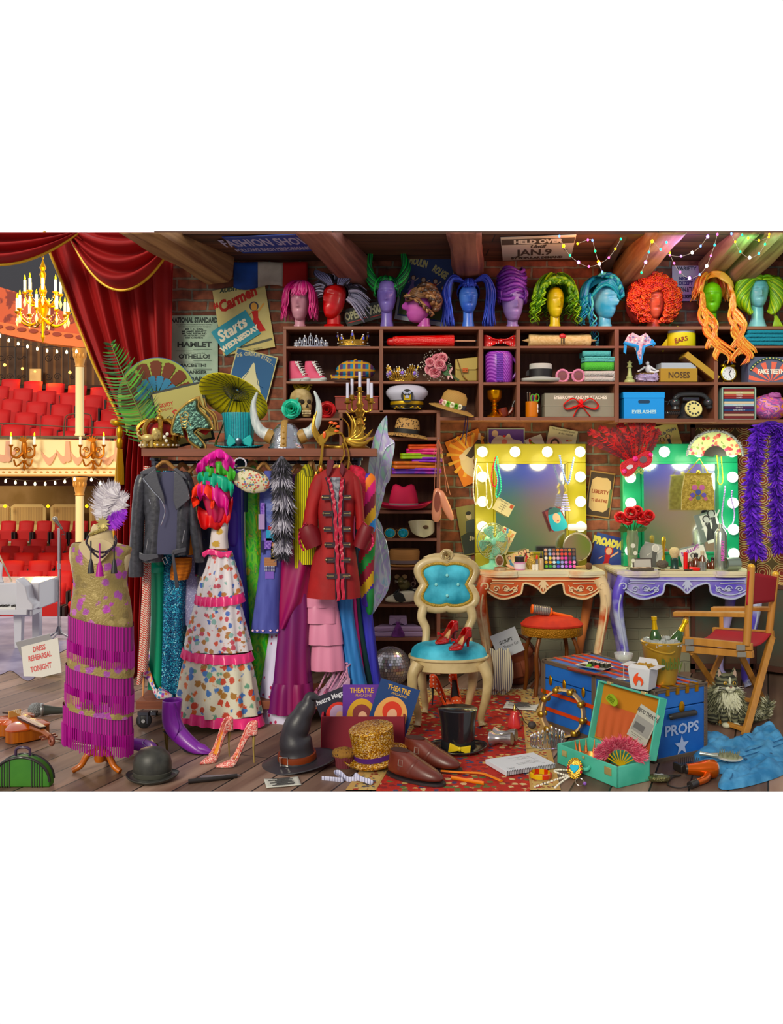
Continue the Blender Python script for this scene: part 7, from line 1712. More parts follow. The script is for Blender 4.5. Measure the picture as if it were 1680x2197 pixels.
for x,z,r,c in((-8,48,6,'#a85a8a'),(8,48,6,'#a85a8a'),(0,38,6,'#3a4a8a'),(-12,32,5,'#5a4a9a'),(12,32,5,'#5a4a9a'),(0,58,4,'#8a8a2a'),(-16,24,4,'#a85a7a'),(16,24,4,'#a85a7a'),(0,26,5,'#4a6a5a')):b.m(c,.5).disc(x,z,r,None,-4,1,9)
P(e,'motif',b,'peacock motif in beads')
P(e,'frame',B(M('#d0b858',.25,.8)).bar((-29,-2,77),(29,-2,77),4).ell(0,-4,81,5,4,5,10,8));P(e,'chain_handle',B(M('#d0b858',.25,.8)).tube([(-24,-2,78),(0,-12,110),(22,-2,78)],1.4,5))
e=E('feather_mask','red beaded masquerade mask with long red feathers on the mirror corner','mask',1362,994,6.48)
rdB=M('#c81430',.4,bump=(150.,.6));mk=lambda u,v:((u-.5)*70,-6-14*(1-(2*u-1)**2),(v-.5)*(28-8*cos(u*2*pi*1.0)*0-6*(1-abs(sin(u*pi*2)))))
b=B(rdB).poly(sp([(-36,-14),(-33,8),(-10,14),(0,10),(12,16),(32,18),(38,6),(30,-10),(12,-14),(2,-8),(-8,-16),(-24,-22)],4,True),5,-14,RY(-18));P(e,'face',b,bev=1)
P(e,'eye_hole',B(M('#d8d0d4',.6)).disc(-16,-3,7.5,4.5,-15,.6,mx=RY(-18)));P(e,'eye_hole',B(M('#6a5a5a',.6)).disc(16,3,8,7,-15,.6,mx=RY(-18)))
P(e,'jewels',B(M('#e0388a',.3,bump=(120.,.6))).ell(0,-16,10,6,4,6,10,8,mx=RY(-18)).ell(-30,-15,-8,5,4,5,10,8,mx=RY(-18)).ell(34,-15,8,5,4,5,10,8,mx=RY(-18)),'pink jewels')
b=B(M('#c8c870',.4));
for i in range(26):x=-34+i*2.7;b.tube([(x,-13,-12),(x+.5,-13,-23-3*sin(i))],.6,4,mx=RY(-18))
P(e,'bead_fringe',b,'fringe of pale beads')
fm_=[M('#a8101c',.6),M('#c81c24',.6),M('#5a1218',.6),M('#8a1418',.6)]
for i,(a,l) in enumerate(((-62,78),(-52,92),(-40,84),(-30,70),(-18,76),(-8,92),(2,100),(10,112),(18,90),(28,66))):
 x0=-20+i*4;q=(x0+l*sin(R(a)),4,10+l*cos(R(a)))
 P(e,'feather',plume(B(),[(x0,-4,8),(x0+l*.5*sin(R(a))+4,-8,8+l*.55*cos(R(a))),(q[0],q[1],q[2]),(q[0]+10*(1 if a>0 else-1),2,q[2]-6)],lambda t:9*sin(pi*min(1,t*.9+.1)),44,fm_ if i%3 else fm_[2:],.3,3.4,.4,seed=i))
e=E('folding_fan','rose painted folding fan with grey lace edge on top of the green mirror','fan',1534,981,6.56)
fp_=lambda r0,r1,n=30:[(r1*sin(R(a))*1.0,r1*cos(R(a))*.95) for a in range(-84,85,6)]+[(r0*sin(R(a)),r0*cos(R(a))) for a in range(84,-85,-6)]
P(e,'leaf',B(M('#c8cc90',.6,pat=('flower',['#c8cc90','#b8283a','#c8cc90','#d06a5a','#a82a6a','#7a8a4a','#d8a070'],34.,.5))).poly(fp_(24,57),2,0),ang=0)
P(e,'sticks',B(M('#2c241c',.5)).poly(fp_(4,25),2,-2),'dark fan sticks',ang=0)
P(e,'lace_edge',B(M('#8a8a8c',.7)).tube([(60*sin(R(a))+1.5*sin(a),-1+2*cos(a*2.),57*cos(R(a))+1.5*cos(a*1.3)) for a in range(-86,87,2)],2.6,5),'grey lace edging')
pu=[M('#4a14a0',.7),M('#5c1cc0',.7),M('#3a1080',.7),M('#7a3ad0',.7)]
e=E('feather_boa','purple feather boa draped over the folding screen in two long tails','boa',1650,912,6.4)
for pts in([(-2,4),(-22,-8),(-30,-60),(-36,-120),(-40,-180),(-32,-240),(-28,-278)],[(-2,4),(18,-4),(16,-60),(14,-130),(18,-200),(22,-270)]):
 cv=sp([(x,-6,z) for x,z in pts],12)
 def bf(u,v,cv=cv):
  p=cv[int(v*(len(cv)-1))];a=2*pi*u;return((p[0]+4*cos(a),p[1]+4*sin(a),p[2]),(cos(a),sin(a),0))
 P(e,'feathers',fur(B(),bf,1500,19,pu,4.2,.5,seed=len(pts),jit=.6));P(e,'cord',B(pu[2]).tube(cv,5,6))
 # on the orange table
mint=M('#8ad0b0',.35,coat=.2)
e=E('desk_fan','mint green vintage desk fan','fan',**vt(1056,6.42))
P(e,'base',B(mint).lathe([(2,0),(27,0),(27,4),(18,8),(7,12),(5,30),(6,34)],n=28,sy=.8));fx=TR(-1,-6,60)@RZ(12)
P(e,'motor',B(mint).ell(0,14,0,12,18,12,mx=fx))
b=B(M('#cfd8c8',.2,.8))
for i in range(11):
 r=5+i*2.9;b.tube([(r*cos(a*pi/16),-12+(r/36)**2*8,r*1.12*sin(a*pi/16)) for a in range(32)],.45,4,True,mx=fx)
for i in range(12):a=i*pi/6;b.tube([(5*cos(a),-12,5.6*sin(a)),(34*cos(a),-5,38*sin(a)),(34*cos(a),8,38*sin(a))],.4,4,mx=fx)
b.tube([(34*cos(a*pi/16),-2,38*sin(a*pi/16)) for a in range(32)],1.,5,True,mx=fx)
P(e,'guard',b,'round wire guard');P(e,'hub',B(mint).ell(0,-12,0,6,3,8,mx=fx))
for i in range(4):
 a=R(20+90*i);P(e,'blade',B(mint).grid(lambda u,v:((6+24*u)*cos(a+(v-.5)*.95*(.5+.5*sin(pi*u*.8))),-3+7*(v-.5),(6+27*u)*sin(a+(v-.5)*.95*(.5+.5*sin(pi*u*.8)))),8,6,mx=fx),sol=1,ang=180)
def pot(name,lab,cat,px,Y,pr,mat,extra=None,n=20,group=None):
 e=E(name,lab,cat,group=group,**vt(px,Y));P(e,'body',B(mat).lathe(pr,n=n),ang=50)
 for nm,pr2,m2 in extra or():P(e,nm,B(m2).lathe(pr2,n=n),ang=50)
 return e
bk=M('#26211f',.35);wh=M('#e0d8cc',.35)
e=E('powder_compact','open round bronzer compact with its mirror lid up','compact',**vt(1073,6.3));P(e,'tray',B(M('#b8a890',.3,.4)).lathe([(2,0),(13,0),(13.5,6),(11.5,6)],n=24).m('#8a5230',.8).lathe([(11.4,6.2),(.5,7)],n=24));P(e,'lid',B(M('#b8a890',.3,.4)).lathe([(.5,0),(13,0),(13,2),(.5,2)],n=24,mx=TR(0,12,19)@RX(78)@SC(.72,1,1)).m('#8a5230',.5).lathe([(10,2.2),(.5,2.2)],n=20,mx=TR(0,12,19)@RX(78)@SC(.72,1,1)))
T('powder_puff','pale round powder puff leaning beside the bronzer compact','powder puff',b=B(M('#d8a888',.9)).ell(0,0,7,11,7,3.4,mx=RY(28)),**vt(1092,6.32))
pot('cream_jar','pink face cream jar with a dark lid','jar',1115,6.34,[(2,0),(12,0),(12.5,3),(12.5,16),(10,17),(2,17)],M('#c88ab0',.25),(('label_band',[(12.7,3),(12.8,14),(12.4,14)],M('#d8ccd8',.4)),('lid',[(10.5,17),(11,28),(2,28)],bk)))
e=pot('perfume_atomizer','gold netted perfume atomizer beside the pink jar','perfume bottle',1140,6.4,[(2,0),(8,0),(11,8),(9,22),(4,27),(4,31),(5,32),(2,36)],M('#b89a58',.25,.7,bump=(140.,1.)));P(e,'hose',B(bk).tube(sp([(0,0,33),(-10,0,35),(-16,-2,24)],5),1.1,6))
pot('cosmetic_bottle','tiny white bottle in front of the perfume atomizer','bottle',1145,6.3,[(2,0),(3.4,0),(3.4,11),(2,12)],wh)
pot('lipstick','upright red lipstick in a white and silver tube','lipstick',1152,6.3,[(1,0),(3.4,0),(3.4,13),(1,13)],wh,(('tube',[(2.8,13),(2.8,24),(1,24)],M('#b8b4b0',.2,.9)),('stick',[(2.2,24),(2.2,30),(.8,33)],M('#e03a24',.3))),12)
pot('foundation_bottle','beige foundation bottle with a black dropper','bottle',1161,6.32,[(2,0),(5.5,0),(5.5,22),(3,25),(2,25)],M('#b89a74',.25),(('dropper',[(3,25),(3.2,31),(2,32),(1.6,37),(.6,38)],bk),),14)
e=E('eyeshadow_palette','large black palette of forty bright eyeshadow pans standing open','makeup palette',rot=(-14,0,0),**vt(1202,6.38));P(e,'case',B(M('#1c1a20',.4)).box(0,0,23,70,4,45));
pc='#c89a84 #8a9aa8 #7a4a3a #c8741c #b04a3a #8a4a34 #a87a3a #6a4a3a #a87a4a #8aa0c8 #a8707a #b8806a #c03a34 #c84a3a #a82a2c #5a3a34 #e0dccc #d8c050 #c8a8a8 #c89ab8 #c84a7a #c83a9a #6a2a4a #4a5a7a #c8a02a #c8902a #c0d0d8 #1a90d0 #8a8ac8 #b86ac8 #d82a8a #e88ab8 #5aa02a #2a8a2a #7a9a9a #4a3ab0 #a89ae0 #a84ac8 #c84ac0 #e05aa0'.split()
for i,c in enumerate(pc):P(e,'pan',B(M(c,.6)).disc(-30+(i%8)*8.6,41-(i//8)*8.8,3.5,3.3,-3,1,12),c and 'round eyeshadow pan')
T('powder_brush','fluffy makeup brush lying at the end of the orange table','brush',b=B(M('#a88a58',.3,.3)).tube([(-17,0,5),(4,0,6)],[2.4,4],8).m('#5a3c28',.9).tube([(4,0,6),(10,0,7),(17,0,8)],[4,8.5,6],12),**vt(1252,6.34))
e=E('round_makeup_mirror','round makeup mirror on a stand with a tube lamp above it','mirror',**vt(1238,6.47));P(e,'stand',B(M('#a89a70',.25,.8)).lathe([(2,0),(14,0),(13,3),(3,6),(2.4,18)],n=20));P(e,'glass',B(M('#d0d0d0',.08,1)).lathe([(.5,2),(28,2),(28,0)],n=40,mx=TR(0,-4,46)@RX(86)));P(e,'rim',B(M('#d8d0b0',.2,.8)).tube([(29*cos(a*pi/20),-4,46+29*sin(a*pi/20)) for a in range(40)],2.2,6,True));P(e,'lamp',B(M('#f4ecd8',.3,em=.4)).lathe([(1,-20),(6,-19),(7,-14),(7,14),(6,19),(1,20)],n=16,mx=TR(0,-4,88)@RY(90)));P(e,'bracket',B(M('#d8d0b0',.2,.8)).tube([(0,4,76),(0,2,84)],2,6))
# on the blue table
e=E('rose_vase','etched glass vase filled with red roses','vase',**vt(1357,6.36));P(e,'glass',B(M('#c8d4b0',.08,tr=.75,al=.8)).lathe([(2,0),(14,0),(9,6),(11,34),(13,66),(11,76),(13,84),(12,84),(10,76),(11.5,64),(9,34),(7,8)],n=24));P(e,'etching',B(M('#d8d8c4',.6)).disc(-2,52,5,None,-13,1,9).disc(3,36,4.5,None,-12,1,9).disc(-1,20,4,None,-11,1,9),'etched flowers')
rc=[M('#c01420',.55),M('#9a0c18',.55),M('#d42430',.55)]
for i,(x,z,r) in enumerate(((-28,112,13),(-14,108,13),(-8,122,14),(8,126,12),(14,112,15),(30,116,13),(24,106,12))):P(e,'rose',rose(B(),x,-8-(i%3)*4,z,r,rc,RX(-24),i));P(e,'stem',B(M('#2c5a24',.5)).tube(sp([(x*.15,0,30),(x*.35,0,78),(x,-2,z-6)],4),1.3,5))
b=B(M('#3a5a24',.5))
for x,z in((-30,92),(30,90),(-34,86),(20,88)):b.blade((x*.4,-4,84),(x,-8,z),13)
P(e,'leaves',b)
e=E('eyeshadow_case','small open eyeshadow case of brown shades','makeup palette',rot=(0,0,8),**vt(1378,6.27));P(e,'base',B(M('#4a443c',.4)).box(0,0,3,46,20,5));P(e,'lid',B(M('#4a443c',.4)).box(6,12,15,44,2,24,RX(-8)).m('#b8b4a8',.2).box(6,10.6,15,38,.4,18,RX(-8)))
for i in range(8):P(e,'pan',B(M(('#b89a7a','#8a6a4a','#a8805a','#6a4a34','#c8a890','#9a7a5a','#d0b8a0','#7a5a44')[i],.7)).box(-16+(i%4)*10.5,-4+(i//4)*8,6,8.6,6.4,1))
e=E('hairbrush','gold handled vintage hairbrush resting against the green mirror','hairbrush',**vt(1424,6.45));P(e,'handle',B(M('#c8a84a',.25,.8)).lathe([(1,68),(4,66),(5,56),(3,46),(2,30),(5,14),(9,8)][::-1],n=14,sy=.5));P(e,'bristles',blob(B(M('#5a5048',.9,bump=(120.,1.))),-3,0,9,13,8,9,.1))
pot('shaving_brush','shaving brush with dark handle and pale bristles','brush',1447,6.38,[(2,0),(9,0),(9,3),(8,5),(8,20),(9,22),(7,25)],M('#1c3a34',.3),(('bristles',[(7,25),(10,32),(11,40),(7,46),(1,47)],M('#c8b48a',.95,bump=(100.,.8))),))
T('red_marker','tall bright red lip colour tube','lipstick',b=B(M('#d81c18',.3)).lathe([(2,0),(4.6,0),(4.6,37),(2,38)],n=14),**vt(1471,6.32))
am=M('#5a2a14',.15,coat=.5)
for px,Y,h,r,l in((1481,6.4,22,6,'short amber bottle with pale lid beside the red tube'),(1493,6.42,32,8,'tall dark amber bottle with a pointed stopper'),(1507,6.4,38,7,'amber bottle with a white label behind the silver pots'),(1520,6.42,18,4.5,'slim small amber bottle between two larger ones'),(1529,6.4,24,6,'squat amber bottle with black cap beside the hairspray')):
 e=pot('amber_bottle',l,'bottle',px,Y,[(2,0),(r,0),(r,h*.6),(r*.5,h*.72),(r*.5,h*.8)],am,(('cap',[(r*.6,h*.78),(r*.6,h),(1,h+2)],M('#b8a890',.4) if px in(1481,1507) else bk),),14)
for i,l in enumerate(('silver lidded pot on the blue table, lower of two stacked','silver lidded pot stacked on another silver pot')):
 k=vt(1506,6.28);k['Z']+=i*9.4*6.28/F;T('cream_pot',l,'pot',b=B(M('#a8aca4',.25,.8)).lathe([(2,0),(9,0),(9,6),(9.5,6),(9.5,9),(2,9.2)],n=20),ang=40,**k)
T('lipstick','red lipstick lying flat among the brushes','lipstick',b=B(M('#d8301c',.3)).lathe([(3,-11),(4,-9),(4,8),(2.4,11)],n=12,mx=TR(0,0,4)@RZ(-8)@RY(94)),**vt(1490,6.25))
for i,(x,l,c,a) in enumerate(((1440,46,'#8a7a5a',6),(1462,54,'#2a2624',2),(1452,60,'#b8a888',-3),(1430,40,'#3a3430',10))):T('makeup_brush',('thin tan brush lying beside the eyeshadow case','black brush lying in the middle of the blue table','pale long brush lying foremost on the blue table','short dark brush lying by the gold hairbrush')[i],'brush',b=B(M(c,.4)).tube([(-l/2,0,2),(l*.25,0,2)],1.4,6).m('#4a3a2a',.9).tube([(l*.25,0,2),(l*.4,0,2.4),(l/2,0,2)],[1.6,2.6,.6],6),rot=(0,0,a),**vt(x,6.24-.012*(i==2)+.03*(i==3)))
e=E('hairspray_can','tall silver spray can lettered HAIRSPRAY in pink','spray can',**vt(1546,6.34));P(e,'can',B(M('#a8b0a4',.25,.75)).lathe([(2,0),(12.5,0),(13,2),(13,78),(9,86),(5,90),(5,97),(3,99),(1,99)],n=28),ang=50)
P(e,'lettering',B(M('#d86ac0',.5)).text('HAIRSPRAY',3,42,7,-14,.9,90,0,.04))
T('hair_roller','silver ring shaped hair roller lying on its side by the spray can','hair roller',b=B(M('#9aa89a',.3,.7)).lathe([(13,-15),(14,-15),(14,15),(13,15),(12,12),(12,-12),(13,-15)],n=28,mx=TR(0,0,14)@RZ(12)@RY(90),cap=False),**vt(1570,6.28))
# things standing about on the floor
def FL(px,py,Z=0.):return dict(px=px,py=py,Y=F*(ZC-Z)/(py-HY),Z=Z+.001)
b=B(M('#a8281c',.9,pat=('flower',['#a8281c','#c8a86a','#7a1a1c','#2c3a5a','#b8341c','#5a6a3a','#8a1c18','#d0b888','#a8281c','#b89a60'],30.,.48),bump=(120.,.4)))
rc_=[(905,1478),(1150,1478),(1203,1697),(742,1697)]
rp_=[(W(x,y,fy(y)).x,fy(y)) for x,y in rc_]
def rq(u,v,z=.008):a0=V3(rp_[0]).lerp(V3(rp_[1]),u);a1=V3(rp_[3]).lerp(V3(rp_[2]),u);p=a0 .lerp(a1,v);return(p.x,p.y,z)
rp_=[(*p,0) for p in rp_]
S=1.
def rugpart(u0,u1,v0,v1,m,z):return B(m).rings([[rq(u,v,q) for u,v in((u0,v0),(u0,v1),(u1,v1),(u1,v0))] for q in(0,z)])
e=bpy.data.objects.new('persian_rug',None);COL.objects.link(e);tag(e,'red Persian rug under the carved chair and the black top hat','rug')
P(e,'field',rugpart(0,1,.02,1,b.ms[0],.006),ang=0)
bm_=M('#c0a468',.9,pat=('flower',['#7a2018','#c0a468','#3a3a4a','#9a3020','#c8b078'],44.,.48));lm=M('#b8945a',.9)
for q in((.03,.13,.02,1),(.87,.97,.02,1),(.13,.87,.02,.1)):P(e,'border',rugpart(*q,bm_,.0075),'patterned tan border',ang=0)
for q in((.13,.142,.1,1),(.858,.87,.1,1),(0,.03,.02,1),(.97,1,.02,1)):P(e,'stripe',rugpart(*q,lm,.008),ang=0)
b=B(M('#b8b0a0',.9))
for i in range(90):p=rq(i/89,.02);b.bar(p,(p[0]+.006*sin(i*3),p[1]+.035,.004),.006,.003)
P(e,'fringe',b)
e=E('carved_chair','ivory carved chair with tufted turquoise velvet back and seat','chair',962,1548,5.48)
iv=M('#c8b48a',.38,pat=('noise','#a8946a',8.,.4,.65),coat=.15);tq=M('#58bcd4',.7,pat=('noise','#1f7f96',7.,.35,.62),sheen=.8,bump=(30.,.2))
def quat(k,z0=0):return[(k*(55+9*cos(4*t*pi/32+pi)*-1*-1+10*abs(sin(2*t*pi/32)))*cos(t*pi/32)*1.0,k*(46+11*abs(sin(2*t*pi/32)))*sin(t*pi/32)+z0) for t in range(64)]
qb=TR(0,62,286)@RX(-7)
P(e,'back_frame',B(iv).tube([(x,0,z) for x,z in quat(1.08)],10,10,True,mx=qb));P(e,'gilt_beading',B(M('#b8964a',.4,.4,bump=(120.,.8))).tube([(x,-6,z) for x,z in quat(.93)],4,8,True,mx=qb))
def pil(u,v):
 q=quat(.92)[int(u*64)%64];d_=12*(1-v**4)-3*exp(-((q[0]*v)**2+(q[1]*v)**2)/200);return(q[0]*v,-4-d_,q[1]*v)
P(e,'back_cushion',B(tq).grid(pil,64,10,cu=True,mx=qb),ang=180)
b=B(M('#8ad0d0',.4))
for x,z in((0,20),(-24,0),(24,0),(0,-24)):b.ell(x,-17,z,3.6,2.5,3.6,10,6,mx=qb)
P(e,'tuft_buttons',b)
b=rose(B(),0,-6,63,15,[iv],None,3);b.m(iv)
for s_ in(-1,1):
 for k in range(3):b.blade((s_*12,-4,60+k*3),(s_*(40+6*k),-2,52+4*k),11)
P(e,'crest',b.__class__().merge(b,qb),'carved rose crest')
for s_ in(-1,1):P(e,'back_support',B(iv).tube(sp([(s_*50,54,240),(s_*56,50,215),(s_*46,46,190),(s_*48,40,160)],5),lambda t:11-3*t,10))
def seat_(r0,z0,z1,k=1.):
 return[[(r0*cos(2*pi*i/40)*(1-.06*sin(2*pi*i/40)),r0*.78*sin(2*pi*i/40)-8,z) for i in range(40)] for z in(z0,z1)]
P(e,'seat_rail',B(iv).rings(seat_(82,118,140)+seat_(86,140,146)),bev=2)
def cush(u,v):
 a=2*pi*u;r=82*v;z=146+26*(1-v**5)**.5
 for x,y in((0,-8),(-34,-22),(34,-22),(-30,16),(30,16)):z-=9*exp(-((r*cos(a)-x)**2+(r*.78*sin(a)-8-y)**2)/110)
 return(r*cos(a),r*.78*sin(a)-8,z)
P(e,'seat_cushion',B(tq).grid(cush,48,20,cu=True),ang=180)
for sx_,y0,y1 in((-1,-52,-44),(1,-52,-44),(-1,40,56),(1,40,56)):
 o=1 if y0<0 else.72
 P(e,'leg',B(iv).tube(sp([(sx_*66*o,y0,136),(sx_*78*o,y0-4,110),(sx_*76*o,y0-4,70),(sx_*66*o,y1,22),(sx_*68*o,y1-6,4)],6),lambda t:14-8.5*t+3*exp(-((t-1)/.07)**2),10))
SEAT=172*5.48/F
def pump(name,lab,L_,Hh,W_,mat,lin_,hm,rot,k,hr=3.,group=None,wall=22,pt=1.5,extra=None):
 e=E(name,lab,'shoe',rot=rot,group=group,**k)
 sm_=lambda t:max(0,min(1,t))**2*(3-2*max(0,min(1,t)))
 zs=lambda t:Hh*(1-sm_((t-.12)/.5))+1.5
 ww=lambda t:W_*(.72 if t<.1 else.6+.4*sm_((t-.3)/.35)) if t<.68 else W_*max(.04,1-((t-.68)/.32)**pt)
 P(e,'insole',B(lin_).grid(lambda u,v:(L_*(u-.5),(v-.5)*1.9*ww(u),zs(u)+1.2),20,4),sol=1,ang=180)
 def wl(s,v):
  q=abs(2*s-1);t=.6*(max(0,q-.18)/.82)**1.0 if q>.18 else 0;sg=1 if s>.5 else-1
  y=sg*ww(t)*min(1,q/.18)**.5;x=L_*(t-.5)-(L_*.045*(1-(min(1,q/.18))**2))
  return(x,y*(1-.12*v*(t<.4)),zs(t)+v*lerp(wall,wall*.42,sm_(t/.6)))
 P(e,'upper',B(mat).grid(wl,40,6).grid(lambda u,v:(L_*(.07+.43*u-0*.5),ww(.57+.43*u)*cos(pi*v)*1.02,zs(.57+.43*u)-1+(wall*.5*(1-.75*u))*sin(pi*v)**.6),14,12),sol=1.2,ang=180)
 P(e,'sole',B(M('#2a1c18',.5)).grid(lambda u,v:(L_*(u-.5),(v-.5)*2*ww(u),zs(u)-.8),20,4),sol=1.4)
 P(e,'heel',B(hm).tube([(-L_*.46,0,Hh+2),(-L_*.45,0,Hh*.5),(-L_*.47,0,.5)],[hr*2.2,hr*1.1,hr*.8],10))
 if extra:extra(e)
 return e
fl_=M('#e0d4d8',.4,pat=('flower',['#e0d4d8','#d83a8a','#e88a2a','#2a90c0','#e0d4d8','#8a3ac0','#e8c02a'],55.,.5));pinkI=M('#a8705a',.5)
ZB=W(0,1504,5.38).z+.001
for px,Y,l in((338,5.46,'flower printed high heel on the rack base, nearer one'),(352,5.62,'flower printed high heel on the rack base, behind its mate')):pump('high_heel',l,74,44,14,fl_,pinkI,M('#d89a6a',.4),(0,0,-14),dict(px=px,py=HY-(ZB-ZC)*F/Y,Y=Y,Z=ZB),1.8,'flower printed heels',42)
opd=M('#e0561c',.5,pat=('vor','#f4e8dc',42.,.2,.1));blkI=M('#1c1816',.6)
pump('high_heel','orange polka dot stiletto under the carved chair, seen from its side',62,40,12,opd,blkI,blkI,(0,0,-22),FL(955,1518),1.4,'orange polka dot stilettos',26);pump('high_heel','orange polka dot stiletto under the carved chair, pointing forwards',58,38,12,opd,blkI,blkI,(0,0,-82),FL(977,1508),1.4,'orange polka dot stilettos',26)
glP=M('#e08a84',.3,pat=('cells',['#e89a90','#f0c0b0','#d0605c','#e88078','#f4e0d0'],220.));glG=M('#a89050',.3,.4,pat=('cells',['#c8b070','#8a7440','#e0d098','#6a5a30'],220.));orI=M('#e09a4a',.5)
def toe(e):P(e,'glitter_back',B(glG).grid(lambda s,v:((-(52*.545)+max(0,abs(2*s-1)-.2)*38),(1 if s>.5 else-1)*9*min(1,abs(2*s-1)/.2)**.5*.95,30+26*v-max(0,abs(2*s-1)-.2)*30),30,5),'gold glitter heel counter',sol=2.2,ang=180)
pump('high_heel','pink and gold glitter stiletto pointing at the razor, upper one of the pair',78,56,13,glP,orI,M('#c8b070',.3,.5),(0,0,226),FL(462,1632),1.8,'glitter stilettos',28,extra=None);pump('high_heel','pink and gold glitter stiletto nearer the witch hat',86,60,13,glP,orI,M('#c8b070',.3,.5),(0,0,204),FL(506,1642),1.8,'glitter stilettos',28)
rdG=M('#b81410',.25,pat=('noise','#8a0c0c',140.),coat=.4);crI=M('#c8a878',.5)
def bw_(e):P(e,'bow',B(rdG).poly([(-9,-4),(0,0),(9,-4),(9,5),(0,2),(-9,5)],4,0,TR(18,0,19)@RZ(90)),bev=1)
for px,y,l in((956,1374,'ruby red bow shoe on the chair seat, further back'),(985,1388,'ruby red bow shoe on the chair seat, nearer one')):
 pump('court_shoe',l,66,20,13,rdG,crI,rdG,(0,0,228),FL(px,y+4,SEAT),3.4,'ruby red shoes',20,2.2,bw_)
ppl=M('#7a2a9a',.35,coat=.2)
def boot(e,mx=None):
 b=B(ppl);rg=[]
 for z,x0,x1,w in((2,30,78,13),(10,12,66,15),(26,-18,42,16),(48,-36,14,16),(70,-38,0,17),(96,-36,4,20),(110,-35,6,22)):
  rg.append([(lerp(x0,x1,.5+.5*cos(2*pi*i/24)),w*sin(2*pi*i/24),z) for i in range(24)])
 b.rings(rg,False,mx);P(e,'upper',b,sol=2,sub=1,ang=180)
 P(e,'toe',B(ppl).tube([tuple((mx or Matrix())@V3(p)) for p in((30,0,14),(60,0,9),(82,0,4))],[13,11,2],14));P(e,'sole',B(M('#222024',.5)).tube([tuple((mx or Matrix())@V3(p)) for p in((-32,0,42),(-8,0,26),(22,0,4),(50,0,1),(78,0,2))],[10,10,12,13,3],12,fl=.2,up=(0,1,0)))
 P(e,'heel',B(M('#8a7a4a',.3,.7)).tube([tuple((mx or Matrix())@V3(p)) for p in((-30,0,46),(-30,0,22),(-28,0,0))],[8,4,2.6],10));P(e,'wrap_seam',B(M('#5a1a7a',.4)).tube([tuple((mx or Matrix())@V3(p)) for p in sp([(0,-18,108),(6,-17,80),(12,-17,56),(0,-16,30)],5)],1.2,5))
boot(E('ankle_boot','purple ankle boot standing upright on its stiletto heel','boot',rot=(0,0,-18),group='purple ankle boots',**FL(383,1612)))
boot(E('ankle_boot','purple ankle boot toppled on its side showing its black sole','boot',rot=(0,0,204),group='purple ankle boots',**FL(308,1612)),TR(0,0,22)@RX(-102)@SC(.62,.8,.62))
for px,Y,l in((700,5.46,'pink wedge sandal on the rack base, its rosette turned to the front'),(722,5.42,'floral patterned pink wedge sandal nearest the magazines')):
 e=E('wedge_sandal',l,'shoe',group='pink wedge sandals',px=px,py=HY-(ZB-ZC)*F/Y,Y=Y,Z=ZB,rot=(0,0,215 if px<710 else 195));P(e,'wedge',B(M('#c09ab4',.6,pat=('flower',['#c09ab4','#8a5a7a','#c8a8bc'],50.,.3))).poly([(-26,0),(26,0),(28,6),(0,20),(-24,46),(-28,46)],24,-12),bev=1.5);P(e,'toe_strap',rose(B(),20,-2,14,10,[M('#c87a9a',.5)],RZ(60),2));P(e,'straps',B(M('#c890ac',.5)).tube(sp([(-24,-11,44),(-18,-12,70),(-30,0,74),(-20,12,68),(-24,11,44)],5),2,6).tube([(14,-11,16),(-16,-11,66)],2,6).tube([(4,11,20),(-22,11,66)],2,6).tube([(-10,-12,40),(-26,-8,72)],1.8,6))
bowl=M('#3a3a34',.45,pat=('noise','#2c2c28',20.),sheen=.5)
hat('bowler_hat','dark bowler hat lying in front of the dress form stand',327,1672,fy(1672),[(38,8),(41,20),(41,36),(37,52),(26,64),(10,69),(1,70)],[(38,8),(50,2),(55,6),(56,8)],bowl,[(39,7),(41.6,18),(40,19),(38,7)],M('#46463e',.5),Z=.001,curl=6)
silk=M('#1a1a1e',.18,coat=.5)
e=hat('top_hat','glossy black top hat with a yellow bow standing on the rug',983,1612,fy(1612),[(36,6),(36,30),(38,60),(42,84),(43,88),(41,90),(2,91)],[(36,6),(52,2),(61,5),(62,8)],silk,[(36.5,5),(36.8,22),(35,22),(35,5)],M('#121214',.6),Z=.008,curl=6)
P(e,'bow',B(M('#d0b41c',.5)).poly([(-24,6),(-20,26),(0,16),(24,20),(22,0),(0,10)],6,-40).ell(0,-39,13,4,4,5,10,8),'yellow bow tie',bev=1.5)
sq=M('#c08a28',.3,.5,pat=('cells',['#e0a83a','#a8721c','#c8923a','#f0d08a','#8a5a18','#d0b0a0'],190.),bump=(160.,.5))
hat('sequin_hat','gold sequinned top hat leaning against the crimson magazine box',806,1645,fy(1645),[(44,10),(45,30),(47,60),(48,74),(44,77),(2,78)],[(44,10),(58,3),(66,5),(70,12)],sq,[(45,8),(45.6,22),(44,22),(44,8)],M('#4a1f6a',.5),Z=.03,rot=(7,-8,0),curl=7)
wm=M('#2a282e',.45,coat=.05,bump=(9.,.4))
e=E('witch_hat','tall crooked black witch hat with a buckled brown band','hat',rot=(4,-3,0),**FL(638,1634,.02));P(e,'brim',B(wm).grid(lambda u,v:((36+(50*v))*cos(2*pi*u),(30+38*v)*sin(2*pi*u),4+10*v*cos(2*pi*u)*v-4*v),48,8,cu=True),sol=2,ang=180)
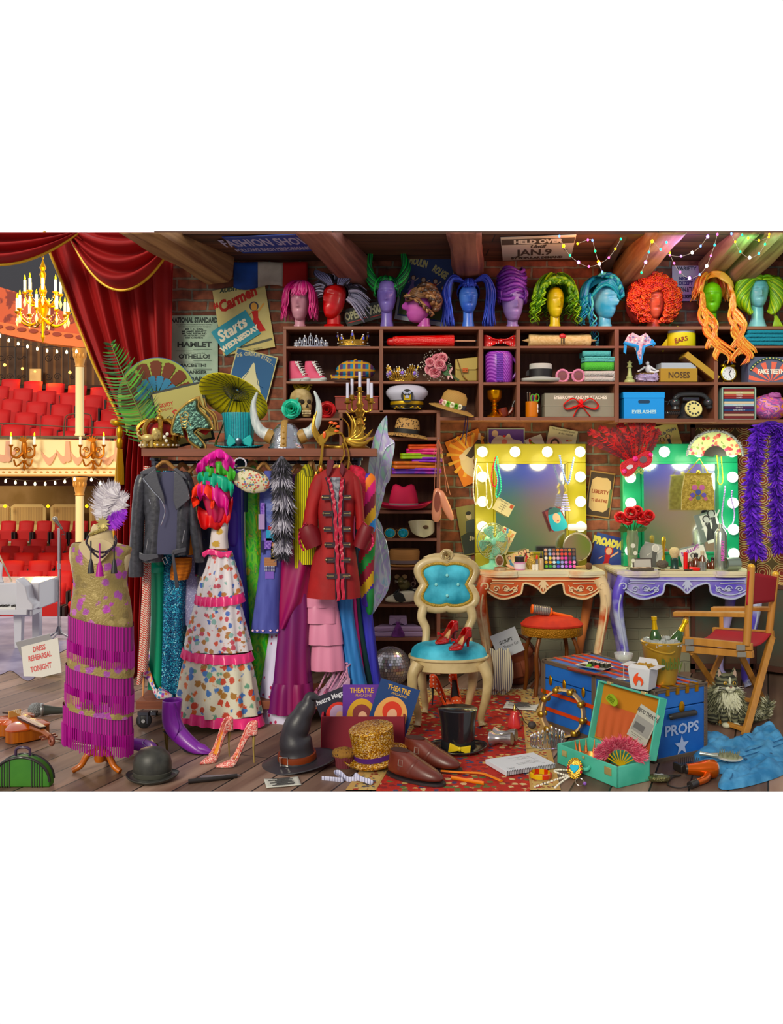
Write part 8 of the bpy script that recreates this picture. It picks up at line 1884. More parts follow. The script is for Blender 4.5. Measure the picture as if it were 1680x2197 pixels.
P(e,'cone',B(wm).tube(sp([(0,0,0),(0,0,30),(-2,0,62),(14,0,96),(30,0,122),(38,0,140),(56,-2,134)],6),[41*(1-i/37)**.85*(1+.05*sin(i*.9))+1 for i in range(37)],20));P(e,'band',B(M('#7a3418',.45)).lathe([(41,6),(42,8),(41,20),(39,20)],n=40));P(e,'buckle',B(M('#e0dcd8',.2,.8)).tube([(-24-8,-37,6),(-24+8,-38,6),(-24+8,-38,24),(-24-8,-37,24)],1.8,6,True),'square silver buckle')
e=E('crate_box','crimson open box holding three theatre magazines','box',rot=(0,0,0),**FL(775,1612));cm=M('#7a1c2c',.6)
P(e,'front',B(cm).box(4,-8,38,176,4,76));P(e,'back',B(cm).box(4,50,38,176,4,76));P(e,'side',B(M('#b82c40',.6)).box(-84,22,38,4,56,76));P(e,'side',B(cm).box(92,22,38,4,56,76));P(e,'bottom',B(cm).box(4,22,2,176,56,4))
def mag(lab,cx,cy,Y,w,h,rot,bg,title,sub_,fc_,hair,yy):
 def d(b,y):
  tx(b,y,'#d8a84a' if bg!='#16142a' else '#d8d8e0',(title,0,h/2-17,11,.8,0,0,.02),(sub_,4,h/2-25,5,1.));b.m(fc_,.5).disc(0,-8,w*.4,h*.34,y);b.m(hair).disc(0,4,w*.24,None,y-.1);b.m('#d8a888').disc(2,-4,w*.12,w*.16,y-.2);b.m(hair).poly([(-w*.2,-h*.4),(w*.22,-h*.4),(w*.1,-20),(-w*.08,-20)],0,y-.2)
 card('magazine',lab,'magazine',cx,cy,Y,w,h,rot,M(bg,.4),d,2,-6,yy,group='theatre magazines in the crimson box')
mag('black theatre magazine with a red disc, tilted behind the witch hat tip',728,1535,4.98,78,108,-22,'#16142a','Theatre Magazine','','#d0341c','#b89ab8',0);mag('purple theatre magazine with a colourful feathered turban',776,1535,4.96,82,130,0,'#5a2a8c','THEATRE','MAGAZINE','#c89a2a','#7a2a2c',0);mag('dark blue theatre magazine with a red haired woman',840,1530,4.94,88,128,18,'#16386c','THEATRE','MAGAZINE','#d8a060','#c83a24',0)
e=E('muffin','chocolate chip muffin in a ribbed paper case','muffin',**FL(738,1645));P(e,'paper_case',B(M('#6a2c34',.7)).rings([[((r+1.2*(i%2))*cos(2*pi*i/48),(r+1.2*(i%2))*sin(2*pi*i/48),z) for i in range(48)] for r,z in((17,0),(23,26))]));P(e,'crumb',blob(B(M('#8a6430',.9,pat=('vor','#3a1c14',80.,.25),bump=(60.,.8))),0,0,28,26,25,13,.1))
def monk(lab,px,py,rz):
 bn=M('#6a2c1e',.4,pat=('noise','#4c1c14',8.,.35,.7),coat=.1)
 e=E('monk_shoe',lab,'shoe',rot=(0,0,rz),group='brown monk strap shoes',**FL(px,py,.008));n=24
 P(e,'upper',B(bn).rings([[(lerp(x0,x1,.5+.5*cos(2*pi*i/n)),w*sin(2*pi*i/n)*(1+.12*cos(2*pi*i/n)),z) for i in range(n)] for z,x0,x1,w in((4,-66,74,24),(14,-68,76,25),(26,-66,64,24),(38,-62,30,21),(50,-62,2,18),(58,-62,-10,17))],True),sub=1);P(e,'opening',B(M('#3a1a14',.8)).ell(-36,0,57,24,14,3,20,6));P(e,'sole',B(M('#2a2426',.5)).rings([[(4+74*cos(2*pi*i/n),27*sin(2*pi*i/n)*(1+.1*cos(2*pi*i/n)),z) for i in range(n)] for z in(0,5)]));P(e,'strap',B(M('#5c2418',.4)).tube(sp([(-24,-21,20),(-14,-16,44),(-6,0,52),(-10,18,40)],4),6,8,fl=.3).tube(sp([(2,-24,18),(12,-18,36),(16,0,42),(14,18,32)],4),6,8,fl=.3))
 b=B(M('#d8c8b8',.2,.8))
 for x,z in((-21,36),(4,28)):b.tube([(x-5,-22,z-6),(x+5,-22,z-6),(x+5,-19,z+6),(x-5,-19,z+6)],1.2,5,True)
 P(e,'buckles',b,'square silver buckles')
monk('brown double buckle monk shoe nearest the front edge',888,1672,-34);monk('brown monk shoe lying just behind its mate',922,1645,-32)
T('plastic_hanger','orange plastic clothes hanger lying on the rug','hanger',b=B(M('#d87a1c',.4)).tube(sp([(-60,36,2),(-20,26,2),(24,20,2),(44,0,2),(64,-30,2)],6),4.6,8,fl=.5,up=(0,1,0)).tube([(-40,-8,2),(26,-44,2)],4,8,fl=.5),**FL(1008,1668,.012))
def sheet(name,lab,cat,px,py,w,d_,rz,col,rows,Z=0.,th=1.,wav=2.,tc='#3a3a3a'):
 def bb():
  b=B(M(col,.7)).grid(lambda u,v:((u-.5)*w,(v-.5)*d_,th+wav*abs(sin(u*3+v))*abs(2*u-1)**2),14,8);b.m(tc,.7)
  for i in range(rows):y=d_*(.4-.8*i/max(1,rows-1));b.box(0+w*.05*sin(i*2),y,th+wav+.5,w*(.5+.2*sin(i*4)),d_*.025,.2)
  return b
 return T(name,lab,cat,b=bb,rot=(0,0,rz),sol=1.2,**FL(px,py,Z))
sheet('sheet_music','page of sheet music lying in front of the witch hat','sheet',606,1680,74,52,14,'#c8c8be',9,.002)
e=E('script_pad','thick white spiral bound script lying on the rug','script',rot=(0,0,24),**FL(1116,1644,.009));P(e,'pages',B(M('#d0d4dc',.6)).box(0,0,5,122,86,10),bev=.6)
b=B(M('#3c3c40',.7));m_=TR(0,0,10.3)@RZ(180)@RX(-90)
for s_,x,z,h in(('SCRIPT',42,30,4),('ACT 1',42,23,3.2),('juliet',-40,28,3),('Good night! Parting is such sweet',-12,16,3),('sorrow, that I shall say good night',-12,9,3),('till it be morrow.',-22,2,3),('romeo',-40,-7,3),('Sleep dwell upon thine eyes,',-14,-14,3),('peace in thy breast!',-20,-21,3),('Would I were sleep and peace',-12,-28,3)):b.text(s_,x,z,h,0,1.,mx=m_)
P(e,'printed_lines',b);b=B(M('#2a2a2c',.4,.5))
for i in range(30):b.tube([(-58+i*4,-44+1.6*cos(a),5+6*sin(a)) for a in(0,1.2,2.4,3.6,4.8)],.5,4)
P(e,'spiral_binding',b)
sheet('letter_page','curling white letter under the coral perfume bottle','letter',1118,1518,70,44,-18,'#d0d0cc',7,.009,1,5)
e=E('tape_measure','white measuring tape lying in loose loops on the boards','tape measure',**FL(745,1678,.002));cv=sp([(-56,16,2),(-30,8,3),(-8,0,5),(-28,18,12),(-18,24,12),(0,6,4),(24,-4,10),(16,4,16),(30,-8,10),(54,-26,5),(46,-30,12),(20,-10,12)],6);P(e,'tape',B(M('#c4c4dc',.5,pat=('wave','#5a5a7a',24.,'X',.9,0))).tube(cv,5,6,fl=.2))
e=E('straight_razor','open straight razor with black handle on the boards','razor',rot=(0,0,8),**FL(456,1674,.001));P(e,'handle',B(bk).tube(sp([(-50,-14,4),(0,-6,4),(52,8,4)],4),5,8,fl=.8));P(e,'blade',B(M('#a8acb0',.2,.9)).poly([(-28,0),(-24,9),(50,9),(62,2),(20,0)],2,0,TR(0,14,2)@RX(-80)))
e=E('perfume_bottle','coral glass perfume bottle with squeeze bulb on the rug','perfume bottle',**FL(1104,1562,.009));P(e,'flask',B(M('#d84a4a',.12,tr=.3,coat=.5)).rings([[(r*(1+.06*sin(6*a+z*.1))*cos(a),r*(1+.06*sin(6*a+z*.1))*sin(a),z) for a in[2*pi*i/36 for i in range(36)]] for r,z in((12,0),(15,4),(14,12),(10,24),(8,34),(3,37))]));P(e,'sprayer',B(M('#b89a5a',.25,.8)).lathe([(3.4,36),(3.4,44),(1.4,46),(1.4,51)],n=12));P(e,'hose',B(bk).tube(sp([(2,0,46),(12,-4,34),(20,-8,16),(30,-10,8)],5),1,6));P(e,'squeeze_bulb',B(M('#3a3432',.7)).ell(36,-10,9,9,8,8))
e=E('opera_glasses','silver opera glasses lying on the rug','binoculars',rot=(0,0,-24),**FL(1082,1598,.009));sv=M('#a8a4a4',.25,.85)
for y in(-15,15):P(e,'barrel',B(sv).lathe([(8,-22),(13,-22),(13,-14),(9,0),(10,14),(16,22),(17,26),(13,26),(12,18)],n=24,mx=TR(0,y,17)@RY(-96)))
P(e,'bridge',B(sv).bar((0,-12,18),(0,12,18),6));P(e,'neck_cord',B(M('#8a7a5a',.7)).tube(sp([(16,14,14),(50,24,2),(70,10,1),(50,-10,1),(30,-18,4)],5),1,5))
e=E('tiara','sparkling rhinestone tiara of looping wires on the floor','tiara',rot=(0,0,12),**FL(1178,1606));b=B(dia);tw=M('#c8ccd4',.15,.9)
b.m(tw).tube([(36*sin(R(a)),10-26*cos(R(a)),3) for a in range(-105,106,7)],1.8,6)
for i in range(-6,7):
 a=R(i*16);h=46-abs(i)*4;x,y=36*sin(a),10-26*cos(a)
 for q in(.5,.8,1):b.tube([(x+5*q*cos(t*.6)*cos(a),y+5*q*cos(t*.6)*sin(a),4+h*q*.5+h*q*.5*sin(t*.6)) for t in range(12)],.9,5,True)
 b.m(dia).ell(x,y,h+3,2.4,2.4,2.8,7,5).m(tw)
P(e,'wire_loops',b)
e=E('bangle','yellow and red striped bangle beside the script','bangle',**FL(1160,1668,.009));P(e,'ring',B(M('#d0a81a',.3,pat=('chk','#c03a1c',26.))).lathe([(20,0),(24,2),(24,10),(20,12),(20,0)],n=36,cap=False))
def fbeads(lab,pts,r,n):
 x0,y0=pts[0];e=E('pearl_necklace',lab,'necklace',**FL(x0,y0,.004));cv=[((W(x,y,fy(y))-ORG)/S) for x,y in sp(pts,14)];b=B(pearl);k=(len(cv)-1)/n
 for i in range(n):p=cv[int(i*k)];b.ell(p.x,p.y,r,r,r,r,7,5)
 P(e,'bead_string',b)
fbeads('grey pearl necklace trailing along the floor by the mint suitcase',[(1228,1658),(1200,1656),(1190,1660),(1215,1668),(1240,1669),(1212,1672),(1180,1682),(1145,1694)],2.4,62);fbeads('second pearl strand running to the front edge',[(1222,1671),(1208,1680),(1196,1690),(1190,1696)],2.4,16)
e=E('jewelled_brooch','ornate gold brooch with a turquoise stone leaning on the suitcase','brooch',rot=(-20,0,-24),**FL(1232,1672));P(e,'setting',B(goldC).lathe([(2,0),(19,0),(17,4),(10,6),(2,6)],n=24,mx=TR(0,0,22)@RX(90)@SC(.85,1.15,1)));P(e,'stone',B(M('#2ab0d0',.08,coat=.6)).poly([(-9,29),(9,29),(10,22),(0,11),(-10,22)],5,-9),'turquoise stone',bev=1.5)
b=B(M('#c89a3c',.3,.8));
for i in range(24):a=i*pi/12;b.ell(15.5*cos(a),-3,22+21*sin(a),2,2,2,6,4)
P(e,'beads',b);P(e,'garnets',B(M('#a81c24',.1,coat=.5)).ell(-14,-4,22,2.6,2,4,8,6).ell(14,-4,16,3,2,4,8,6).ell(13,-4,28,2.6,2,3,8,6),'red stones')
T('finger_ring','thin ring with an amethyst on the boards','ring',b=B(M('#a89888',.2,.8)).tube([(9*cos(a*pi/10),0,9+9*sin(a*pi/10)) for a in range(20)],1,6,True,mx=RX(-50)).m('#8a5ab8',.1,coat=.5).ell(9,-4,6,4,3,4,8,6),**FL(1245,1686))
# trunk, suitcase and what lies on them
blu=M('#1f58a8',.5,pat=('noise','#2a68b8',3.));tb=M('#5a4c40',.6);orS=M('#c8481c',.45);brs=M('#b8862c',.3,.8)
TX,TY,TH=1.325,4.70,.365
def trunk_pt(u,v,z=TH):a=R(-60);return V3((TX+(u-.88)*cos(a)-v*sin(a),TY+(u-.88)*sin(a)+v*cos(a),z))
def EW(name,lab,cat,p,sc_,rot=(0,0,0),group=None):
 global S,ORG
 S=sc_;o=bpy.data.objects.new(name,None);COL.objects.link(o);o.location=ORG=p;o.rotation_euler=[R(a) for a in rot];return tag(o,lab,cat,group)
e=EW('travel_trunk','big blue travel trunk lettered PROPS with orange straps','trunk',trunk_pt(0,0,.001),.01,(0,0,-60));w,d_,h=88,38,36.4
P(e,'body',B(blu).box(w/2,d_/2,13,w,d_,26),bev=.4);P(e,'lid',B(blu).box(w/2,d_/2,31.4,w,d_,10),bev=.4)
b=B(tb)
for x in(1,w/2,w-1):b.box(x,-.2,h/2,3.4,.8,h).box(x,d_/2,h,3.4,d_,.8)
for z in(.8,h-.6):b.box(w/2,-.2,z,w,.8,2.2).box(w,d_/2,z,.8,d_,2.2)
b.box(w,.9,h/2,.8,2.4,h).box(w,d_-1,h/2,.8,2.4,h).box(w/2,.8,h,w,2.4,.8).box(w/2,d_-1,h,w,2.4,.8)
P(e,'edging',b,'brown leather edging',bev=.2)
b=B(orS)
for z in(9,18.6):b.box(w/2,-.5,z,w,.8,2)
for y in(9,16,23,30):b.box(w/2,y,h+.3,w,1.8,.7)
P(e,'straps',b,'orange straps')
for x,z in((8,26),(20,26),(36,25),(52,26),(68,26),(82,26)):P(e,'latch',B(brs).ell(x,-.8,z,1.4,.6,3,10,6))
b=B(brs)
for y in(9,16,23,30):P(e,'strap_end',B(brs).box(w+.3,y,h-1.5,.8,2.2,4).box(w-1.5,y,h+.6,4,2.2,.6),'brass strap end')
for x in(3,85):
 for z in(18.6,9):P(e,'strap_end',B(brs).box(x,-1,z,3,.6,2.4),'brass strap end')
for i in range(24):b.ell(w+.5,2,1.5+i*1.45,.3,.3,.3,5,4);b.ell(w+.5,d_-2,1.5+i*1.45,.3,.3,.3,5,4)
P(e,'rivets',b,'brass rivets');P(e,'latch',B(brs).ell(w+.5,d_/2,26,.6,2,3.2,10,6));P(e,'handle',B(M('#26221e',.4)).tube(sp([(w+.6,10,22),(w+2,13,22.6),(w+2.2,25,22.6),(w+.6,28,22)],5),1.6,8),'dark leather handle')
mp=TR(w+.55,d_/2,0)@RZ(90);b=B(M('#a8b8d8',.6)).text('PROPS',0,12.5,5.4,0,1.15,bold=.03,mx=mp);b.poly([((5.4 if i%2==0 else 2.2)*sin(i*pi/5),6.3+(5.4 if i%2==0 else 2.2)*cos(i*pi/5)) for i in range(10)],0,0,mp);P(e,'stencil',b,'pale stencilled lettering and star')
def on(x,y,z=TH+.008):
 Y=F*(ZC-z)/(y-HY);return V3(((x-CX)*Y/F,Y,z))
pl_=on(1276,1432);e=EW('sushi_plate','white rectangular plate on the trunk','plate',pl_,.0026,(0,0,-42));P(e,'dish',B(M('#d8d4cc',.25)).rings([[(q*x,q*y,z) for x,y in((-36,-22),(36,-22),(36,22),(-36,22))] for q,z in((.8,0),(1,4),(.95,4.2),(.78,1.5))]),bev=1);P(e,'sauce',B(M('#1c1610',.15)).box(-24,-8,3,12,14,1.6),'dark square of soy sauce')
ax=R(-42)
for i in range(10):
 u,v=-14+(i%5)*10,(4,14)[i//5];p=pl_+V3(((u*cos(ax)-v*sin(ax))*.0026,(u*sin(ax)+v*cos(ax))*.0026,.005))
 q=EW('sushi_roll','small maki roll of rice in dark seaweed on the white plate','sushi',p,.0026,group='maki rolls on the plate');P(q,'seaweed',B(M('#2a2c1c',.6)).cyl(0,0,0,4.6,9,14));P(q,'rice',B(M('#d8d4cc',.8)).cyl(0,0,9,4.2,.6,12));P(q,'filling',B(M('#c0564a',.6)).cyl(0,0,9.5,1.6,.4,8))
for nm,l,c,u,v in(('wasabi','green dab of wasabi on the white plate','#6aa01c',-8,-10),('pickled_ginger','pink pickled ginger on the white plate','#d8403c',12,-12)):
 p=pl_+V3(((u*cos(ax)-v*sin(ax))*.0026,(u*sin(ax)+v*cos(ax))*.0026,.005));q=EW(nm,l,'food',p,.0026);P(q,'heap',blob(B(M(c,.6)),0,0,2,6,5,4,.25,4))
for k in(0,1):
 p=on(1262+k*5,1444+k*3,TH+.012);q=EW('chopstick','red brown chopstick crossing the front of the sushi plate','chopstick',p,.0026,(0,0,-52+3*k),group='chopsticks');P(q,'stick',B(M('#7a2a20',.4)).tube([(-56,0,2),(52,0,2)],[2.4,1.4],8))
gl_=M('#f0f4f0',.03,tr=.5,al=.5)
e=EW('coupe_glass','champagne coupe glass standing on the trunk','glass',on(1338,1456),.0025);P(e,'bowl',B(gl_).lathe([(2,1),(15,0),(2,2),(1,6),(1,30),(4,34),(17,42),(20,54),(19.4,54),(16,43),(2,36)],n=28));P(e,'champagne',B(M('#c8c070',.05,tr=.6,al=.6)).lathe([(3,36),(14,42.6),(15,43.6),(.5,43.6)],n=24))
e=EW('noodle_box','white takeaway box of noodles with an orange flame mark','food box',on(1380,1476),.00245,(0,0,-38));P(e,'carton',B(M('#c8c8cc',.5)).rings([[(q*x,q*y,z) for x,y in((-1,-1),(1,-1),(1,1),(-1,1))] for q,z in((19,0),(24,44))]),bev=.6)
P(e,'flaps',B(M('#d0d0d4',.5)).poly([(-24,44),(24,44),(16,52),(-16,52)],1,0,TR(0,-24,0)@RX(0)@TR(0,0,0)).box(-31,0,47,16,44,1,RY(0)).box(31,0,47,16,44,1).poly([(-24,44),(24,44),(18,58),(-18,58)],1,24));P(e,'flame_mark',B(M('#d8501c',.5)).poly(sp([(-6,8),(-12,18),(-8,30),(0,36),(-2,28),(6,26),(10,16),(4,8),(6,16),(0,20),(-4,14)],3,True),.4,-23.4,TR(0,0,0)),'orange flame mark');b=B(M('#a8823a',.6));rr=random.Random(8)
for i in range(60):a=rr.uniform(0,6);x,y=rr.uniform(-16,16),rr.uniform(-16,16);b.tube([(x+6*cos(a+t),y+6*sin(a+t),44+rr.uniform(0,7)*(1-abs(x)/20)) for t in range(5)],1.2,5)
P(e,'noodles',b)
e=EW('ice_bucket','gold bucket of ice lettered Bubbly','bucket',on(1420,1464),.00245);P(e,'bucket',B(M('#c09a48',.35,.5)).lathe([(2,0),(29,0),(30,3),(42,86),(44,88),(42,90),(40,86),(30,20),(2,18)],n=40),ang=50);P(e,'lettering',B(M('#4a5a1c',.5)).text('Bubbly',9,36,24,-39.8,.5,3,.15,.02));P(e,'handle',B(M('#c09a48',.3,.6)).tube(sp([(-43,0,84),(-30,-34,76),(0,-46,70),(14,-44,74)],6),1.6,6));b=B(M('#d8dcd8',.08,tr=.5,al=.8))
for i in range(110):a=rr.uniform(0,6.3);q=38*rr.random()**.5;b.box(0,0,0,9,9,8,TR(q*cos(a),q*sin(a),84+rr.uniform(0,12)*(1-q/50))@RX(rr.uniform(0,90))@RY(rr.uniform(0,90)))
P(e,'ice_cubes',b,kind='stuff')
for x,a,l in((-12,-4,'green champagne bottle standing upright in the ice'),(22,26,'green champagne bottle leaning out of the ice bucket')):
 e=EW('champagne_bottle',l,'bottle',on(1420,1464)+V3((x*.00245,0,72*.00245)),.00245,(0,a,0),'champagne bottles in the ice');P(e,'glass',B(M('#2c4a1a',.12,coat=.4)).lathe([(2,0),(13,0),(13,22),(9,36),(6,42),(2,44)],n=20));P(e,'foil',B(M('#d8b040',.3,.7)).lathe([(7,36),(5,52),(4.6,60),(6,61),(6,68),(2,69)],n=16),'gold foil neck')
mnt=M('#4aa890',.45,pat=('noise','#5cb8a0',5.));inn=M('#b8641c',.8,pat=('noise','#8a3c14',5.))
e=EW('suitcase','open mint green suitcase full of costume jewels, lying before the trunk','suitcase',V3((.835,4.705,.001)),.01,(0,0,-60));w,d_=43,21
b=B(mnt)
for x,y,a,c in((w/2,.5,w,1),(w/2,d_-.5,w,1),(.5,d_/2,1,d_),(w-.5,d_/2,1,d_)):b.box(x,y,5,a,c,10)
P(e,'base_shell',b,bev=.4);P(e,'base_lining',B(inn).box(w/2,d_/2,.9,w-1.6,d_-1.6,1.6),'orange lining')
lm_=TR(0,d_,9.5)@RX(-14);b=B(mnt).box(w/2,4,15,w,.8,30,lm_)
for x,z,a,c in((w/2,29.6,w,.9),(.5,15,.9,30),(w-.5,15,.9,30),(w/2,.5,w,.9)):b.box(x,1.6,z,a,5,c,lm_)
P(e,'lid_shell',b,bev=.5);P(e,'lid_lining',B(M('#b87a2a',.8)).box(w/2,3.2,15,w-2,.5,28,lm_));P(e,'lid_pocket',B(M('#b85a34',.7)).grid(lambda u,v:(2+39*u,2.4-.4*sin(u*44)*(1-v)-.5*sin(pi*v),2+17*v),60,6,mx=lm_),'gathered orange pocket',ang=180)
P(e,'handle',B(mnt).tube(sp([(15,-.3,5),(15.5,-2.6,4.4),(24,-2.8,4),(24.5,-.3,5)],5),.9,8));lkm=M('#c8b880',.3,.6)
for x,z,q in((6,6.5,3.6),(37,6.5,4.6),(20,8.3,1.6)):P(e,'lock',B(lkm).box(x,-.3,z,q,.6,q*.8),'pale brass lock',bev=.2)
for x in(8,32):P(e,'clasp',B(lkm).box(x,0,30,3,2,1.4,lm_),'pale brass clasp',bev=.2)
sc0=lambda u,v,z:(lambda a:V3((.835+u*.01*cos(a)-v*.01*sin(a),4.705+u*.01*sin(a)+v*.01*cos(a),z)))(R(-60))
cpr=M('#c87a4a',.25,.8)
e=EW('crown','copper spiked crown lying in the mint suitcase','crown',sc0(13,12,.025),.0024,(-26,10,0));P(e,'band',B(cpr).lathe([(32,2),(34,2),(34,14),(32,14),(32,2)],n=36,cap=False));b=B(cpr)
for i in range(14):a=i*2*pi/14;b.tube([(34*cos(a),34*sin(a),12),(40*cos(a),40*sin(a),38)],[3,.6],6)
P(e,'spikes',b)
e=EW('feather_fan','fluffy pink feather fan spilling out of the mint suitcase','fan',sc0(35,7,.11),.0023,(0,0,-12));pkf=[M('#d8607a',.8),M('#c84a66',.8),M('#e88a9a',.8)]
fan_f=lambda u,v:((46*cos(R(20+140*u))*v+8,-6*v,-8+44*sin(R(20+140*u))*v-16*u*0),(cos(R(20+140*u)),-.6,sin(R(20+140*u))))
P(e,'fluff',fur(B(),lambda u,v:fan_f(u,.6+.4*v),1500,20,pkf,2.4,.2,jit=.6));b=B(M('#c8a82a',.5))
for i in range(9):p=fan_f(i/8,.62)[0];b.tube([(8,0,-16),p],1.4,5)
P(e,'sticks',b,'yellow fan sticks')
def d(b,y):tx(b,y,'#3a3a38',('BIJOU THEATRE',0,22,8,.7,0,0,.03));b.m('#8a8a84').box(0,y,-4,44,.1,34);b.m('#5a5a58').box(-6,y-.1,-8,26,.1,14);lines(b,y,40,(-26,-30))
o=card('theatre_flyer','grey printed flyer reading BIJOU THEATRE tucked in the suitcase lid','flyer',1380,1556,4.5,50,74,20,'#a8a89c',d,tilt=-14,yaw=-50)
e=EW('hair_comb','lime green hair clip resting on the suitcase lid lining','hair clip',sc0(17,21.5,.33),.0023,(-14,24,-60));P(e,'clip',B(M('#8aa01c',.4)).poly(sp([(-16,-8),(-10,9),(10,8),(17,0),(10,-9)],3,True),3,-2));b=B(M('#4a5a10',.5))
for i in range(7):b.bar((-12+i*3,-2.6,-6),(-12+i*3,-2.6,5),1,.6)
P(e,'teeth_lines',b)
e=EW('jewelled_bracelet','gold bracelet with a red stone inside the suitcase','bracelet',sc0(34,3.4,.03),.0024,(-30,0,0));P(e,'band',B(goldC).tube([(14*cos(i*pi/10),12*sin(i*pi/10),9) for i in range(20)],3,6,True));P(e,'stone',B(M('#d02a1c',.1,coat=.5)).ell(0,-14,12,6,4,7,12,8));P(e,'setting',B(goldC).ell(0,-11,12,9,4,10,12,8))
e=EW('pearl_bracelet','string of bronze pearls coiled inside the suitcase','bracelet',sc0(22,4,.024),.0024);b=B(M('#a88a6a',.2,.3))
for i in range(22):a=i*.32;b.ell(22*cos(a),9*sin(a),3,2.4,2.4,2.4,7,5)
P(e,'bead_string',b)
e=E('tambourine','pale wooden tambourine with brass jingles standing against the trunk','tambourine',rot=(-6,0,-28),**FL(1206,1582));P(e,'hoop',B(M('#c8aa78',.4)).rings([[(r*cos(2*pi*i/48),y,51+r*1.08*sin(2*pi*i/48)) for i in range(48)] for r,y in((47,-11),(47,11),(43.5,11),(43.5,-11),(47,-11))],False),ang=40)
for i in range(9):
 a=R(-60+i*40+8);P(e,'jingle',B(M('#a8823c',.3,.8)).ell(46*cos(a),-13,51+49*sin(a),7,3,7,12,6).ell(46*cos(a),13,51+49*sin(a),7,3,7,12,6).ell(49*cos(a),0,51+53*sin(a),5,8,5,10,6),'brass jingle')
dn=M('#5a9cc8',.85,pat=('noise','#2f74a4',(12.,12.,12.),.35,.65),bump=(30.,.3))
from mathutils import noise as nz_
e=E('denim_shirt','light blue denim shirt crumpled on the boards','shirt',**FL(1580,1640))
def cl2(pts,hz,sd):
 c=(sum(p[0] for p in pts)/len(pts),sum(p[1] for p in pts)/len(pts));pp=sp(pts,6,True);n=len(pp)
 def f(u,v):
  p=pp[int(u*n)%n];X,Yv=lerp(c[0],p[0],v),lerp(c[1],p[1],v);q=(W(X,Yv,fy(Yv))-ORG)/S;k=1-v**6
  return(q.x,q.y,1+k*(hz*.5+hz*1.5*abs(nz_.noise(V3((X*.03+sd,Yv*.06,sd))))+9*abs(sin(X*.06+Yv*.14+sd+2*nz_.noise(V3((X*.03,Yv*.05,3)))))**.6))
 return B(dn).grid(f,n,16,cu=True)
P(e,'body',cl2([(1500,1600),(1560,1596),(1640,1576),(1690,1590),(1690,1640),(1640,1648),(1560,1662),(1500,1652),(1488,1622)],13,1),ang=180)
P(e,'sleeve',cl2([(1464,1590),(1500,1580),(1560,1584),(1566,1606),(1510,1614),(1470,1612)],14,5),ang=180);P(e,'sleeve',cl2([(1550,1668),(1600,1648),(1680,1640),(1680,1664),(1600,1690),(1545,1694)],14,9),ang=180)
b=B(M('#2a6490',.8))
for pts in([(1502,1654),(1560,1650),(1620,1634),(1690,1610)],[(1504,1644),(1560,1640),(1620,1624),(1688,1600)],[(1476,1590),(1482,1600),(1480,1611)],[(1560,1668),(1572,1680),(1566,1692)],[(1580,1600),(1600,1594),(1612,1606),(1590,1612),(1580,1600)]):
 b.tube([tuple((W(x,y,fy(y))-ORG)/S+V3((0,0,19))) for x,y in sp(pts,5)],1.1,5)
P(e,'seams',b,'darker seam lines')
P(e,'collar',cl2([(1610,1582),(1650,1566),(1672,1580),(1684,1602),(1650,1606)],22,3),ang=180);b=B(M('#1c4a70',.6))
for x,y in((1600,1646),(1654,1634),(1560,1654)):p=(W(x,y,fy(y))-ORG)/S;b.ell(p.x,p.y,17,3.4,3.4,2,10,6)
P(e,'buttons',b)
e=E('paddle_hairbrush','silver paddle hairbrush lying on the denim shirt','hairbrush',rot=(10,0,-24),**FL(1550,1626,.055));P(e,'head',B(M('#b8bcb4',.25,.6)).ell(14,0,3,27,20,4,24,8));P(e,'handle',B(M('#a8b0a8',.25,.6)).tube([(-8,0,3),(-26,0,3),(-46,0,4)],[7,4,5],10));b=B(M('#8a8c70',.6)).ell(14,0,5,23,16,3,20,6)
for i in range(70):x,y=rr.uniform(-6,34),rr.uniform(-13,13);b.tube([(x,y,6),(x,y,14)],.5,4)
P(e,'bristle_pad',b)
e=E('hair_dryer','orange metallic hair dryer lying on the boards','hair dryer',rot=(0,0,18),**FL(1510,1676));og=M('#c8601a',.22,.6);P(e,'barrel',B(og).lathe([(11,-36),(12,-30),(15,-10),(20,8),(20,24),(17,28),(2,28)],n=28,mx=TR(10,16,20)@RZ(-16)@RY(90)));P(e,'nozzle',B(bk).lathe([(10,-40),(11,-36),(9,-36)],n=20,mx=TR(10,16,20)@RZ(-16)@RY(90)));P(e,'intake',B(M('#a8a49c',.3,.7)).lathe([(17,28),(15,31),(2,31)],n=24,mx=TR(10,16,20)@RZ(-16)@RY(90)));P(e,'handle',B(og).tube(sp([(18,8,16),(-4,-12,9),(-36,-24,8)],5),lambda t:9-2*t,12));P(e,'grip_end',B(bk).tube([(-36,-24,8),(-58,-32,7)],8,10));P(e,'cord',B(bk).tube(sp([(-58,-32,7),(-80,-26,2),(-90,0,2),(-60,30,3),(-30,40,3),(-70,46,2),(-90,30,2)],6),1.6,6))
e=E('vent_brush','black brush attachment with stiff teeth beside the hair dryer','brush',rot=(0,0,20),**FL(1474,1652));b=B(bk).box(0,0,6,44,26,12)
for i in range(8):
 for k in range(4):b.tube([(-14+i*5,-8+k*6,12),(-14+i*5.4,-8+k*6,25)],.9,4)
P(e,'brush_head',b);P(e,'clip',B(bk).box(-24,-4,9,10,30,16),bev=2)
e=E('pocket_watch','engraved silver pocket watch with a short chain on the boards','pocket watch',rot=(-12,0,0),**FL(1414,1676));P(e,'case',B(M('#8a8660',.3,.8,bump=(120.,.8))).lathe([(2,0),(20,0),(24,5),(24,9),(18,13),(11,14),(2,14)],n=32));P(e,'dial',B(M('#d0d0cc',.4)).lathe([(11,14.2),(.4,14.6)],n=24).m('#1c1c1c').bar((0,0,15),(5,4,15),1).bar((0,0,15),(-3,7,15),1));b=B(M('#9a9474',.3,.8))
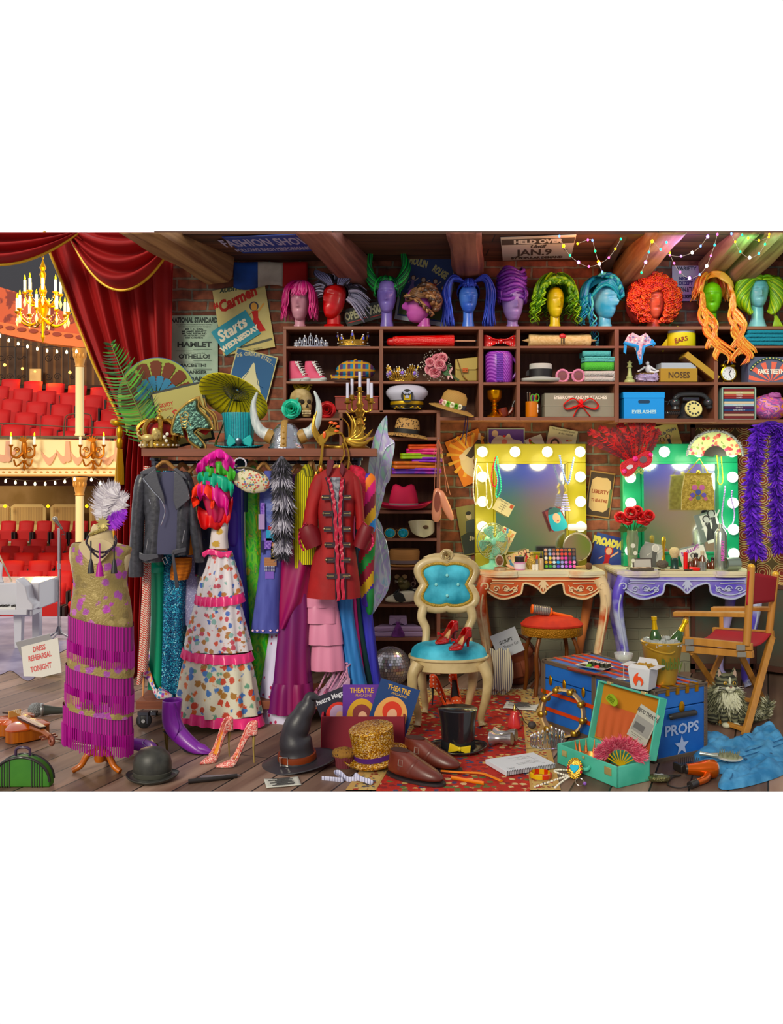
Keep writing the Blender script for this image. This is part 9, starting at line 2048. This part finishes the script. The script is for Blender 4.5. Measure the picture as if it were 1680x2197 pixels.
for i in range(13):a=1.1+i*.2;b.tube([(32*cos(a)+3*cos(t),26*sin(a)+2+2*sin(t),3) for t in range(6)],.8,4,True)
P(e,'chain',b);P(e,'crown_ring',B(M('#9a9474',.3,.8)).tube([(-28+5*cos(t),4+5*sin(t),6) for t in range(6)],1.3,5,True))
# stool, bag, script, disco ball
e=E('round_stool','stool with orange velvet cushion and gilded seat ring under the cream table','stool',**FL(1184,1488));gs=M('#a8741c',.4,.5,bump=(120.,1.));P(e,'seat_ring',B(gs).lathe([(64,126),(66,128),(66,144),(62,146),(2,146)],n=40,sy=.7));P(e,'cushion',B(M('#c83c14',.7,sheen=.7,pat=('noise','#a82c10',8.))).lathe([(66,146),(67,150),(56,160),(36,166),(1,168)],n=40,sy=.7))
for i in range(4):a=R(45+90*i+8);P(e,'leg',B(M('#6a3a16',.4,.3)).tube(sp([(50*cos(a),34*sin(a),128),(64*cos(a),44*sin(a),90),(62*cos(a),42*sin(a),40),(68*cos(a),46*sin(a),0)],5),4.4,8))
k=FL(1184,1488);o_=E('round_hairbrush','orange round hairbrush lying on the orange stool','hairbrush',rot=(0,8,0),px=1166,py=1340,Y=k['Y'],Z=168*k['Y']/F);P(o_,'barrel',B(M('#b8b0a4',.3,.6)).lathe([(9,-24),(9,12)],n=20,mx=TR(0,0,10)@RY(90)));b=B(M('#6a6460',.5))
for i in range(10):b.tube([(-22+i*3.6,10*cos(a*.785),10+10*sin(a*.785)) for a in range(8)],1.,5,True)
P(o_,'bristles',b);P(o_,'end_cap',B(M('#e0641c',.35)).lathe([(10,-28),(10,-24)],n=20,mx=TR(0,0,10)@RY(90)));P(o_,'handle',B(M('#e0641c',.35)).lathe([(10,12),(9,16),(3,18),(3,26),(4.4,60),(2,64)],n=16,mx=TR(0,0,10)@RY(96)))
lt_=M('#8a4a30',.5,pat=('noise','#6e3824',6.),bump=(30.,.3))
e=E('satchel','slumped brown leather satchel under the cream dressing table','bag',rot=(0,-14,0),**FL(1112,1468));P(e,'body',blob(B(lt_),0,0,44,46,26,46,.05,1.6,2,28,18));P(e,'flap',blob(B(M('#9a563a',.5,bump=(30.,.3))),4,-4,66,44,27,24,.05,1.6,4,26,14));P(e,'pocket',B(M('#7e422a',.5)).box(-6,-25,36,40,8,34),bev=3);P(e,'strap',B(M('#4a2414',.5)).tube(sp([(-38,6,84),(-10,-10,106),(30,-6,100),(52,-14,60),(46,-30,18),(20,-60,2)],8),3.4,8))
e=E('striped_scarf','cream scarf with navy stripes trailing onto the rug','scarf',**FL(1068,1490,.008));sm2=M('#c8c0a4',.8,pat=('wave','#2a2c54',(22.,22.,22.),'X',.78,0));P(e,'scarf',B(sm2).grid(lambda u,v:((u-.5)*42+24*sin(v*2.2)*(1-v)-6*v+4,14-24*v+8*(v>.8),2+92*(1-v)**1.6+3*sin(u*14+v*6)),20,24),sol=1.4,ang=180)
def d(b,y):tx(b,y,'#2a2a2a',('SCRIPT',0,2,7,1.,0,0,.03),('The Theatre Cat',0,-9,6.4,.78,0,0))
card('script_cover','grey script cover reading SCRIPT The Theatre Cat poking out of the satchel','script',1088,1380,6.24,58,54,-22,'#a8acb0',d,tilt=-20)
e=E('disco_ball','large silver mirror ball resting on the floor behind the rack','disco ball',**FL(838,1474,.0));n=30
b=B(M('#e0e0e8',.22,.8))
for j in range(1,22):
 a0,a1=pi*j/22-.065,pi*j/22+.065;m_=max(6,int(44*sin(pi*j/22)))
 for i in range(m_):b.add([(43*sin(a)*cos(t),43*sin(a)*sin(t),44-43*cos(a)) for a,t in((a0,2*pi*i/m_),(a0,2*pi*(i+.9)/m_),(a1,2*pi*(i+.9)/m_),(a1,2*pi*i/m_))],[(0,1,2,3)])
P(e,'mirror_tiles',b,ang=0);P(e,'core',B(M('#3a3a40',.5,.3)).ell(0,0,44,42,42,42,32,20))
# director's chair and cat
e=E('director_chair','wooden folding chair with crimson canvas seat and back','chair',**FL(1545,1556));wd_=M('#c08a48',.5,pat=('wood','#a8743a',3.,'Z',0));cr_=M('#a8102c',.75)
def bars(nm,lst,lab=None):
 for a,c,w_,q in lst:P(e,nm,B(wd_).bar(L(*a),L(*c),w_,q),lab,bev=.8)
bars('side_rail',(((1456,1372,5.56),(1614,1388,5.26),15,10),((1530,1352,6.0),(1660,1360,5.74),14,10),((1456,1391,5.56),(1616,1404,5.26),14,12)))
bars('arm_post',(((1472,1322,5.55),(1474,1370,5.55),9,9),((1547,1308,5.98),(1548,1350,5.98),8,8)))
bars('armrest',(((1448,1316,5.58),(1608,1318,5.28),9,20),((1528,1306,6.0),(1655,1306,5.75),8,18)))
bars('leg',(((1485,1400,5.5),(1560,1512,5.9),12,9),((1552,1396,5.9),(1490,1532,5.64),12,9),((1588,1402,5.3),(1642,1512,5.86),12,9),((1656,1366,5.74),(1598,1578,5.19),14,10)))
bars('stretcher',(((1490,1528,5.62),(1600,1566,5.22),11,8),((1562,1496,5.9),(1640,1506,5.86),9,7)))
for a,c in(((1602,1384,5.27),(1612,1216,5.27)),((1650,1360,5.75),(1664,1232,5.75))):P(e,'back_post',B(wd_).tube([L(*a),L(*c)],8,10));P(e,'post_cap',B(M('#d8aa4a',.3)).ell(*L(*c),8,8,7,10,6))
def quad(p):
 q=[V3(L(*x)) for x in p];return lambda u,v:tuple(q[0].lerp(q[1],u).lerp(q[3].lerp(q[2],u),v)+V3((0,0,-10*sin(pi*v)*(q[0].z-q[3].z<40))))
P(e,'canvas_seat',B(cr_).grid(quad([(1486,1370,5.52),(1610,1386,5.3),(1656,1358,5.74),(1536,1350,5.95)]),14,14),sol=1.5,ang=180);P(e,'canvas_back',B(cr_).grid(quad([(1606,1226,5.25),(1668,1238,5.75),(1662,1290,5.75),(1602,1298,5.25)]),14,8),sol=3,ang=180)
for x,y,Y in((1476,1376,5.5),(1586,1388,5.28)):b=B(M('#a8a498',.3,.8));p=L(x,y,Y);b.box(p[0],p[1]-8,p[2],18,2,12,Matrix());b.box(p[0]+2,p[1]-8,p[2]-14,18,2,11);P(e,'hinge',b,'steel hinge plate')
e=E('cat','long haired grey tabby cat with white bib sitting under the folding chair','cat',**FL(1556,1552));cg_=M('#6a6a52',.9,pat=('wave','#2c2e24',14.,'Z',.55,6.));cw_=M('#c8c8ae',.9);ct_=M('#4a4c3a',.9);cl_=M('#8a8a6c',.9)
b=B(cg_);b.ell(2,14,36,38,34,38,24,16);b.ell(0,-2,54,27,22,32,20,14);b.ell(0,-8,90,23,21,20,24,16);b.ell(-1,-26,83,10,8,7,16,10)
for s_ in(-1,1):
 b.lathe([(9,0),(7,8),(1,24)],s_*16,-6,100,12,sy=.5);b.tube(sp([(s_*11,-16,50),(s_*11,-24,24),(s_*10,-26,6)],5),lambda t:9-2*t,10);b.ell(s_*10,-31,5,9,11,6,14,8);b.ell(s_*28,-2,14,14,22,14,14,8)
b.tube(sp([(30,20,8),(60,6,8),(82,0,16),(92,0,44)],6),lambda t:11-5*t,10)
o=P(e,'body',b,ang=180);q=o.modifiers.new('union','REMESH');q.mode='VOXEL';q.voxel_size=2.2*S;q.use_smooth_shade=True;q=o.modifiers.new('soft','SMOOTH');q.iterations=4
def sph(cx,cy,cz,rx,ry,rz,lo=-1.,hi=1.):return lambda u,v:(lambda a,t:((cx+rx*cos(t)*sin(a),cy-ry*cos(t)*cos(a),cz+rz*sin(t)),(cos(t)*sin(a),-cos(t)*cos(a),sin(t))))(2*pi*u,lerp(lo,hi,v)*1.4)
b=B();fur(b,sph(2,14,36,38,34,38),1300,17,[cl_,ct_,cl_],2.,.9,1);fur(b,sph(0,-3,58,28,23,26),900,18,lambda u,v:[cw_,cw_,cl_] if u<.13 or u>.87 else[cl_,ct_],2.2,1.,2)
fur(b,lambda u,v:(lambda a:((a,-30+abs(a)*.2,72-18*v),(a*.02,-.8,.1)))((u-.5)*30),160,18,[cw_],2.4,1.2,3);fur(b,lambda u,v:(lambda s_:((s_*(17+5*v),-14,84-8*v),(s_*.8,-.4,-.1)))(1 if u>.5 else-1),160,13,[cl_,cw_],1.8,.6,4)
tl_=sp([(30,20,8),(60,6,8),(82,0,16),(92,0,46)],8);fur(b,lambda u,v:(lambda p:((p[0]+9*(1-v*.5)*cos(6.28*u),p[1]+9*(1-v*.5)*sin(6.28*u),p[2]+4*sin(6.28*u)),(cos(6.28*u),sin(6.28*u),.6)))(tl_[int(v*(len(tl_)-1))]),700,15,[cl_,ct_,cw_],2.,-.1,6)
P(e,'fur',b);P(e,'white_blaze',B(cw_).ell(-4.5,-31,81,6,4,5,12,8).ell(4.5,-31,81,6,4,5,12,8).ell(0,-28,96,3,2.4,9,10,8).ell(0,-29,76,6,4,4,10,8),'white muzzle and blaze')
for s_ in(-1,1):
 P(e,'eye',B(M('#b8902a',.1,coat=.6)).ell(s_*9,-26.5,92,4.2,2.4,3.8,14,10).m('#0c0c0a',.1).ell(s_*9,-28.6,92,1.3,.8,2.8,10,8));P(e,'inner_ear',B(M('#a89080',.8)).blade((s_*16,-12,101),(s_*17,-10,119),9));P(e,'paw',B(cw_).ell(s_*10,-34,5,9,10,6,14,8),'white paw')
P(e,'nose',B(M('#8a5a54',.4)).ell(0,-34.5,85,2.6,2,1.9,10,8));b=B(M('#e0e0d4',.4))
for s_ in(-1,1):
 for k in(-1,0,1):b.tube([(s_*6,-33,82+k),(s_*28,-32,82+k*5)],.25,4)
P(e,'whiskers',b)
# dress form, piano, stage things
e=E('dress_form','headless dress form on a turned wooden tripod stand','dress form',**FL(214,1652));skn=M('#c8b48c',.5);wo=M('#b8641c',.35,coat=.2);mz=1652
P(e,'torso',B(skn).rings([[(cx_+w_*cos(2*pi*i/32),dp*sin(2*pi*i/32),z) for i in range(32)] for z,cx_,w_,dp in((120,0,40,26),(200,0,50,34),(330,0,54,36),(410,0,56,34),(460,0,66,30),(478,0,64,24),(488,2,34,20),(498,3,25,18),(518,4,22,17),(526,4,18,14))]),ang=80)
P(e,'pole',B(wo).lathe([(9,40),(10,60),(13,62),(12,70),(8,76),(7,130)],n=20).lathe([(10,18),(12,24),(11,44),(9,46)],n=20))
for a in(200,335,88):c,s_=cos(R(a)),sin(R(a));P(e,'leg',B(wo).tube(sp([(6*c,6*s_,40),(24*c,24*s_,36),(38*c,38*s_,14),(56*c,56*s_,4)],6),lambda t:8-2*t,10))
e=E('flapper_dress','gold flapper dress with magenta embroidery and tiers of magenta fringe','dress',**FL(214,1652));gdm=M('#9a8654',.4,.15,pat=('flower',['#9a8654','#b048a8','#9a8654','#86744a','#a050a0','#b09c68','#c070b8'],24.,.5),bump=(90.,.4));g=lambda r:G(r,214,1652)
def slant(b,k=.2):b.v=[(x,y,z-k*x*(1 if y<6 else.4)) for x,y,z in b.v];return b
P(e,'bodice',B(gdm).drape(g([(1164,160,188,14),(1172,152,276,32),(1200,152,276,36),(1250,158,272,38),(1300,152,280,40),(1350,148,284,42)]),5,.03))
P(e,'neckline',B(skn).poly(sp([(-30,488),(-22,464),(4,446),(28,464),(38,488),(4,500)],5,True),3,-41),'bare neckline of the form')
mgm=M('#b0168a',.4,pat=('wave','#6a0a5c',(26.,26.,.3),'X',.5,2.));
for y0,y1,x0,x1,ty in((1330,1412,147,286,0),(1412,1438,145,286,1),(1436,1506,142,285,0),(1500,1526,140,284,1),(1522,1590,136,284,0)):
 if ty:P(e,'gold_band',slant(B(gdm).drape(g([(y0-8,x0,x1,48),(y1,x0,x1,49)]),5,.04)))
 else:
  b=slant(B(mgm).drape(g([(y0,x0,x1,46),((y0+y1)/2,x0,x1,47),(y1-6,x0,x1,47)]),16,.05));b.m('#a8148a',.4)
  for i in range(90):
   a=2*pi*i/90;x,y=(x0+x1)/2-214+(x1-x0)/2*1.01*cos(a),48*sin(a);z=mz-y1-.2*x*(1 if y<6 else.4);b.tube([(x,y,z+30),(x,y-1,z-4-6*rnd.random()-(8 if y1>1580 else 0))],1.5,4)
  P(e,'fringe',b,'tier of magenta silk fringe')
e=E('feather_headband','beaded headband with white and purple ostrich feathers on the dress form neck','headband',px=214,py=1142,Y=fy(1652));P(e,'band',B(M('#a8965a',.3,.5,bump=(140.,.8))).tube([(4+24*cos(i*pi/12),19*sin(i*pi/12),4+9*cos(i*pi/12)*1.) for i in range(24)],4.4,6,True));b=B(M('#c8b87a',.25,.6))
for i in range(11):a=i*.571;b.blade((12,-18,20),(12+17*sin(a),-20,20+17*cos(a)),6)
P(e,'brooch',b);wf=[M('#d0c8cc',.8),M('#e0dade',.8),M('#b8b0b8',.8)];pf=[M('#9a3ac8',.8),M('#7a22b0',.8)]
for pth,ws,cs in(([(10,-14,22),(8,-12,60),(22,-14,92),(48,-16,100)],26,wf),([(10,-12,20),(24,-10,50),(46,-12,76),(62,-14,70)],24,wf),([(12,-14,18),(34,-14,26),(62,-16,48)],17,pf)):P(e,'ostrich_feather',plume(B(),pth,lambda t,ws=ws:ws*sin(pi*min(1,t*.85+.12)),110,cs,.25,2.4,-.1,.3),'purple feather' if cs is pf else 'white feather')
beads('bead_necklace','black and magenta bead necklaces with tassels on the dress form',[(190,1150),(186,1166),(204,1182),(226,1184),(248,1168),(246,1150),(249,1164),(230,1186),(214,1196),(198,1184),(188,1168)],2.6,M('#2c1c2c',.3),4.42,64)
for x,y0,c,w_ in((195,1190,'#201c20',5),(245,1190,'#201c20',5),(214,1196,'#a8128a',6)):
 P(e:=(bpy.context.scene.objects.get('tassel_necklace') or E('tassel_necklace','tasselled bead strings hanging over the flapper dress bodice','necklace',px=214,py=1232,Y=4.4)),'tassel',B(M(c,.4)).lathe([(w_*1.5,-y0+1192),(w_,-y0+1212),(w_*.6,-y0+1220),(1.6,-y0+1224),(1.6,-y0+1262)],x-214,0,0,10))
wp=M('#c4c4cc',.25,coat=.3)
e=E('grand_piano','white grand piano at the edge of the stage','piano',px=0,py=1385,Y=7.8,Z=.005);P(e,'case',B(wp).box(-40,30,108,270,120,56).rings([[(x,y,z) for x,y in((60,-60),(92,-60),(92,-10),(60,-10))] for z in(70,104)]),bev=3);P(e,'key_bed',B(wp).box(-40,-44,80,250,50,12),bev=2);P(e,'cheek',B(wp).poly([(84,84),(96,84),(96,96),(86,108),(80,134),(60,150),(60,84)],40,-66),bev=2);P(e,'keyboard',B(M('#dcdcd8',.4)).box(-50,-54,88,220,26,4));b=B(bk)
for i in range(30):
 if i%7 not in(2,6):b.box(-130+i*6.4,-50,91,3.4,16,4)
P(e,'black_keys',b);P(e,'music_desk',B(wp).poly([(-60,136),(16,136),(12,150),(14,174),(4,184),(-60,186)],3,-20),bev=1);P(e,'leg',B(wp).rings([[(53+q*x,-30+q*y,z) for x,y in((-1,-1),(1,-1),(1,1),(-1,1))] for q,z in((7,0),(9,74))]),bev=1);P(e,'leg',B(wp).box(53,70,37,16,16,74));P(e,'lid_prop',B(M('#c8b89a',.4)).tube([(25,0,136),(-14,10,208)],2,6))
e=E('microphone_stand','silver microphone on a tall chrome stand','microphone stand',px=126,py=1368,Y=8.1,Z=.005);ch=M('#b8b4b8',.3,.7);P(e,'pole',B(ch).tube([(0,0,16),(0,0,236)],2.2,10).cyl(0,0,148,3.4,12,12));P(e,'base',B(M('#8a8890',.3,.6)).lathe([(9,8),(7,14),(4,24),(2,26)],n=16))
for a in(190,255,350):P(e,'leg',B(ch).tube([(0,0,14),(28*cos(R(a)),28*sin(R(a)),2)],2.6,8))
P(e,'microphone',B(M('#a8a49c',.3,.6)).ell(-8,0,256,5.6,5.6,5.6,14,10).m('#6a645c',.4,.4).tube([(-6,0,252),(8,-2,234)],[4,2.4],10),'microphone');P(e,'cable',B(bk).tube(sp([(8,-2,234),(13,0,222),(4,0,214),(3,2,120),(4,2,6)],5),.7,5))
e=E('tent_sign','white folding sign reading DRESS REHEARSAL TONIGHT in red','sign',rot=(0,0,0),**FL(86,1452));sgm=M('#c8c4bc',.5);mt_=TR(8,-4,0)@RY(-14)@RX(-20);b=B(sgm).box(0,0,38,82,2,76,mt_);b.m('#b8241c',.5)
for s_,z in(('DRESS',58),('REHEARSAL',40),('TONIGHT',16)):b.text(s_,-2,z,12,-1.4,.62 if s_!='REHEARSAL' else.6,bold=.03,mx=mt_)
P(e,'front_panel',b,ang=0);P(e,'back_panel',B(M('#a8a8ac',.5)).box(-12,46,36,76,2,76,TR(8,0,0)@RY(-14)@RX(18)))
e=E('handheld_microphone','silver and black microphone lying on the boards','microphone',rot=(0,0,20),**FL(98,1536));P(e,'grille',B(M('#8a8c8c',.35,.6,bump=(160.,1.))).ell(-20,0,15,16,15,15,20,14));P(e,'collar',B(M('#a8aaaa',.25,.8)).lathe([(13,-10),(14,-8),(12,-4)],n=20,mx=TR(0,0,14)@RY(90)));P(e,'body',B(M('#4a4e48',.4,.3)).lathe([(12,-5),(9,12),(6,42),(2,44)],n=18,mx=TR(0,0,12)@RY(96)))
e=E('violin','orange varnished violin lying on the stage boards','violin',rot=(0,0,-44),**FL(44,1580));e.scale=(1.2,)*3;vo=M('#c8601a',.2,coat=.5,pat=('noise','#a8441a',4.));half=[(-66,18),(-58,30),(-40,34),(-22,26),(-14,19),(0,18),(10,22),(24,29),(40,26),(48,10)];cv=sp([(x,q) for x,q in half],4);otl=[(x,q*1.3) for x,q in cv]+[(x,-q*1.3) for x,q in cv[::-1]]
P(e,'ribs',B(M('#b86a24',.35,pat=('wood','#8a4414',6.,'Z',0))).rings([[(x,y,z) for x,y in otl] for z in(2,22)]));P(e,'belly',B(vo).rings([[(x*q,y*q,z) for x,y in otl] for q,z in((1.03,22),(1.03,24),(.8,29),(.4,31))]));ebn=M('#2a1c18',.3);P(e,'fingerboard',B(ebn).bar((-2,0,34),(88,0,32),4,11));P(e,'tailpiece',B(ebn).bar((-62,0,32),(-34,0,36),3,12));P(e,'bridge',B(M('#c89a5a',.5)).box(-24,0,36,3,22,12));P(e,'neck',B(M('#8a4a24',.35)).tube([(44,0,24),(90,0,26),(116,0,22)],[6,5,5],8));P(e,'scroll',B(M('#8a5040',.35)).tube([(120+(9-.6*t)*cos(t*.7+2),0,17+(9-.6*t)*sin(t*.7+2)) for t in range(13)],3.4,8).bar((104,-14,22),(104,14,22),3).bar((112,-14,20),(112,14,20),3));b=B(M('#d8c8a0',.3,.5))
for k in(-3,-1,1,3):b.tube([(-36,k*1.4,37),(-24,k*1.6,43),(92,k,35)],.35,4)
P(e,'strings',b)
T('violin_bow','thin violin bow lying across the boards behind the violin neck','bow',b=B(M('#5a2c1c',.4)).tube(sp([(-84,0,6),(0,0,3),(84,0,5)],4),1.6,6).m('#c8c0b0',.6).tube([(-80,-5,3),(84,-5,3)],.8,5).m('#2a1c18').box(-78,-2,4,10,9,6),rot=(0,0,-24),**FL(136,1592))
e=E('round_case','green round topped hat case with black stripes at the front edge','case',px=46,py=1697,Y=4.36,Z=.001);tp_=[(62*cos(R(a)),12+52*sin(R(a))) for a in range(0,181,6)];P(e,'case',B(M('#3f7a24',.5,pat=('noise','#2f6a1c',6.))).poly(tp_+[(-62,0),(62,0)],26,-4),ang=40,bev=2);P(e,'rim',B(bk).tube([(x,-5,z) for x,z in tp_],3,8).tube([(x,20,z) for x,z in tp_],3,8));b=B(bk)
for k in(-1,1):
 for i in range(5):x=k*(24+i*5.5);b.box(x,-4.6,(12+52*(1-(x/62)**2)**.5)/2,1.6,1.4,12+52*(1-(x/62)**2)**.5)
P(e,'stripes',b);P(e,'handle',B(M('#3a2440',.4)).tube(sp([(-15,8,64),(-14,8,78),(0,8,82),(14,8,78),(15,8,64)],5),3,8))
